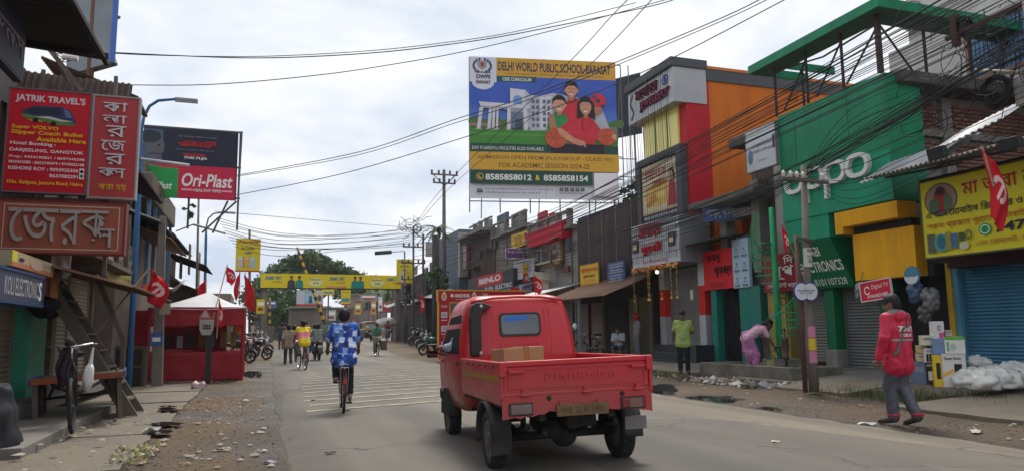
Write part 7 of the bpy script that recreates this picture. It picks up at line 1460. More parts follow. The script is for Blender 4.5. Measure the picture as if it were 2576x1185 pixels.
# seated man under the awning, standing figure behind
SIT = dict(hip=(0,0,.50),chest=(0,.06,.80),neck=(0,.1,.98),head=(0,.15,1.10),face=(0,1,-.5),shl=(-.18,.08,.93),shr=(.18,.08,.93),ell=(-.22,.16,.68),elr=(.22,.16,.68),wrl=(-.06,.34,.70),wrr=(.08,.34,.68),hdl=(.3,1,.1),hdr=(-.3,1,.1),hpl=(-.1,.02,.47),hpr=(.1,.02,.47),knl=(-.13,.42,.48),knr=(.14,.42,.47),anl=(-.12,.38,.09),anr=(.14,.36,.09),tol=(-.13,.55,.035),tor=(.15,.53,.035))
person('person','man in a pale shirt sitting and looking at his phone under the rusty awning',(12.65,24.75,.2),R(140),SIT,dict(shirt=pmat((.38,.4,.42)),pants=pmat((.06,.08,.12)),legs=.5,sleeve=.7,near=0,hv=.01),.02)
stl = thing('stool','low wooden stool under the seated man','stool',(12.65,24.75,.2)); MB().box((12.45,24.55,.56),(12.85,24.95,.60)).build('seat',M_WOOD,stl)
for dx_ in (-.16,.16):
    for dy_ in (-.16,.16): MB().bar((12.65 + dx_,24.75 + dy_,.2),(12.65 + dx_,24.75 + dy_,.56),.035).build('leg',M_WOOD,stl)
person('person','standing figure with a red headscarf in the shade of the tin shop',(13.05,24.1,.2),R(80),{},dict(shirt=pmat((.2,.22,.24)),pants=pmat((.12,.14,.16)),helmet=1,trim=pmat((.32,.03,.03)),leg_r=1.2,near=0,hv=.012),.024)
# someone beside the parked motorcycles
p = GT(632,866); person('person','person in a cream top with long dark hair among the parked motorcycles',(p.x,p.y + 1,zt(p.y + 1)),R(20),{'face': (-.4,1,-.2)},dict(shirt=pmat((.5,.42,.34)),pants=pmat((.5,.3,.3)),hair=2,**FARS),.024)
for i, (u,v,c_,lab) in enumerate(((707,868,(.05,.05,.06),'dark-clothed pedestrian beyond the tan-shirted man'),(716,860,(.3,.05,.1),'distant pedestrian in maroon near the level crossing'),(771,862,(.3,.3,.2),'distant pedestrian in olive behind the far motorcycle'),(816,861,(.1,.25,.18),'distant pedestrian in teal near the striped barrier'),(1003,858,(.5,.5,.5),'distant pedestrian in white by the far right shops'))):
    p = GT(u,v); person('person',lab,(p.x,p.y,zt(p.y)),R(20*i),WALK if i % 2 else {},dict(shirt=pmat(c_),pants=pmat((.05,.05,.06)),**FARS),.03,hands=False)
# passenger leaning an arm out of the truck
PAS = dict(hip=(0,0,.42),chest=(0,.0,.70),neck=(0,.02,.88),head=(0,.05,1.0),shl=(-.17,.02,.82),shr=(.17,.02,.82),ell=(-.30,.12,.62),elr=(.2,.2,.6),wrl=(-.40,.33,.60),wrr=(.1,.4,.5),hdl=(-.3,1,.1),hdr=(0,1,0),hpl=(-.1,.02,.38),hpr=(.1,.02,.38),knl=(-.1,.4,.42),knr=(.1,.4,.42),anl=(-.1,.45,.1),anr=(.1,.45,.1),tol=(-.1,.6,.04),tor=(.1,.6,.04))
def stripe2(t,b):
    p = tnode(t,'ShaderNodeTexCoord').outputs['Object']; wv = tnode(t,'ShaderNodeTexWave',{'Vector': p,'Scale': 16.0}).outputs[1]; t.links.new(tmix(t,tmr(t,wv,.4,.6,0,1),srgb(186,196,214),srgb(120,136,170)),b.inputs['Base Color'])
q = tr.matrix_basis @ Vector((-.37,1.86,.45)); person('person','truck passenger in a striped shirt resting an arm on the window sill',q,hd,PAS,dict(shirt=nmat(stripe2),pants=pmat((.05,.05,.07)),sleeve=1.5,hv=.007),.016)
# ---------------------------------------------------------------- poles, lamps, flags
def tpole(t,base,top,r0_,r1_,m,nm='pole',n=10): return MB().tube([base,(Vector(base) + Vector(top))/2,top],[r0_,(r0_ + r1_)/2,r1_],n).build(nm,m,t,smooth=True)
M_PBLUE = mat(srgb(44,106,160),var=.2,vs=2,rough=.5,dirt=.4,dcol=srgb(110,100,90),ds=1.5)
M_POLEC = mat((.19,.17,.15),var=.2,vs=4,dirt=.6,dcol=(.12,.1,.09),ds=1.5,rough=.9,streak=1,bump=.3)
def street_lamp(label,Y,base_u,pts,head,hw):
    b0 = PY(base_u[0],base_u[1],Y); b0 = Vector((b0.x,Y,gz(b0.x,Y))); t = thing('street_lamp',label,'street lamp',b0)
    P = [PY(u,v,Y) for u,v in pts]; MB().tube([b0] + P,[.07] + [.06]*2 + [.035]*(len(P) - 2),10).build('pole',M_PBLUE,t,smooth=True)
    a = PY(*head[0],Y); c = PY(*head[1],Y); MB().bar(a,c,.16,.07).build('lamp_head',mat((.32,.33,.35),rough=.4),t,bevel=.02); MB().bar(a + Vector((0,0,-.045)),c + Vector((.0,0,-.045)),.12,.02).build('lamp_lens',mat((.5,.5,.5),rough=.2),t)
    return t
street_lamp('blue street lamp post with flat LED head beside the wooden staircase',19.1,(322,985),[(338,700),(352,420),(356,330),(362,295),(376,268),(398,254),(440,250)],[(440,250),(498,255)],0)
street_lamp('smaller distant blue street lamp behind the left hoarding',36,(515,880),[(516,700),(518,600),(519,570),(524,550),(537,538),(562,534)],[(562,534),(592,536)],0)
cp = thing('concrete_pole','square-ish concrete electricity pole with blue sticker by the red stall','pole',G(394,975)); b0 = G(394,976); top = PY(409,545,b0.y)
MB().hexa([(b0.x - .13,b0.y - .1,0),(b0.x + .13,b0.y - .1,0),(b0.x + .13,b0.y + .1,0),(b0.x - .13,b0.y + .1,0),(top.x - .08,top.y - .07,top.z),(top.x + .08,top.y - .07,top.z),(top.x + .08,top.y + .07,top.z),(top.x - .08,top.y + .07,top.z)]).build('pole',M_POLEC,cp,bevel=.02)
a = PY(395,850,b0.y); MB().box((a.x - .14,b0.y - .108,a.z - .18),(a.x + .14,b0.y - .1,a.z + .14)).build('sticker',pm(62,96,150),cp); MB().box((a.x - .09,b0.y - .113,a.z - .08),(a.x + .09,b0.y - .109,a.z + .02)).build('sticker_print',WHT,cp)
# right concrete pole with cross-arm and notices
b0 = G(2048,985,.07); top = PY(2021,418,b0.y)
rp_ = thing('concrete_pole','round concrete pole with pasted notices and insulators in front of the green shop','pole',b0)
MB().tube([b0,b0 + Vector((0,0,.9)),b0 + Vector((0,0,1.9)),top],[.098,.088,.07,.055],12).build('pole',M_POLEC,rp_,smooth=True)
MB().tube([b0 + Vector((-.24,-.05,0)),b0 + Vector((-.2,0,3.0))],.045,8).build('pipe',mat((.10,.055,.045),var=.3),rp_,smooth=True)
for k, (v0,v1,c_) in enumerate(((820,848,(206,130,160)),(850,880,(216,190,60)),(882,912,(206,130,160)))):
    a = PY(2042,v0,b0.y); c = PY(2042,v1,b0.y); q = MB(); zc = (a.z + c.z)/2; ax = b0.x + (top.x - b0.x)*max(0,zc - 1.97)/(top.z - 1.97)
    q.grid(lambda u_,v_: (ax + .097*math.cos(R(200 + 110*u_)),b0.y + .097*math.sin(R(200 + 110*u_)),c.z + (a.z - c.z)*v_),8,1); q.build('notice',pm(*c_,var=.15,vs=12),rp_,smooth=True)
a = PY(2037,625,b0.y); c = PY(2037,672,b0.y); zc = (a.z + c.z)/2; ax = b0.x + (top.x - b0.x)*max(0,zc - 1.97)/(top.z - 1.97)
q = MB(); q.grid(lambda u_,v_: (ax + .1*math.cos(R(190 + 150*u_)),b0.y + .1*math.sin(R(190 + 150*u_)),c.z + (a.z - c.z)*v_),8,1); q.build('notice',pm(206,204,200,var=.1,vs=14),rp_,smooth=True)
fq = Face((ax - .13,b0.y - .135,c.z),(1,0,0),(0,0,1),.26,a.z - c.z); fq.text('িবিক্লিফ',.1,.74,.9,.95,BLK,bold=.02); fq.text('DIPLOMA',.05,.45,.95,.6,BLK); fq.text('ELEC',.2,.22,.9,.4,BLK,bold=.02); fq.build(rp_,'notice_print')
ca = PY(1958,452,b0.y); cc_ = PY(2072,455,b0.y); MB().bar((ca.x,b0.y - .1,ca.z),(cc_.x,b0.y - .1,ca.z - .02),.07,.06).build('cross_arm',M_STEEL,rp_)
M_PORC = mat((.62,.58,.5),rough=.25,var=.1)
for u in (1962,1980,1996,2011,2060): a = PY(u,440,b0.y); MB().lathe([(.015,0),(.04,.015),(.03,.05),(.045,.065),(.03,.1),(.015,.13),(0,.13)],10,(a.x,b0.y - .1,ca.z + .03)).build('insulator',M_PORC,rp_,smooth=True)
a = PY(2005,600,b0.y); MB().bar((a.x - .1,b0.y - .1,a.z),(a.x + .3,b0.y - .1,a.z - .06),.05).build('bracket',M_STEEL,rp_)
for (u,v) in ((2015,733),(2037,733)):
    a = PY(u,v,b0.y - .14); t = thing('round_sign',('left' if u < 2020 else 'right, half hidden') + ' one of two round white signs with blue rim on the concrete pole','sign',a)
    MB().lathe([(.0,-.02),(.185,-.02),(.185,.0),(.0,.0)],28,a,'y').build('disc',pm(66,60,140),t); MB().lathe([(.0,-.024),(.16,-.024),(.16,-.021),(0,-.021)],28,a,'y').build('face',pm(214,216,224),t)
    fq = Face((a.x - .1,a.y - .026,a.z - .05),(1,0,0),(0,0,1),.2,.1); fq.text('TATA PLAY',0,.55,1,.85,pm(40,44,66),bold=.02); fq.text('HD',.3,.1,.7,.4,pm(110,90,170),bold=.02); fq.build(t)
# party flags
M_FLAG = mat((.55,.012,.022),rough=.75,var=.12,vs=4)
def flag(label,P0,P1,Pf,w_,drop,emblem=True,seed=0,pole=None,r_=.016,grp='red party flags',ea=0.0):
    """P0-P1 pole; Pf point on pole where the cloth top is tied; cloth hangs w_ wide and drop long"""
    P0, P1, Pf = Vector(P0), Vector(P1), Vector(Pf); t = thing('flag',label,'flag',P0,grp); MB().tube([P0,P1],r_,6).build('stick',pole or mat((.3,.22,.13),var=.2),t)
    vx = Vector((math.cos(ea),math.sin(ea),0)); vy = Vector((-math.sin(ea),math.cos(ea),0)); sg_ = 1 if w_ > 0 else -1
    def fn(a,b):
        wid = w_*(.25 + .75*math.sin(PI*min(1,b*.72 + .12))*(1 - .25*b)); x = wid*a + .06*w_*math.sin(6*b + seed)
        return Pf + vx*(x + w_*.06*math.sin(5*a + 3*b + seed)) + vy*(abs(w_)*.16*math.sin(7*a + 4*b + seed)*(a + .15)) + Vector((0,0,-drop*(b*(.8 + .2*a) + .22*a*(1 - b))))
    b_ = MB(); b_.grid(fn,14,18); fl_ = b_.build('cloth',M_FLAG,t,smooth=True,solid=.003)
    if emblem:
        e_ = MB()
        def fp(a,b): return Vector(fn(a,b)) - vy*.012
        for k in range(10):
            a0 = R(-100 + 26*k); a1 = R(-100 + 26*(k + 1)); w0 = .035 + .02*math.sin(PI*k/10); w1 = .035 + .02*math.sin(PI*(k + 1)/10)
            P_ = lambda an, rr: fp(.5 + rr*math.cos(an)*1.5,.5 - rr*math.sin(an)*1.0)
            e_.add([P_(a0,.17 - w0),P_(a0,.17 + w0),P_(a1,.17 + w1),P_(a1,.17 - w1)],[(0,1,2,3)])
        e_.add([fp(.28,.66),fp(.36,.70),fp(.68,.42),fp(.60,.38)],[(0,1,2,3)]); e_.add([fp(.48,.30),fp(.54,.25),fp(.82,.44),fp(.76,.50)],[(0,1,2,3)]); e_.build('emblem',pm(226,190,190),fl_)
    return t
Y1 = 17.5
flag('red flag on a slanting bamboo above the staircase',PY(241,838,13.6),PY(378,672,14.4),PY(376,676,14.4),.36,.72,seed=1)
flag('red flag behind the left end of the white canopy',G(517,960),PY(519,690,26),PY(519,702,26),-.28,.75,False,2); flag('red flag on the stick leaning over the white canopy',PY(536,800,22),PY(572,665,24),PY(571,668,24),.3,.6,True,3)
flag('left of the two tall red flags beside the stall',G(604,905),PY(603,680,31),PY(603,684,31),-.22,1.15,False,4); flag('right of the two tall red flags beside the stall',G(618,905),PY(617,686,30.5),PY(617,690,30.5),.42,1.35,False,5)
flag('small red flag low beside the two tall flags',G(640,905),PY(641,742,31),PY(641,747,31),-.22,.6,False,6); flag('red flag tied to the road sign in front of the stall',PY(545,850,20.55),PY(552,752,20.55),PY(551,757,20.55),.14,.72,True,7)
flag('red flag on a pole beside the advertising arch',G(1058,868),PY(1057,730,42),PY(1057,737,42),.3,1.2,True,8); flag('dark red flag standing behind the truck cab',(CAMP + ray(1352,800)*24),(CAMP + ray(1342,685)*24),(CAMP + ray(1343,690)*24),.32,.68,True,9)
flag('red flag on a bamboo tied to the concrete pole',PY(2024,705,12.2),PY(1966,562,12.0),PY(1968,567,12.0),.14,.6,True,10)
flag('large red flag hanging in front of the yellow repair shop sign',PX(2500,470,11.0),PX(2470,368,11.0),PX(2476,376,11.0),.32,1.35,True,11,ea=-.6)
# warning sign
sb = G(522,968); ws = thing('road_sign','grey railway warning sign with triangle above a white plate on a dark post','road sign',sb)
MB().box((sb.x - .07,sb.y - .04,0),(sb.x + .07,sb.y + .04,PY(522,842,sb.y).z)).build('post',mat((.03,.028,.028)),ws)
a = PY(503,803,sb.y); c = PY(537,842,sb.y); w_ = c.x - a.x; h_ = a.z - c.z
MB().prism([(w_*.2,0),(w_*.8,0),(w_,h_*.35),(w_,h_),(0,h_),(0,h_*.35)],(Vector((a.x,sb.y - .05,c.z)),Vector((1,0,0)),Vector((0,0,1)),Vector((0,-1,0))),-.01,.01).build('plate',mat((.42,.41,.38),var=.15,dirt=.3),ws)
fq = Face((a.x,sb.y - .06,c.z),(1,0,0),(0,0,1),w_,h_)
for k in range(4): fq.rect(.28 + k*.13,.35,.33 + k*.13,.68,BLK)
fq.rect(.2,.42,.82,.47,BLK); fq.rect(.2,.57,.82,.62,BLK); fq.build(ws,'fence_symbol')
tp_ = PY(517,772,sb.y); tl = PY(499,801,sb.y); tr2 = PY(533,801,sb.y); MB().add([tl,tr2,tp_,tl + Vector((0,.02,0)),tr2 + Vector((0,.02,0)),tp_ + Vector((0,.02,0))],[(0,1,2),(5,4,3),(0,3,4,1),(1,4,5,2),(2,5,3,0)]).build('triangle',mat((.42,.12,.12),var=.2),ws)
ce = (tl + tr2 + tp_)/3; MB().add([ce + (q - ce)*.62 + Vector((0,-.008,0)) for q in (tl,tr2,tp_)],[(0,1,2)]).build('triangle_face',mat((.4,.38,.38)),ws)
# ---------------------------------------------------------------- left hoardings
t = thing('twin_poster_billboard','left rooftop hoarding with a dark film poster above a pink and green pipe advert','billboard',PY(480,505,24))
a = PY(364,318,24); c = PY(590,505,24)
MB().box((a.x - .02,24,c.z),(c.x + .04,24.06,a.z)).build('board',pm(40,44,62),t)
fm_ = M_STEEL
for x in (a.x,(a.x + c.x)/2,c.x + .1): MB().bar((x,24.12,c.z - .9),(x,24.12,a.z + .06),.06).build('upright',fm_,t)
for z in (a.z + .06,c.z + .1,(a.z + c.z)/2): MB().bar((a.x - .05,24.18,z),(c.x + .15,24.18,z),.05).build('rail',fm_,t)
MB().bar((c.x + .1,24.0,c.z),(c.x + .14,24.0,a.z + .05),.05).build('side_post',fm_,t); MB().bar((c.x - .9,24.2,c.z - 1.0),(c.x + .05,24.15,c.z),.05).build('stay',fm_,t); MB().bar((c.x - .6,24.2,c.z - 1.0),(c.x - .2,24.15,c.z),.05).build('stay',fm_,t)
f = Face((a.x,24,c.z),(1,0,0),(0,0,1),c.x - a.x,a.z - c.z)
f.rect(0,.47,1,.97,pm(38,40,58)); f.rect(0,.47,.2,.97,pm(74,92,112)); f.ell(.12,.72,.1,.17,pm(96,96,104)); f.ell(.06,.86,.12,.09,pm(50,56,66)); f.ell(.16,.74,.015,.012,BLK); f.rect(.05,.6,.2,.63,pm(70,72,80))
f.poly([(.36,.80),(.46,.83),(.6,.82),(.76,.84),(.78,.79),(.7,.745),(.55,.76),(.4,.745)],pm(176,30,36)); f.text('দশম অবতার',.38,.755,.76,.82,pm(60,14,18),bold=.02); f.text('SRIJIT MUKHERJI  ANIRBAN  JAYA  JISSHU',.36,.88,.78,.9,pm(150,150,160)); f.text('PRODUCED BY  SCREENPLAY  DIRECTION  MUSIC',.34,.69,.76,.705,pm(140,140,150)); f.text('RELEASING',.42,.605,.66,.65,pm(190,40,50),bold=.03,shear=.2); f.text('THIS PUJA',.43,.555,.68,.6,WHT,bold=.03,shear=.2)
f.rect(0,0,1,.47,pm(196,34,70)); f.poly([(0,.45),(.06,.46),(.2,.43),(.38,.42),(.38,0),(0,0)],pm(40,150,74)); f.text('Plast',.14,.12,.32,.22,WHT,bold=.02,shear=.3); f.text('Ori-Plast',.42,.17,.97,.36,WHT,bold=.02,shear=.2); f.rect(.42,.11,.54,.135,pm(226,160,170)); f.text('HEALTHY PIPES',.55,.1,.85,.14,WHT,bold=.02); f.rect(.86,.11,.97,.135,pm(226,160,170)); f.build(t)
d1, d2 = 15.0, 15.75; A = CAMP + ray(291,80)*d1; B = CAMP + ray(180,80)*d2; zb = (CAMP + ray(289,164)*d1).z
t = thing('hoarding_back','grey back of a large hoarding with blue edge on a rusty post at upper left','billboard',(A + B)/2)
ex = (B - A); ex.z = 0; L_ = ex.length; ex.normalize(); nn = Vector((-ex.y,ex.x,0)); fr5 = (Vector((A.x,A.y,zb)),ex,Vector((0,0,1)),nn)
MB().prism([(0,0),(L_,0),(L_,3),(0,3)],fr5,.0,.06).build('board',mat((.26,.29,.32),var=.15,dirt=.4,dcol=(.14,.15,.16)),t); MB().prism([(-.03,0),(-.0,0),(-.0,3),(-.03,3)],fr5,-.01,.1).build('edge',pm(80,116,190),t)
for k in (0,1.0,2.0): MB().bar(fr5[0] + ex*0 + Vector((0,0,k)) - nn*.06,fr5[0] + ex*L_ + Vector((0,0,k)) - nn*.06,.05).build('rail',M_STEEL,t)
MB().bar(fr5[0] - nn*.06 + ex*.02,fr5[0] + ex*.95 + Vector((0,0,1.6)) - nn*.06,.05).build('brace',M_STEEL,t)
q = CAMP + ray(226,200)*15.2; MB().tube([(q.x,q.y,3.0),(q.x,q.y,zb + 3)],.07,10).build('post',M_RUST,t,smooth=True)
for (u0,v0,u1,v1,Y,lab) in ((354,401,476,417,17,'long grey tube lamp on an arm below the film hoarding'),(486,565,568,588,25,'pale tube lamp on an arm above the shack roofs')):
    t = thing('tube_lamp',lab,'lamp',PY(u0,v0,Y)); MB().tube([PY(u0,v0,Y),PY(u1,v1,Y)],.035,8).build('tube',mat((.5,.5,.5),rough=.4),t,smooth=True); MB().bar(PY(u0,v0,Y) + Vector((-.5,.2,-.2)),PY(u0,v0,Y),.03).build('arm',M_STEEL,t)
# ---------------------------------------------------------------- far poles
def bigpole(nm,label,u,vt,vb,Y,r0_,r1_,m,arms=(),cat='pole',lean=0):
    p0 = PY(u + lean,vb,Y); p1 = PY(u,vt,Y); p0 = Vector((p0.x,Y,gz(p0.x,Y))); t = thing(nm,label,cat,p0); tpole(t,p0,p1,r0_,r1_,m)
    for (dz,w_) in arms:
        MB().bar((p1.x - w_,Y - .1,p1.z - dz),(p1.x + w_,Y - .1,p1.z - dz),.09,.09).build('cross_arm',M_STEEL,t)
        for s_ in (-1,-.45,.45,1): MB().lathe([(.03,0),(.08,.04),(.06,.12),(.08,.16),(.03,.26),(0,.26)],8,(p1.x + s_*w_*.92,Y - .1,p1.z - dz + .05)).build('insulator',mat((.12,.07,.05),rough=.3),t)
    return t, p1
t, pa = bigpole('power_pole','tall dark steel power pole left of the school billboard',1117,428,862,46,.16,.1,M_STEEL,[(.35,.9),(.9,.75)])
MB().bar((pa.x - .75,45.9,pa.z - .35),(pa.x,45.9,pa.z - 1.1),.05).build('strut',M_STEEL,t); MB().bar((pa.x + .75,45.9,pa.z - .35),(pa.x,45.9,pa.z - 1.1),.05).build('strut',M_STEEL,t)
t, pb = bigpole('old_pole','thick dark pole overgrown with creepers beside the advertising arch',1096,592,862,44,.24,.22,mat((.045,.04,.035),var=.4,vs=3,bump=.5))
t, pc = bigpole('lattice_pole','twin-legged power pole with many cross-arms at the far right bend',1040,568,862,54,.09,.07,M_STEEL,[(1.6,.8),(2.8,.9),(4.0,.9),(5.4,.8)]); MB().tube([(pc.x + .75,54,zt(54)),(pc.x + .75,54,pc.z - .6)],.08,8).build('leg',M_STEEL,t)
for k in range(9): z = 1.6 + k*.85; MB().bar((pc.x,54,z),(pc.x + .75,54,z + (.8 if k % 2 else 0)),.05).build('lattice_bar',M_STEEL,t)
b_ = MB(); rg = random.Random(3)
for k in range(30): q = [Vector((pc.x + rg.uniform(-.9,.5),53.8,pc.z + rg.uniform(-.6,.3)))]; [q.append(q[-1] + Vector((rg.uniform(-.5,.5),0,rg.uniform(-.35,.35)))) for _ in range(4)]; b_.tube(q,.02,4)
tag(b_.build('cable_tangle',BLK,t),kind='stuff')
MB().box((pc.x + .9,53.7,pc.z - 2.3),(pc.x + 1.5,53.9,pc.z - 1.2)).build('meter_box',mat((.4,.38,.36)),t)
bigpole('steel_post','thin steel post carrying the left yellow tank advert',628,578,880,45,.08,.07,M_STEEL); bigpole('lamp_pole','grey mast behind the left rooftop hoarding',500,500,700,30,.05,.04,M_STEEL)
# traffic light and cantilever lamp
t, p1 = bigpole('traffic_light','traffic signal with three dark lenses on a pole beside the yellow gantry',1022,712,866,56,.08,.07,M_STEEL,cat='traffic light'); hd_ = MB().box((p1.x - .05,55.7,p1.z - 1.55),(p1.x + .3,55.95,p1.z - .05)).build('signal_head',mat((.015,.015,.015)),t,bevel=.03)
for k in range(3): q = MB().lathe([(.10,-.14),(.11,0),(.0,.0)],12,(p1.x + .12,55.69,p1.z - .32 - k*.48),'y').build('lens_hood',BLK,hd_); MB().ball((p1.x - .12,55.8,p1.z - .3 - k*.48),(.1,.1,.1),8,6).build('side_hood',BLK,hd_)
t, p1 = bigpole('cantilever_lamp','hooded lamp on a short arm above the right yellow advert',1018,632,866,58,.07,.06,M_STEEL,cat='street lamp'); a = PY(985,634,58); MB().bar(p1,a,.05).build('arm',M_STEEL,t); c = PY(943,637,58); MB().bar(a,c,.3,.28).build('lamp_hood',mat((.05,.05,.055)),t,bevel=.05)
# ---------------------------------------------------------------- cables
CBL = mat((.012,.012,.014),rough=.6,var=0)
def spline(P,n=8):
    out_ = []
    for i in range(len(P) - 1):
        p0, p1, p2, p3 = P[max(i - 1,0)], P[i], P[i + 1], P[min(i + 2,len(P) - 1)]
        for k in range(n): t_ = k/n; out_.append(.5*((2*p1) + (p2 - p0)*t_ + (2*p0 - 5*p1 + 4*p2 - p3)*t_**2 + (3*p1 - p0 - 3*p2 + p3)*t_**3))
    out_.append(P[-1]); return out_
def cable(P,r_,label,grp): return tag(MB().tube(spline([Vector(p) for p in P]),r_,5,caps=False).build('overhead_cable',CBL,smooth=True),label,'cable',grp)
rg = random.Random(11)
GA = 'bundle of cables along the right-hand shop fronts'; LA = 'one of the black cables slanting along the right-hand shop fronts'
fam = [((2680,-190),(2366,0),(1811,313),(1590,436),(1330,556),(1165,600)),((2690,-150),(2429,0),(1811,325),(1590,446),(1330,566),(1165,607)),((2700,-100),(2490,18),(1811,350),(1590,470),(1330,580),(1165,615)),((2700,-60),(2490,60),(1950,315),(1590,486),(1330,596),(1165,628)),((2700,20),(2520,95),(2247,268),(1954,430),(1600,560),(1330,620),(1165,640)),((2700,40),(2400,190),(2247,292),(1954,446),(1600,572),(1330,632),(1165,650))]
for i in range(36):
    q = fam[i % 6]; o_ = rg.uniform(-14,16) + 5*(i // 6); X = rg.uniform(10.7,11.9); wob = [rg.uniform(-7,7) for _ in q]
    cable([PX(u,v + o_*(1.4 - .8*k/len(q)) + wob[k],X) for k,(u,v) in enumerate(q)],rg.choice([.007,.009,.011,.017 if i < 8 else .01]),LA,GA)
for i in range(16):
    v0 = 80 + i*15; cable([PX(2700,v0 - 40,11.4),PX(2420,v0 + 90 + rg.uniform(-10,10),11.4),PX(2150,v0 + 200 + rg.uniform(-15,15),11.2),PX(2021,440 + rg.uniform(-5,10),10.75)],.006,'one of the thin cables running from the tangle down to the concrete pole','cables to the concrete pole')
for i in range(6): v0 = 455 + i*9; cable([PX(2018,440 + 3*i,10.75),PX(1850,v0 + 45,11.3),PX(1600,v0 + 120,12),PX(1330,640 + 8*i,12.3),PX(1170,668 + 8*i,12.5)],.009,'one of the thin cables leaving the concrete pole towards the far shops','cables from the concrete pole')
GB = 'cables crossing the sky over the road'
def skyw(pts,d0,d1,r_,lab):
    u0, u1 = pts[0][0], pts[-1][0]; cable([CAMP + ray(u,v)*(d0 + (d1 - d0)*(u - u0)/(u1 - u0)) for u,v in pts],r_,lab,GB)
LB = 'black cable crossing the open sky over the road'
skyw([(250,131),(420,140),(655,147),(900,137),(1090,118),(1300,86),(1640,16),(1720,-12)],16,17,.012,LB); skyw([(250,134),(420,141),(655,143),(900,131),(1090,112),(1300,80),(1600,8)],16,17,.009,LB); skyw([(228,213),(520,214),(800,190),(1000,161),(1180,128),(1420,70),(1720,-12)],15,17,.01,LB)
skyw([(590,443),(900,384),(1140,303),(1290,256),(1500,178),(1811,48),(1926,-8)],24,15,.012,LB); skyw([(590,446),(900,391),(1140,312),(1290,266),(1500,186),(1811,56),(1946,-8)],24,15,.01,LB); skyw([(590,492),(860,438),(1160,349),(1400,270),(1640,172),(1990,-8)],24,15,.012,LB); skyw([(1040,572),(1117,470),(1400,190),(1540,40),(1590,-10)],48,20,.014,LB); skyw([(1040,575),(1135,470),(1430,215),(1640,0)],48,20,.014,LB); skyw([(540,532),(820,556),(1040,574)],36,50,.014,LB)
for i in range(10): skyw([(545 + 5*i,548 + 8*i),(700,585 + 6*i + rg.uniform(-6,6)),(880,588 + 5*i + rg.uniform(-6,6)),(1038,572 + 5*i)],40,52,.016,'far cable strung between left poles and the lattice pole')
for i in range(8): a = PX(1165,590 + 9*i,12.5); cable([a,(pc.x + .4*(i % 2),54,pc.z - .3 - .5*i)],.014,'far cable between the billboard corner and the lattice pole','far right cables')
# cable knot and coil near the right edge
jn = thing('cable_junction','steel cross-arm with a dense knot of cables at the top right corner','cable knot',PX(2560,20,11.3))
jp = PX(2590,10,11.3); MB().tube([(jp.x,jp.y,.1),(jp.x,jp.y,jp.z + 1.5)],[.14,.09],10).build('pole',M_STEEL,jn,smooth=True); MB().bar(jp + Vector((0,-1.2,.1)),jp + Vector((0,1.5,.0)),.06).build('cross_arm',mat((.07,.035,.03)),jn); MB().box((jp.x - .05,jp.y + 1.25,jp.z - .2),(jp.x + .05,jp.y + 1.36,jp.z + .35)).build('bracket',mat((.07,.035,.03)),jn)
b_ = MB()
for k in range(34):
    c = jp + Vector((rg.uniform(-.3,.3),rg.uniform(-.6,2.2),rg.uniform(-1.4,.4))); r1 = rg.uniform(.12,.5); a0 = rg.uniform(0,6); ln = rg.uniform(2,6)
    b_.tube([c + Vector((.01*t_,r1*math.cos(a0 + ln*t_/14) + .02*t_,r1*math.sin(a0 + ln*t_/14)*1.3 - .015*t_)) for t_ in range(15)],.008,4,caps=False)
tag(b_.build('loose_loops',CBL,jn),kind='stuff')
for k, (u,v,r1,nn_,X,lab) in enumerate(((2504,232,.23,16,11.4,'large hanging coil of spare black cable in front of the brick wall'),(2188 + 24,98,.0,0,11.4,''),(2422,65,.12,6,11.3,'small coil of cable hanging below the cable knot'))):
    if not nn_: continue
    c = PX(u,v,X); b_ = MB()
    b_.tube([c + Vector((.03*math.sin(t_*1.7),(r1 + .05*math.sin(t_*.37))*math.cos(t_*.42),(r1*1.05 + .05*math.cos(t_*.31))*math.sin(t_*.42))) for t_ in range(nn_*15)],.012,5); tag(b_.build('cable_coil',CBL),lab,'cable coil')
bb = PX(2565,250,11.5); t = thing('junction_box','small white box hanging among cables at the right edge','box',bb); MB().box((bb.x,bb.y - .3,bb.z - .1),(bb.x + .1,bb.y + .08,bb.z + .35)).build('case',pm(170,168,160),t,bevel=.01); MB().box((bb.x - .006,bb.y - .2,bb.z),(bb.x,bb.y - .02,bb.z + .2)).build('cover',pm(150,150,146),t)
MB().tube([PX(2455,178,12.2),PX(2600,186,12.2)],.035,8).build('stray_pipe',mat((.3,.27,.22)),jn,smooth=True)
# ---------------------------------------------------------------- crossing: gantry, adverts, barriers
YM2 = pm(222,200,30)
def fsgn(nm,lab,u0,v0,u1,v1,Y,body,fn,th=.15,pole=None,cat='sign'):
    t = sgn(nm,lab,u0,v0,u1,v1,0,body,fn,Y=Y,th=th,cat=cat)
    if pole: p = PY((u0 + u1)/2,v1,Y); MB().tube([(p.x,Y + .1,zt(Y)),(p.x,Y + .1,p.z)],.07,8).build('pole',M_STEEL,t)
    return t
def tanks(f,w1,w2):
    f.text('Supreme',.1,.84,.9,.95,pm(190,30,36),bold=.03,shear=.2); f.text(w1,.22,.66,.76,.74,pm(60,60,30),bold=.03); f.ell(.5,.56,.16,.025,pm(50,110,150)); f.rect(0,0,1,.04,pm(190,60,40))
    if w2 == 1:
        for x, c_ in ((.3,(70,100,150)),(.62,(40,70,140)),(.2,(200,190,170)),(.45,(220,170,60)),(.68,(170,190,200))): f.rect(x - .11,.12,x + .11,.4,pm(*c_)); f.ell(x,.4,.11,.05,pm(*[min(255,q + 20) for q in c_]))
    else: f.rect(.15,.06,.38,.3,pm(200,206,210)); f.ell(.26,.4,.08,.12,pm(190,200,206)); f.text('uPVC',.55,.42,.88,.5,pm(196,120,40),bold=.03)
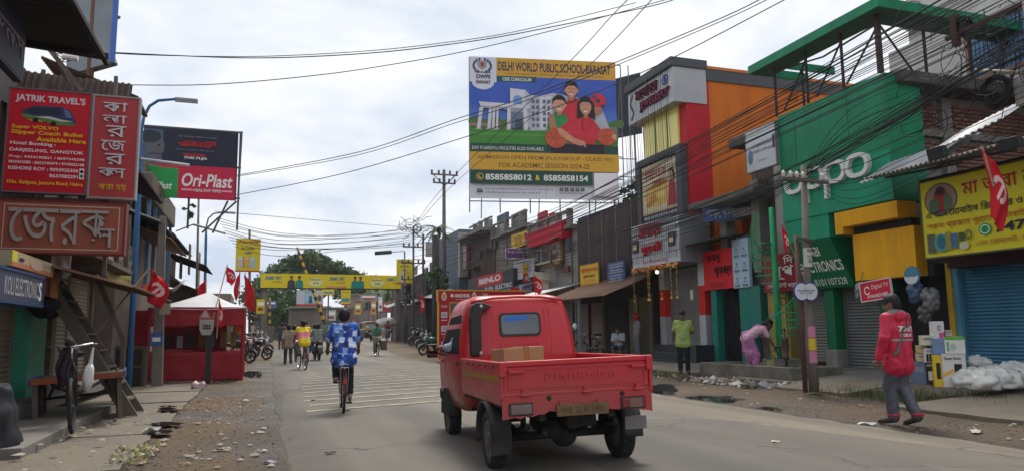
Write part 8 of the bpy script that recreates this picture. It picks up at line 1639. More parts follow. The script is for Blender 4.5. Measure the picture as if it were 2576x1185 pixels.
fsgn('tank_advert','upright yellow advert of coloured water tanks on the left post',593,600,655,683,44.8,YM2,lambda f: tanks(f,'SILTAFIK',1)); fsgn('pipe_advert','upright yellow pipe advert at the right end of the gantry',998,652,1039,713,60,YM2,lambda f: tanks(f,'aqua',0),pole=1)
for u0, v0, u1, v1, Y, lab in ((812,722,841,742,72,'small yellow advert under the gantry left of its middle'),(858,729,882,766,70,'taller yellow advert under the gantry right of its middle'),(1039,718,1062,744,66,'pale yellow advert beside the traffic signal')): fsgn('yellow_advert',lab,u0,v0,u1,v1,Y,YM2,lambda f: (f.text('Supreme',.15,.8,.85,.93,pm(190,50,40),bold=.02),f.rect(.1,.2,.9,.45,pm(90,150,170)),f.rect(0,0,1,.07,pm(180,60,40))),pole=1)
gt = thing('height_gantry','long yellow banner gantry spanning the road before the crossing','gantry',PY(830,800,62)); GY = 62.0
a = PY(656,690,GY); c = PY(1008,722,GY); zg = (a.z + PY(1008,690,GY).z)/2; hg = 1.12
MB().box((a.x,GY,zg - hg),(c.x,GY + .3,zg)).build('banner_beam',YM2,gt); MB().box((a.x - .02,GY - .01,zg - hg - .08),(c.x + .02,GY + .32,zg - hg)).build('lower_edge',BLKP,gt)
for x in (a.x + .35,c.x - .15): MB().box((x - .22,GY + .31,zt(GY) - .05),(x + .22,GY + .75,zg)).build('column',M_POLEC,gt,bevel=.02)
f = Face((a.x,GY,zg - hg),(1,0,0),(0,0,1),c.x - a.x,hg)
for x in (.03,.475,.895): f.text('SRMB TMT',x,.55,min(.998,x + .115),.82,pm(40,110,150),bold=.03,shear=.2); f.text('WINGRIP',x + .05,.33,min(.998,x + .115),.48,pm(196,110,50),bold=.02)
for x in (.21,.265,.66,.70): f.ell(x,.70,.010,.13,pm(150,104,80)); f.poly([(x - .028,0),(x + .028,0),(x + .024,.5),(x,.6),(x - .024,.5)],pm(*((40,120,110),(60,60,66),(40,130,120),(44,60,120))[int(x*100) % 4])); f.ell(x,.80,.011,.07,HR)
for x in (.33,.775): f.ell(x + .05,.42,.05,.32,pm(226,222,150)); f.text('চ্যািম্পয়ন',x + .01,.5,x + .09,.7,pm(50,60,80),bold=.02); f.text('পছন্দ',x + .03,.22,x + .07,.42,pm(50,60,80),bold=.02)
f.rect(.455,.02,.6,.15,pm(206,150,90)); f.build(gt)
def barrier(lab,P0,P1,r_,n):
    P0 = Vector(P0); P1 = Vector(P1); t = thing('barrier_pole',lab,'barrier',P0)
    for k in range(n): MB().tube([P0.lerp(P1,k/n),P0.lerp(P1,(k + 1)/n)],r_*(1.2 - .5*k/n),8).build('band',pm(206,160,30) if k % 2 else BLKP,t)
    MB().box((P0.x - .3,P0.y - .3,zt(P0.y)),(P0.x + .3,P0.y + .3,P0.z + .1)).build('pivot_block',M_POLEC,t)
barrier('raised yellow and black striped barrier leaning across the gantry',PY(817,812,66),PY(747,622,66),.13,20); barrier('upright yellow and black striped post left of the crossing',PY(678,822,66),PY(679,748,66),.09,8)
# huts, boards and shops beyond the rails
ht = thing('crossing_hut','low stained concrete hut with film posters on its roof beyond the crossing','hut',PY(780,830,88)); a = PY(745,775,88); c = PY(822,838,88)
MB().box((a.x - .6,88,.3),(c.x,93,a.z)).build('wall',mat((.2,.165,.135),var=.25,dirt=.6,streak=1),ht); MB().box((a.x - 1,87.5,a.z),(c.x + .4,93.5,a.z + .25)).build('roof_slab',M_CONCV,ht); MB().box((c.x - 1.6,87.95,.5),(c.x - .6,88,2.4)).build('door',mat((.2,.12,.07)),ht)
fsgn('film_posters','wide hoarding of pasted film posters above the concrete hut',746,729,813,770,88.5,pm(150,160,170),lambda f: (f.rect(.0,.1,.3,.95,pm(190,190,200)),f.rect(.32,.2,.7,.8,pm(150,190,210)),f.poly([(.45,.2),(.6,.2),(.56,.65),(.48,.65)],pm(50,80,110)),f.rect(.72,.15,1,.98,pm(190,180,170)),f.ell(.86,.5,.08,.2,pm(90,80,80)),f.rect(0,0,1,.14,pm(190,60,40))))
for u0, v0, u1, v1, Y, c_, lab in ((667,756,695,774,80,(70,120,180),'pale blue notice board left of the hut'),(645,752,666,788,58,(214,190,30),'yellow and cream warning board beside the left signal'),(822,779,845,806,86,(190,190,190),'plain white board right of the hut'),(893,762,908,790,96,(206,170,60),'small yellow price board on a post'),(934,757,946,790,92,(206,150,90),'narrow red and yellow upright board'),(952,746,962,782,90,(210,212,216),'narrow white upright board'),(963,758,984,786,92,(150,60,60),'dull red board among the far shops'),(905,741,950,756,100,(160,130,140),'faded pink board above the far shops')): fsgn('far_board',lab,u0,v0,u1,v1,Y,pm(*c_,dirt=.2),lambda f: (f.rect(.12,.55,.88,.8,pm(240,236,220)),f.rect(.2,.2,.8,.4,pm(150,50,40))),pole=1)
rg = random.Random(21)
for k in range(7):
    y = 74 + k*8; x = 13.2 + xc(y)*.75; t = thing('far_shop',('first','second','third','fourth','fifth','sixth','seventh')[k] + ' low tin-roofed shop along the right bend past the gantry','shop',(x,y,.6),'far shops past the crossing')
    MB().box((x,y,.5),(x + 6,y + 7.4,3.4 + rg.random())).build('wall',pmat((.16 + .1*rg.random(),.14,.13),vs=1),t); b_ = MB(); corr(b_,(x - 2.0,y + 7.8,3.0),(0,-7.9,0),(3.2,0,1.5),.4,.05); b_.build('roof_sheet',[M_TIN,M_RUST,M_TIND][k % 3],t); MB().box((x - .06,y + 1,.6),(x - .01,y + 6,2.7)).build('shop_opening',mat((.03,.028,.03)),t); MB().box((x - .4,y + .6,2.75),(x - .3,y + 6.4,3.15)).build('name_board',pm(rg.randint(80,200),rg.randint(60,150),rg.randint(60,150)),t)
for k, (u,wd,h_,Y,c_) in enumerate(((845,5,5.2,118,(.2,.14,.11)),(885,6,5.0,126,(.13,.12,.12)),(925,6,7.5,122,(.26,.2,.17)),(700,7,4.0,112,(.1,.1,.1)))):
    p = PY(u,820,Y); t = thing('far_building',('plain brown block behind the white board','long grey block closing the view','tall buff block behind the far shops','low dark block under the big tree')[k],'building',(p.x,Y,.6)); MB().box((p.x - wd/2,Y,.5),(p.x + wd/2,Y + 8,h_)).build('wall',pmat(c_,vs=.6),t); MB().box((p.x - wd/2 - .3,Y - .4,h_),(p.x + wd/2 + .3,Y + 8,h_ + .25)).build('roof_slab',M_CONCV,t)
    for i in range(3): MB().box((p.x - wd*.35 + i*wd*.28,Y - .05,h_ - 2.4),(p.x - wd*.35 + i*wd*.28 + wd*.14,Y - .01,h_ - 1.1)).build('window',mat((.03,.035,.04),rough=.3),t)
for k, (y,h_,c_) in enumerate(((50,3.6,(.12,.1,.09)),(60,4.4,(.2,.16,.13)),(72,3.8,(.1,.11,.12)))):
    t = thing('far_shop',('nearest','middle','furthest')[k] + ' low dark shop on the left beyond the flags','shop',(-4,y,.4),'far left shops'); x1 = (-2.6,-1.9,-1.2)[k]; MB().box((-10,y,.2),(x1,y + 8,h_)).build('wall',pmat(c_,vs=1),t); b_ = MB(); corr(b_,(x1 + 1.2,y + 8,2.9),(0,-8.2,0),(-2,0,.8),.3,.04); b_.build('eave_sheet',[M_RUST,M_TIN,M_TIND][k],t); MB().box((x1 - 2.4,y - .06,.5),(x1 - .3,y - .01,2.6)).build('shop_opening',mat((.03,.03,.03)),t); MB().box((x1 - 2.6,y - .12,2.7),(x1 - .1,y - .062,3.2)).build('name_board',pm(*((60,90,130),(170,150,60),(150,60,50))[k]),t)
# ---------------------------------------------------------------- vegetation
def crown(name,par,lobes,n,size,cols,seed=0):
    rg_ = np.random.default_rng(seed); V = []; M_ = []
    wts = np.array([l[3]**2 for l in lobes]); wts /= wts.sum(); per = 26; nc = n // per
    for c in range(nc):
        l = lobes[rg_.choice(len(lobes),p=wts)]; d = rg_.normal(size=3); d /= np.linalg.norm(d); rr = l[3]*rg_.uniform(.55,1.08); ce = np.array(l[:3]) + d*rr*np.array([1,1,l[4] if len(l) > 4 else .7]); cs = l[3]*rg_.uniform(.10,.24)
        q = ce + rg_.normal(size=(per,3))*cs*np.array([1,1,.55]); m_ = rg_.integers(len(cols))
        for p in q:
            a = rg_.normal(size=3); a /= np.linalg.norm(a); b = np.cross(a,rg_.normal(size=3)); b /= np.linalg.norm(b) + 1e-9; s_ = size*rg_.uniform(.5,1.2); V += [p - a*s_,p + b*s_*.5,p + a*s_,p - b*s_*.5]; M_.append(m_ if rg_.random() < .7 else rg_.integers(len(cols)))
    me = bpy.data.meshes.new(name); me.from_pydata([tuple(v) for v in V],[],[(4*i,4*i + 1,4*i + 2,4*i + 3) for i in range(len(M_))])
    for c in cols: me.materials.append(c)
    me.polygons.foreach_set('material_index',M_); o = bpy.data.objects.new(name,me); COL.objects.link(o); o.parent = par; o.location = -BASE.get(par.name,Vector()) if par else (0,0,0); return o
LF = [mat(c_,rough=.7,var=.2) for c_ in ((.055,.11,.03),(.075,.135,.04),(.035,.07,.025),(.11,.165,.055))]
def tree(label,u,vb,Y,lobes,trunk_h,n,size,seed,tr_r=.35,group=None):
    p = PY(u,vb,Y); p.z = .5; t = thing('tree',label,'tree',p,group); W_ = [(PY(a,b,Y + dy).x,Y + dy,PY(a,b,Y + dy).z,r_,fl) for a,b,r_,fl,dy in lobes]
    b_ = MB(); top = Vector((p.x,Y,p.z + trunk_h)); b_.tube([p,p.lerp(top,.5) + Vector((.2,0,0)),top],[tr_r,tr_r*.8,tr_r*.6],8)
    for w_ in W_: b_.tube([top,Vector(w_[:3]).lerp(top,.4) + Vector((0,0,.3)),Vector(w_[:3])],[tr_r*.5,tr_r*.3,tr_r*.1],6)
    b_.build('trunk',M_WOOD,t,smooth=True); crown('crown',t,W_,n,size,LF,seed)
tree('big spreading green tree behind the yellow gantry',790,830,108,[(775,650,2.0,.5,0),(745,660,1.8,.45,1),(805,660,1.7,.45,-1),(715,680,1.8,.45,1),(685,695,1.5,.5,0),(835,672,1.7,.4,-1),(862,684,1.6,.4,1),(888,692,1.1,.4,0),(700,708,1.8,.5,2),(765,688,2.0,.4,2),(815,694,1.7,.4,0),(850,702,1.6,.4,0),(660,712,1.3,.6,1),(735,700,1.8,.45,-1)],5.0,17000,.3,1,.5)
tree('dense dark tree below the gantry banner on the left',705,840,96,[(690,745,2.6,.9,0),(720,760,2.4,.9,0),(700,780,2.4,.9,1),(735,790,1.8,.8,0)],2.5,7000,.26,2); tree('bushy tree behind the left shacks and flags',655,840,84,[(655,745,1.8,.9,0),(665,775,1.8,.9,0)],2.2,3200,.24,3)
tree('rounded trees behind the far right shops',905,840,130,[(895,715,2.6,.8,0),(935,735,2.8,.8,0),(960,745,2.4,.8,2),(870,730,2.6,.8,0)],4.0,6000,.34,4); tree('green shrub growing at the foot of the hut',818,838,84,[(822,822,1.0,.7,0),(835,826,.8,.7,0)],.5,900,.14,5,.08)
def palm(label,u,v,Y,L_,seed,vb=840,n=18):
    c = PY(u,v,Y); b0 = Vector((c.x - .3,Y,zt(Y))) if vb > 800 else PY(u,vb,Y); t = thing('palm_tree',label,'tree',b0); MB().tube([b0,b0.lerp(c,.5) + Vector((.15,0,0)),c],[.16,.12,.1],8).build('trunk',M_WOOD,t,smooth=True); b_ = MB(); rg_ = random.Random(seed)
    for k in range(n):
        az = 2*PI*k/n + rg_.uniform(-.2,.2); el = rg_.uniform(-.2,1.1); d = Vector((math.cos(az),math.sin(az),0)); pr_ = None
        pts = [c + d*(L_*s_*math.cos(el*(1 - s_))) + Vector((0,0,L_*(s_*math.sin(el) - .75*s_*s_))) for s_ in [i/9 for i in range(10)]]; b_.tube(pts,.02,3)
        sd_ = Vector((-d.y,d.x,0))
        for i in range(1,10):
            for s_ in (-1,1): w_ = L_*.26*(1.1 - i/10); tip_ = pts[i] + sd_*s_*w_ + d*w_*.5 + Vector((0,0,-w_*.45)); b_.add([pts[i - 1],pts[i],tip_],[(0,1,2)])
    b_.build('crown',LF[1],t)
palm('coconut palm behind the far right shops, left of the pair',950,737,112,3.2,1); palm('coconut palm behind the far right shops, right of the pair',985,735,108,3.6,2); palm('small palm sprouting from the top of the creeper pole',1100,578,45,1.1,4,600,14)
def bush(label,u,v,Y,r_,n,size,seed,base=None):
    p = PY(u,v,Y); t = thing('shrub',label,'shrub',p); MB().tube([p + Vector((0,0,-r_*1.3)),p],[.03,.015],5).build('stem',M_WOOD,t); crown('foliage',t,[(p.x,p.y,p.z,r_,.9),(p.x + r_*.6,p.y,p.z - r_*.4,r_*.6,.9)],n,size,LF,seed)
bush('weeds growing from the ledge below the film hoarding',380,500,23,.25,260,.06,6); bush('small bush hanging beside the pipe advert',478,530,23.5,.2,200,.05,7); bush('creeper leaves clinging to the thick dark pole',1096,700,43.6,.7,700,.12,8); bush('green bush on the roof behind the jewellery shop',1597,485,27,.55,600,.1,9); bush('leafy plant at the right edge by the white sacks',2568,935,10.6,.22,300,.06,10)
# ---------------------------------------------------------------- vehicles further off
p = GT(928,858); zq = road_z(p.x,p.y); au = thing('auto_rickshaw','green and yellow auto-rickshaw coming on with a grey canopy','auto-rickshaw',(p.x,p.y,zq),rz=R(182))
AG = mat((.02,.03,.028),rough=.4,var=.2); AYL = mat(srgb(206,170,50),rough=.4,var=.1)
MB().prism([(1.25,.35),(1.3,.7),(1.05,1.0),(-1.2,1.0),(-1.3,.35)],(Vector((0,0,0)),Vector((0,1,0)),Vector((0,0,1)),Vector((1,0,0))),-.62,.62).build('body',AG,au,bevel=.08); MB().box((-.63,-1.2,.98),(.63,1.06,1.12)).build('yellow_band',AYL,au,bevel=.04)
MB().prism([(1.06,1.1),(.82,1.62),(.76,1.62),(1.0,1.1)],(Vector((0,0,0)),Vector((0,1,0)),Vector((0,0,1)),Vector((1,0,0))),-.54,.54).build('windscreen',mat((.18,.2,.21),rough=.08,spec=.6),au); b_ = MB(); b_.grid(lambda a,b: (.64*(2*b - 1),1.0 - 2.2*a,1.62 + .14*math.cos(PI/2*(2*b - 1))**.7*(1 - .3*(2*a - 1)**2)),10,10); b_.build('canopy',mat((.34,.34,.35),rough=.6),au,smooth=True,solid=.04); MB().box((-.58,.8,1.58),(.58,.86,1.68)).build('visor',AYL,au)
for x in (-.56,.56): MB().bar((x,.95,1.05),(x,.8,1.62),.05).build('pillar',AYL,au); MB().box((x - .05,-1.2,1.1),(x + .05,-1.1,1.62)).build('rear_pillar',AG,au); MB().ball((x*.75,1.18,.84),.085,10,8).build('headlamp',mat((.6,.6,.58),rough=.15),au)
for x, y in ((-.5,-.75),(.5,-.75),(0,.95)): MB().lathe([(.1,-.05),(.2,-.06),(.22,0),(.2,.06),(.1,.05)],20,(x,y,.22),'x',closed=True).build('tyre',RUB,au,smooth=True)
MB().box((-.2,1.27,.6),(.2,1.31,.74)).build('number_plate',mat((.5,.5,.46)),au); MB().box((.2,1.0,1.2),(.42,1.03,1.36)).build('paper_sticker',WHT,au)
GPL = 'motorcycles parked left of the road'
for k, (u,v,rz_,c_,lab) in enumerate(((665,893,64,(.02,.02,.022),'black parked motorcycle nearest the road on the left'),(640,897,50,(.3,.02,.02),'parked motorcycle with a red panel among the left row'),(625,890,58,(.04,.04,.05),'dark parked motorcycle partly behind the stall pole'),(668,872,74,(.05,.06,.07),'grey parked motorcycle behind the black one'),(655,866,66,(.12,.12,.13),'parked motorcycle furthest back in the left row'))): p = GT(u,v); motorcycle(lab,(p.x - .5,p.y + .3,gz(p.x,p.y)),R(rz_ + 180),c_,GPL)
for k, (u,v,rz_,c_,lab) in enumerate(((1052,862,120,(.03,.03,.035),'black motorcycle parked left of the creeper pole'),(1078,864,105,(.1,.11,.12),'grey motorcycle parked right of the creeper pole'),(1092,868,100,(.05,.16,.14),'teal motorcycle parked beside the advertising arch'))): p = GT(u,v); motorcycle(lab,(p.x,p.y,gz(p.x,p.y)),R(rz_),c_,'motorcycles parked right of the road')
bicycle('old bicycle leaning in the shade by the tin shop',(12.9,27.6,.2),R(95))
bn = thing('bench','rough plank bench under the rusty awning','bench',(12.2,26,.15)); MB().box((11.95,25.2,.62),(12.35,27.0,.67)).build('seat',M_WOOD,bn)
for y in (25.4,26.8):
    for x in (12.0,12.3): MB().bar((x,y,.14),(x,y,.62),.06).build('leg',M_WOOD,bn)
bs = thing('bamboo_pole','thin bamboo leaning at the awning with a white rag','pole',(11.5,26.2,.1)); MB().tube([(11.45,26.4,.1),(11.6,25.9,2.5)],.02,6).build('stick',M_WOOD,bs); MB().ball((11.5,26.1,1.45),(.1,.08,.12),8,6,jit=.5).build('rag',WHT,bs,smooth=True)
# ---------------------------------------------------------------- pump basin, stair and goods on the right pavement
ba = thing('pump_basin','low mossy concrete basin around the hand pump','basin',(11.9,15.4,0)); M_MOSS = mat((.2,.185,.15),var=.3,vs=3,dirt=.8,dcol=(.045,.045,.035),ds=1.3,rough=.85,bump=.4)
for a_, c_ in (((11.2,13.7,0),(11.34,17.3,.42)),((12.5,13.7,0),(12.64,17.3,.40)),((11.342,13.7,0),(12.498,13.85,.41)),((11.342,17.15,0),(12.498,17.3,.41))): MB().box(a_,c_).build('wall',M_MOSS,ba,bevel=.02)
MB().box((11.342,13.852,0),(12.498,17.148,.17)).build('floor',M_MOSS,ba); MB().box((11.35,13.86,.171),(12.49,15.3,.176)).build('standing_water',M_PUD,ba)
M_IRON = mat((.09,.07,.055),rough=.7,var=.3,vs=8,metal=.3); px_, py_ = 12.15, 15.0
pu = thing('hand_pump','rusty cast-iron hand pump in the basin','pump',(px_,py_,.17)); MB().lathe([(.03,0),(.03,.35),(.075,.37),(.08,.45),(.065,.47),(.07,.8),(.085,.82),(.085,.88),(.03,.9),(.02,1.1)],14,(px_,py_,.17)).build('body',M_IRON,pu,smooth=True)
MB().tube([(px_,py_,.85),(px_ - .1,py_ + .16,.86),(px_ - .14,py_ + .24,.78)],[.035,.03,.03],8).build('spout',M_IRON,pu,smooth=True); MB().tube([(px_ - .1,py_ - .1,1.28),(px_,py_,1.22),(px_ + .25,py_ + .3,.95),(px_ + .3,py_ + .36,.7)],.02,8).build('handle',M_IRON,pu,smooth=True)
bg_ = thing('shopping_bag','yellow-green woven shopping bag held by the bending woman','bag',(12.1,15.52,.2)); b_ = MB(); b_.grid(lambda a,b: (12.12 + (.17 - .05*b + .02*math.sin(6*a))*math.cos(2*PI*a),15.52 + (.13 - .05*b)*math.sin(2*PI*a),.18 + .36*b + .03*math.sin(9*a)*b),24,8); b_.build('sack',mat((.34,.33,.13),var=.25,vs=9,dirt=.4,dcol=(.15,.25,.2)),bg_,smooth=True)
for s_ in (-.07,.07): MB().tube([(12.06,15.52 + s_,.52),(12.16,15.54 + s_*.4,.64),(12.24,15.52 + s_,.52)],.009,5).build('strap',mat((.04,.2,.17)),bg_,smooth=True)
ss = thing('spiral_staircase','slim green iron spiral staircase with pierced balusters','staircase',(13.0,16.3,.3)); M_GI = mat(srgb(30,168,110),rough=.45,var=.15,dirt=.25,dcol=(.1,.2,.14)); sx_, sy_ = 13.0, 16.3
MB().tube([(sx_,sy_,.5),(sx_,sy_,4.5)],.07,12).build('centre_pole',M_GI,ss,smooth=True); MB().box((12.75,15.75,.2),(13.5,16.7,.5)).build('plinth',M_CONC2,ss,bevel=.02); MB().box((12.5,15.6,.1),(13.4,16.5,.3)).build('plinth',M_CONC2,ss,bevel=.02)
rail_ = []
for k in range(15):
    a0 = R(-150 + 24*k); a1 = a0 + R(24); z = .72 + .2*k; r_ = .56; MB().add([(sx_,sy_,z),(sx_ + r_*math.cos(a0),sy_ + r_*math.sin(a0),z),(sx_ + r_*math.cos(a1),sy_ + r_*math.sin(a1),z),(sx_,sy_,z - .03),(sx_ + r_*math.cos(a0),sy_ + r_*math.sin(a0),z - .03),(sx_ + r_*math.cos(a1),sy_ + r_*math.sin(a1),z - .03)],[(0,1,2),(5,4,3),(0,3,4,1),(1,4,5,2),(2,5,3,0)]).build('tread',M_GI,ss)
    c = Vector((sx_ + r_*math.cos(a0 + .1),sy_ + r_*math.sin(a0 + .1),z)); dd = Vector((-math.sin(a0),math.cos(a0),0)); b_ = MB()
    for s_ in (-.045,.045): b_.bar(c + dd*s_,c + dd*s_ + Vector((0,0,.78)),.012)
    for i in range(6): b_.bar(c + dd*(-.045 if i % 2 else .045) + Vector((0,0,.1 + .11*i)),c + dd*(.045 if i % 2 else -.045) + Vector((0,0,.21 + .11*i)),.012)
    b_.build('baluster',M_GI,ss); rail_.append(c + Vector((0,0,.8)))
MB().tube(rail_,.016,6).build('handrail',M_GI,ss,smooth=True)
# cartons outside the narrow stall
def carton(lab,u0,v0,u1,v1,d,c0,c1,fn=None,dep=.3,turn=-38):
    P = CAMP + ray((u0 + u1)/2,v1)*d; w_ = (u1 - u0)/F*d*.86; h_ = (v1 - v0)/F*d*1.0; t = thing('carton',lab,'box',P,'cartons stacked outside the stall',rz=R(turn)); MB().box((-w_/2,0,0),(w_/2,dep,h_ - .004)).build('carton_body',[c0,c1][0],t,bevel=.004); MB().box((w_/2,.012,.012),(w_/2 + .003,dep - .012,h_ - .016)).build('side_panel',c1,t)
    f = Face((-w_/2,0,0),(1,0,0),(0,0,1),w_,h_ - .004); (fn or (lambda f: f.rect(.15,.55,.85,.8,pm(120,130,140))))(f); f.build(t)
SPK = lambda f: (f.rect(.5,.12,.82,.7,pm(30,30,36)),f.poly([(0,.3),(.45,.45),(.45,.55),(0,.4)],pm(226,170,40)),f.text('Super Sonic',.1,.8,.8,.92,pm(60,60,60),bold=.02)); Wc = pm(206,204,200)
for a_ in (('tall white and yellow speaker carton in the front row',2374,890,2436,974,12.2,Wc,pm(214,184,40),SPK,.34),('slim yellow carton beside the tall speaker carton',2352,892,2376,973,12.3,pm(214,184,40),pm(214,184,40),lambda f: f.rect(.3,.25,.75,.75,pm(40,40,46))),('black carton with a white label in the front row',2331,911,2357,967,12.45,pm(34,34,38),pm(34,34,38),lambda f: (f.rect(.25,.2,.7,.6,Wc),f.text('000000',.15,.82,.85,.92,WHT))),('wide blue-grey carton at the left of the front row',2299,911,2332,965,12.5,pm(92,106,128),pm(70,80,100)),('white carton with two speakers pictured on it',2326,875,2351,911,12.5,Wc,pm(150,150,150),lambda f: (f.rect(.2,.05,.45,.6,BLK),f.rect(.52,.05,.8,.6,BLK),f.text('SONODYNE',.2,.72,.8,.85,BLK))),('blue carton on the slim yellow one',2348,851,2379,891,12.35,pm(110,140,180),pm(86,116,160)),('white carton with a bright green lid',2378,846,2430,889,12.25,pm(214,214,206),pm(206,206,200),lambda f: (f.rect(0,.82,1,1,pm(90,170,50)),f.ell(.4,.4,.16,.22,pm(170,190,176)),f.rect(.1,.15,.2,.7,pm(90,170,110)))),('small tan carton low at the left of the stack',2311,889,2327,909,12.6,pm(190,170,140),pm(160,140,110)),('flat tan carton above the small one',2311,868,2334,888,12.6,pm(186,164,116),pm(160,140,100)),('cream carton behind the blue one',2320,843,2348,868,12.5,pm(206,200,176),pm(190,180,150)),('white carton with black monogram at the top',2347,807,2376,834,12.45,pm(206,202,206),pm(180,140,160),lambda f: f.text('ID',.4,.12,.75,.6,BLK)),('white and pink carton under the monogram one',2348,834,2376,851,12.42,Wc,pm(190,90,130),lambda f: f.rect(.55,.1,1,.9,pm(196,80,130))),('grey-pink carton beside the white and pink one',2378,829,2395,845,12.5,pm(180,160,170),pm(160,140,150))): carton(*a_)
PLB = mat((.62,.62,.60),rough=.3,var=.15,vs=5,spec=.5); rg = random.Random(5)
for k, (u,v,rx,rz_) in enumerate(((2455,975,.38,.2),(2510,972,.42,.22),(2560,968,.4,.24),(2480,945,.36,.19),(2535,940,.42,.22),(2440,955,.2,.12))):
    q = G(u,v,.28); b_ = MB(); cz = .26 + rz_*.55 + (.2 if k in (3,4) else 0)
    b_.grid(lambda a,b: (lambda n_: (q.x + rx*.7*math.sin(PI*b)*math.cos(2*PI*a)*n_,q.y + rx*math.sin(PI*b)*math.sin(2*PI*a)*n_,max(.27,cz - rz_*math.cos(PI*b)*n_)))(1.15 + .28*mnoise.noise(Vector((math.cos(6.28*a)*2.6,math.sin(6.28*a)*2.6,b*5 + k))) - .32*abs(mnoise.noise(Vector((math.cos(6.28*a)*4.5,math.sin(6.28*a)*4.5,b*8 + k)))) - .14*abs(mnoise.noise(Vector((math.cos(6.28*a)*10,math.sin(6.28*a)*10,b*19 + k))))),40,24); tag(b_.build('plastic_sack',PLB,smooth=True),('lower left','lower middle','lower right','upper left','upper right','smallest, leftmost')[k] + ' crumpled pale plastic sack before the blue shutter','sack','sacks before the blue shutter')
a = PX(2213,729,12.9); t, fc = boardP('tv_dealer_sign','tilted red sign with white swirl reading Digital TV available here','sign',(12.8,a.y + .42),(12.8,a.y - .42),a.z - .2,a.z + .2,pm(206,30,60),pm(220,214,214),th=.03,fr=.02); t.rotation_euler = (R(-5),0,0)
fc.ring(.22,.55,.1,.24,.035,WHT,a0=20,a1=330); fc.text('Digital TV',.38,.52,.93,.82,WHT); fc.text('AVAILABLE HERE',.2,.12,.9,.3,WHT,bold=.03); fc.build(t)
a = PX(2295,693,12.85); t = thing('dish_sign','round blue and white satellite dish disc hung over the open stall','sign',a); MB().lathe([(0,-.03),(.19,-.03),(.2,0),(0,.01)],30,a,'x').build('disc',pm(76,130,160),t,smooth=False); f = Face((a.x - .032,a.y + .18,a.z - .18),(0,-1,0),(0,0,1),.36,.36); f.ell(.5,.42,.47,.4,pm(206,210,214),a0=170,a1=370); f.text('TATA PLAY',.12,.42,.88,.54,BLK,bold=.03); f.build(t)
for u, v, r_, lab, c_ in ((2166,731,.2,'plastic-wrapped dish bundle hanging left of the red sign',(.2,.2,.2)),(2212,750,.16,'wrapped bundle hidden under the red sign',(.16,.17,.18)),(2302,732,.24,'wrapped bundle with blue goods under the round disc',(.07,.12,.24)),(2340,752,.26,'clear wrapped bundle at the right of the open stall',(.15,.15,.16)),(2325,790,.2,'grey sheet-wrapped goods in the stall opening',(.07,.07,.08))):
    q = PX(u,v,13.1); t = thing('wrapped_bundle',lab,'bundle',q); MB().ball(q,(r_*.5,r_*.78,r_*.95),26,18,jit=.45).build('wrap',mat(c_,rough=.22,var=.4,vs=8,spec=.6),t,smooth=True); MB().tube([q + Vector((0,0,r_)),q + Vector((.1,0,r_ + .25))],.008,4).build('string',BLK,t)
# ---------------------------------------------------------------- cycle cart on the left footway
cv_ = thing('cycle_cart','three-wheeled cycle cart with flat wooden platform parked facing the viewer','cart',(-2.33,12.25,.085),rz=R(188)); cv_.rotation_euler = (0,R(4),R(188))
spoked_wheel(cv_,(0,1.85,.34),.34,.05,nm='front_wheel',rim=GREYM); spoked_wheel(cv_,(-.47,0,.34),.34,.05,nm='rear_wheel',rim=GREYM); spoked_wheel(cv_,(.47,0,.34),.34,.05,nm='rear_wheel',rim=GREYM)
b_ = MB(); b_.tube([(-.47,0,.34),(.47,0,.34)],.025).tube([(0,.5,.5),(0,1.35,.5),(0,1.68,.85)],.022).tube([(0,.9,.4),(0,1.62,.88)],.02).tube([(0,.98,.42),(0,.95,.9)],.02)
for s_ in (-1,1): b_.tube([(s_*.05,1.85,.34),(s_*.05,1.72,.72),(0,1.67,.9)],.014).tube([(s_*.3,-.45,.55),(s_*.3,.6,.55),(0,1.0,.42)],.022).tube([(s_*.4,0,.34),(s_*.3,0,.55)],.02)
b_.build('frame',UND,cv_,smooth=True); b_ = MB(); b_.tube([(0,1.67,.9),(0,1.66,1.05)],.015).tube([(-.27,1.5,1.06),(-.22,1.62,1.07),(0,1.67,1.05),(.22,1.62,1.07),(.27,1.5,1.06)],.012); b_.build('handlebar',M_CHR,cv_,smooth=True); MB().ball((0,.93,.95),(.11,.16,.05),12,8).build('saddle',BLK,cv_,smooth=True)
for k in range(6): MB().box((-.55 + k*.185,-.6,.60),(-.55 + k*.185 + .175,.62,.635)).build('plank',M_WOOD,cv_)
for s_ in (-1,1): MB().box((s_*.58,-.62,.56),(s_*.555,.64,.66)).build('side_rail',mat(srgb(60,80,130),var=.3,dirt=.5),cv_)
MB().box((-.55,.622,.57),(.55,.645,.65)).build('end_rail',mat(srgb(150,74,40),var=.3,dirt=.4),cv_)
for s_ in (-1,1): MB().bar((s_*.5,.55,.0),(s_*.5,.55,.56),.06).build('prop_leg',M_WOOD,cv_)
jq = thing('hung_jacket','dark purple jacket hung over the cart handlebar','jacket',(-2.2,10.6,1.0)); b_ = MB(); b_.grid(lambda a,b: (-2.33 + .2*a + .02*math.sin(9*b),10.62 + .05*math.sin(7*a + 2*b)*(b + .2),1.13 - .5*b - .03*math.sin(8*a)),12,12); b_.build('cloth',mat((.035,.025,.035)),jq,smooth=True,solid=.02); MB().ball((-2.2,10.62,1.17),(.06,.06,.07),8,6).build('hood',mat((.03,.022,.03)),jq,smooth=True)
bq = thing('carrier_bag','white plastic carrier bag hanging from the cart handlebar','bag',(-1.95,10.55,.6)); MB().ball((-1.96,10.55,.76),(.065,.09,.17),14,10,jit=.4).build('bag',mat((.6,.6,.6),rough=.4),bq,smooth=True); MB().tube([(-1.95,10.55,.88),(-1.93,10.58,1.12)],[.03,.012],6).build('handle',mat((.6,.6,.6)),bq)
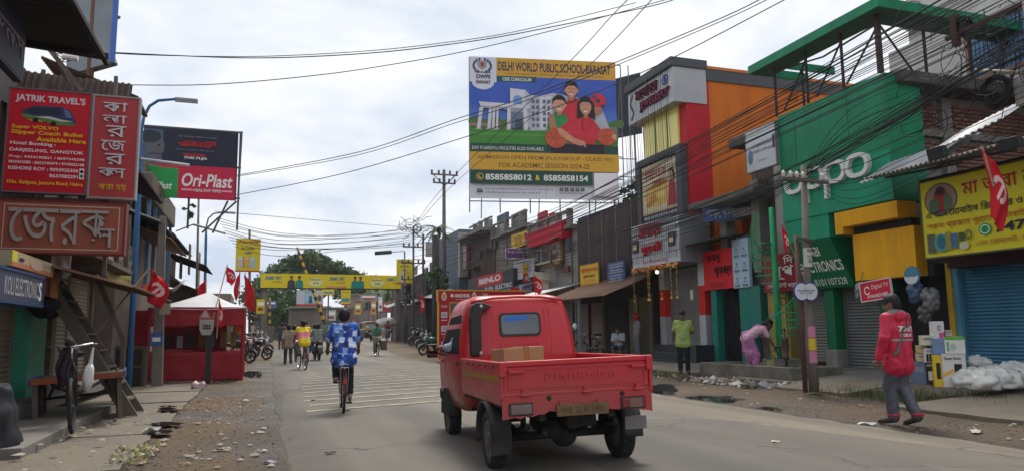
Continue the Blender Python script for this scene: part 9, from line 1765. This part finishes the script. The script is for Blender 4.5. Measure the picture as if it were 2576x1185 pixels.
# larger scraps lying on the ground
for k, (u,v,w_,c_) in enumerate(((562,1136,.16,(.5,.42,.3)),(485,1162,.10,(.55,.53,.5)),(680,1165,.13,(.5,.4,.6)),(636,1092,.08,(.6,.58,.54)),(548,1060,.07,(.62,.58,.5)),(830,1148,.12,(.1,.08,.06)),(790,1012,.12,(.5,.47,.4)),(2060,946,.4,(.62,.62,.62)),(2180,1068,.2,(.6,.6,.58)),(1952,1132,.1,(.6,.56,.5)),(2455,1090,.2,(.55,.52,.48)),(380,1098,.22,(.55,.54,.5)),(345,1078,.1,(.4,.25,.5)))):
    w_ *= .62; c_ = tuple(x*.75 for x in c_); q = G(u,v); z = max(gz(q.x,q.y),road_z(q.x,q.y) if .4 < q.x < 7.4 else 0,.075 if q.x < -1.15 else 0) + .006; b_ = MB(); b_.grid(lambda a,b: (q.x + w_*(a - .5)*1.3 + .02*math.sin(5*b + k),q.y + w_*(b - .5) + .2*w_*math.sin(4*a + k),z + w_*.12*(1 + math.sin(6*a + 4*b + k))),6,6)
    tag(b_.build('paper_scrap',mat(c_,rough=.7,var=.1),smooth=True),('tan paper scrap on the dirt left of the road edge','cream scrap in the near dirt by the footway','violet wrapper low on the left dirt verge','white scrap midway along the left dirt','small cream scrap on the left dirt','dark leaf-like scrap on the near asphalt','pale scrap by the first painted stripe','large torn white sheet by the basin corner','white and blue wrapper near the walking man','pale scrap at the right road edge','crushed cup on the right dirt','long white scrap on the footway','purple wrapper on the footway')[k],'scrap')
# ---------------------------------------------------------------- damp air
hz = MB().box((-640,-330,-1.6),(740,1540,21)).build('haze',mat((1,1,1))); hm = bpy.data.materials.new('air'); hm.use_nodes = True; hm.node_tree.nodes.clear(); ho = hm.node_tree.nodes.new('ShaderNodeOutputMaterial'); hv = hm.node_tree.nodes.new('ShaderNodeVolumePrincipled'); hv.inputs['Color'].default_value = (.85,.89,.95,1); hv.inputs['Density'].default_value = .0004; hm.node_tree.links.new(hv.outputs[0],ho.inputs['Volume']); hz.data.materials.clear(); hz.data.materials.append(hm); tag(hz,'thin grey damp air filling the street','haze',kind='stuff')
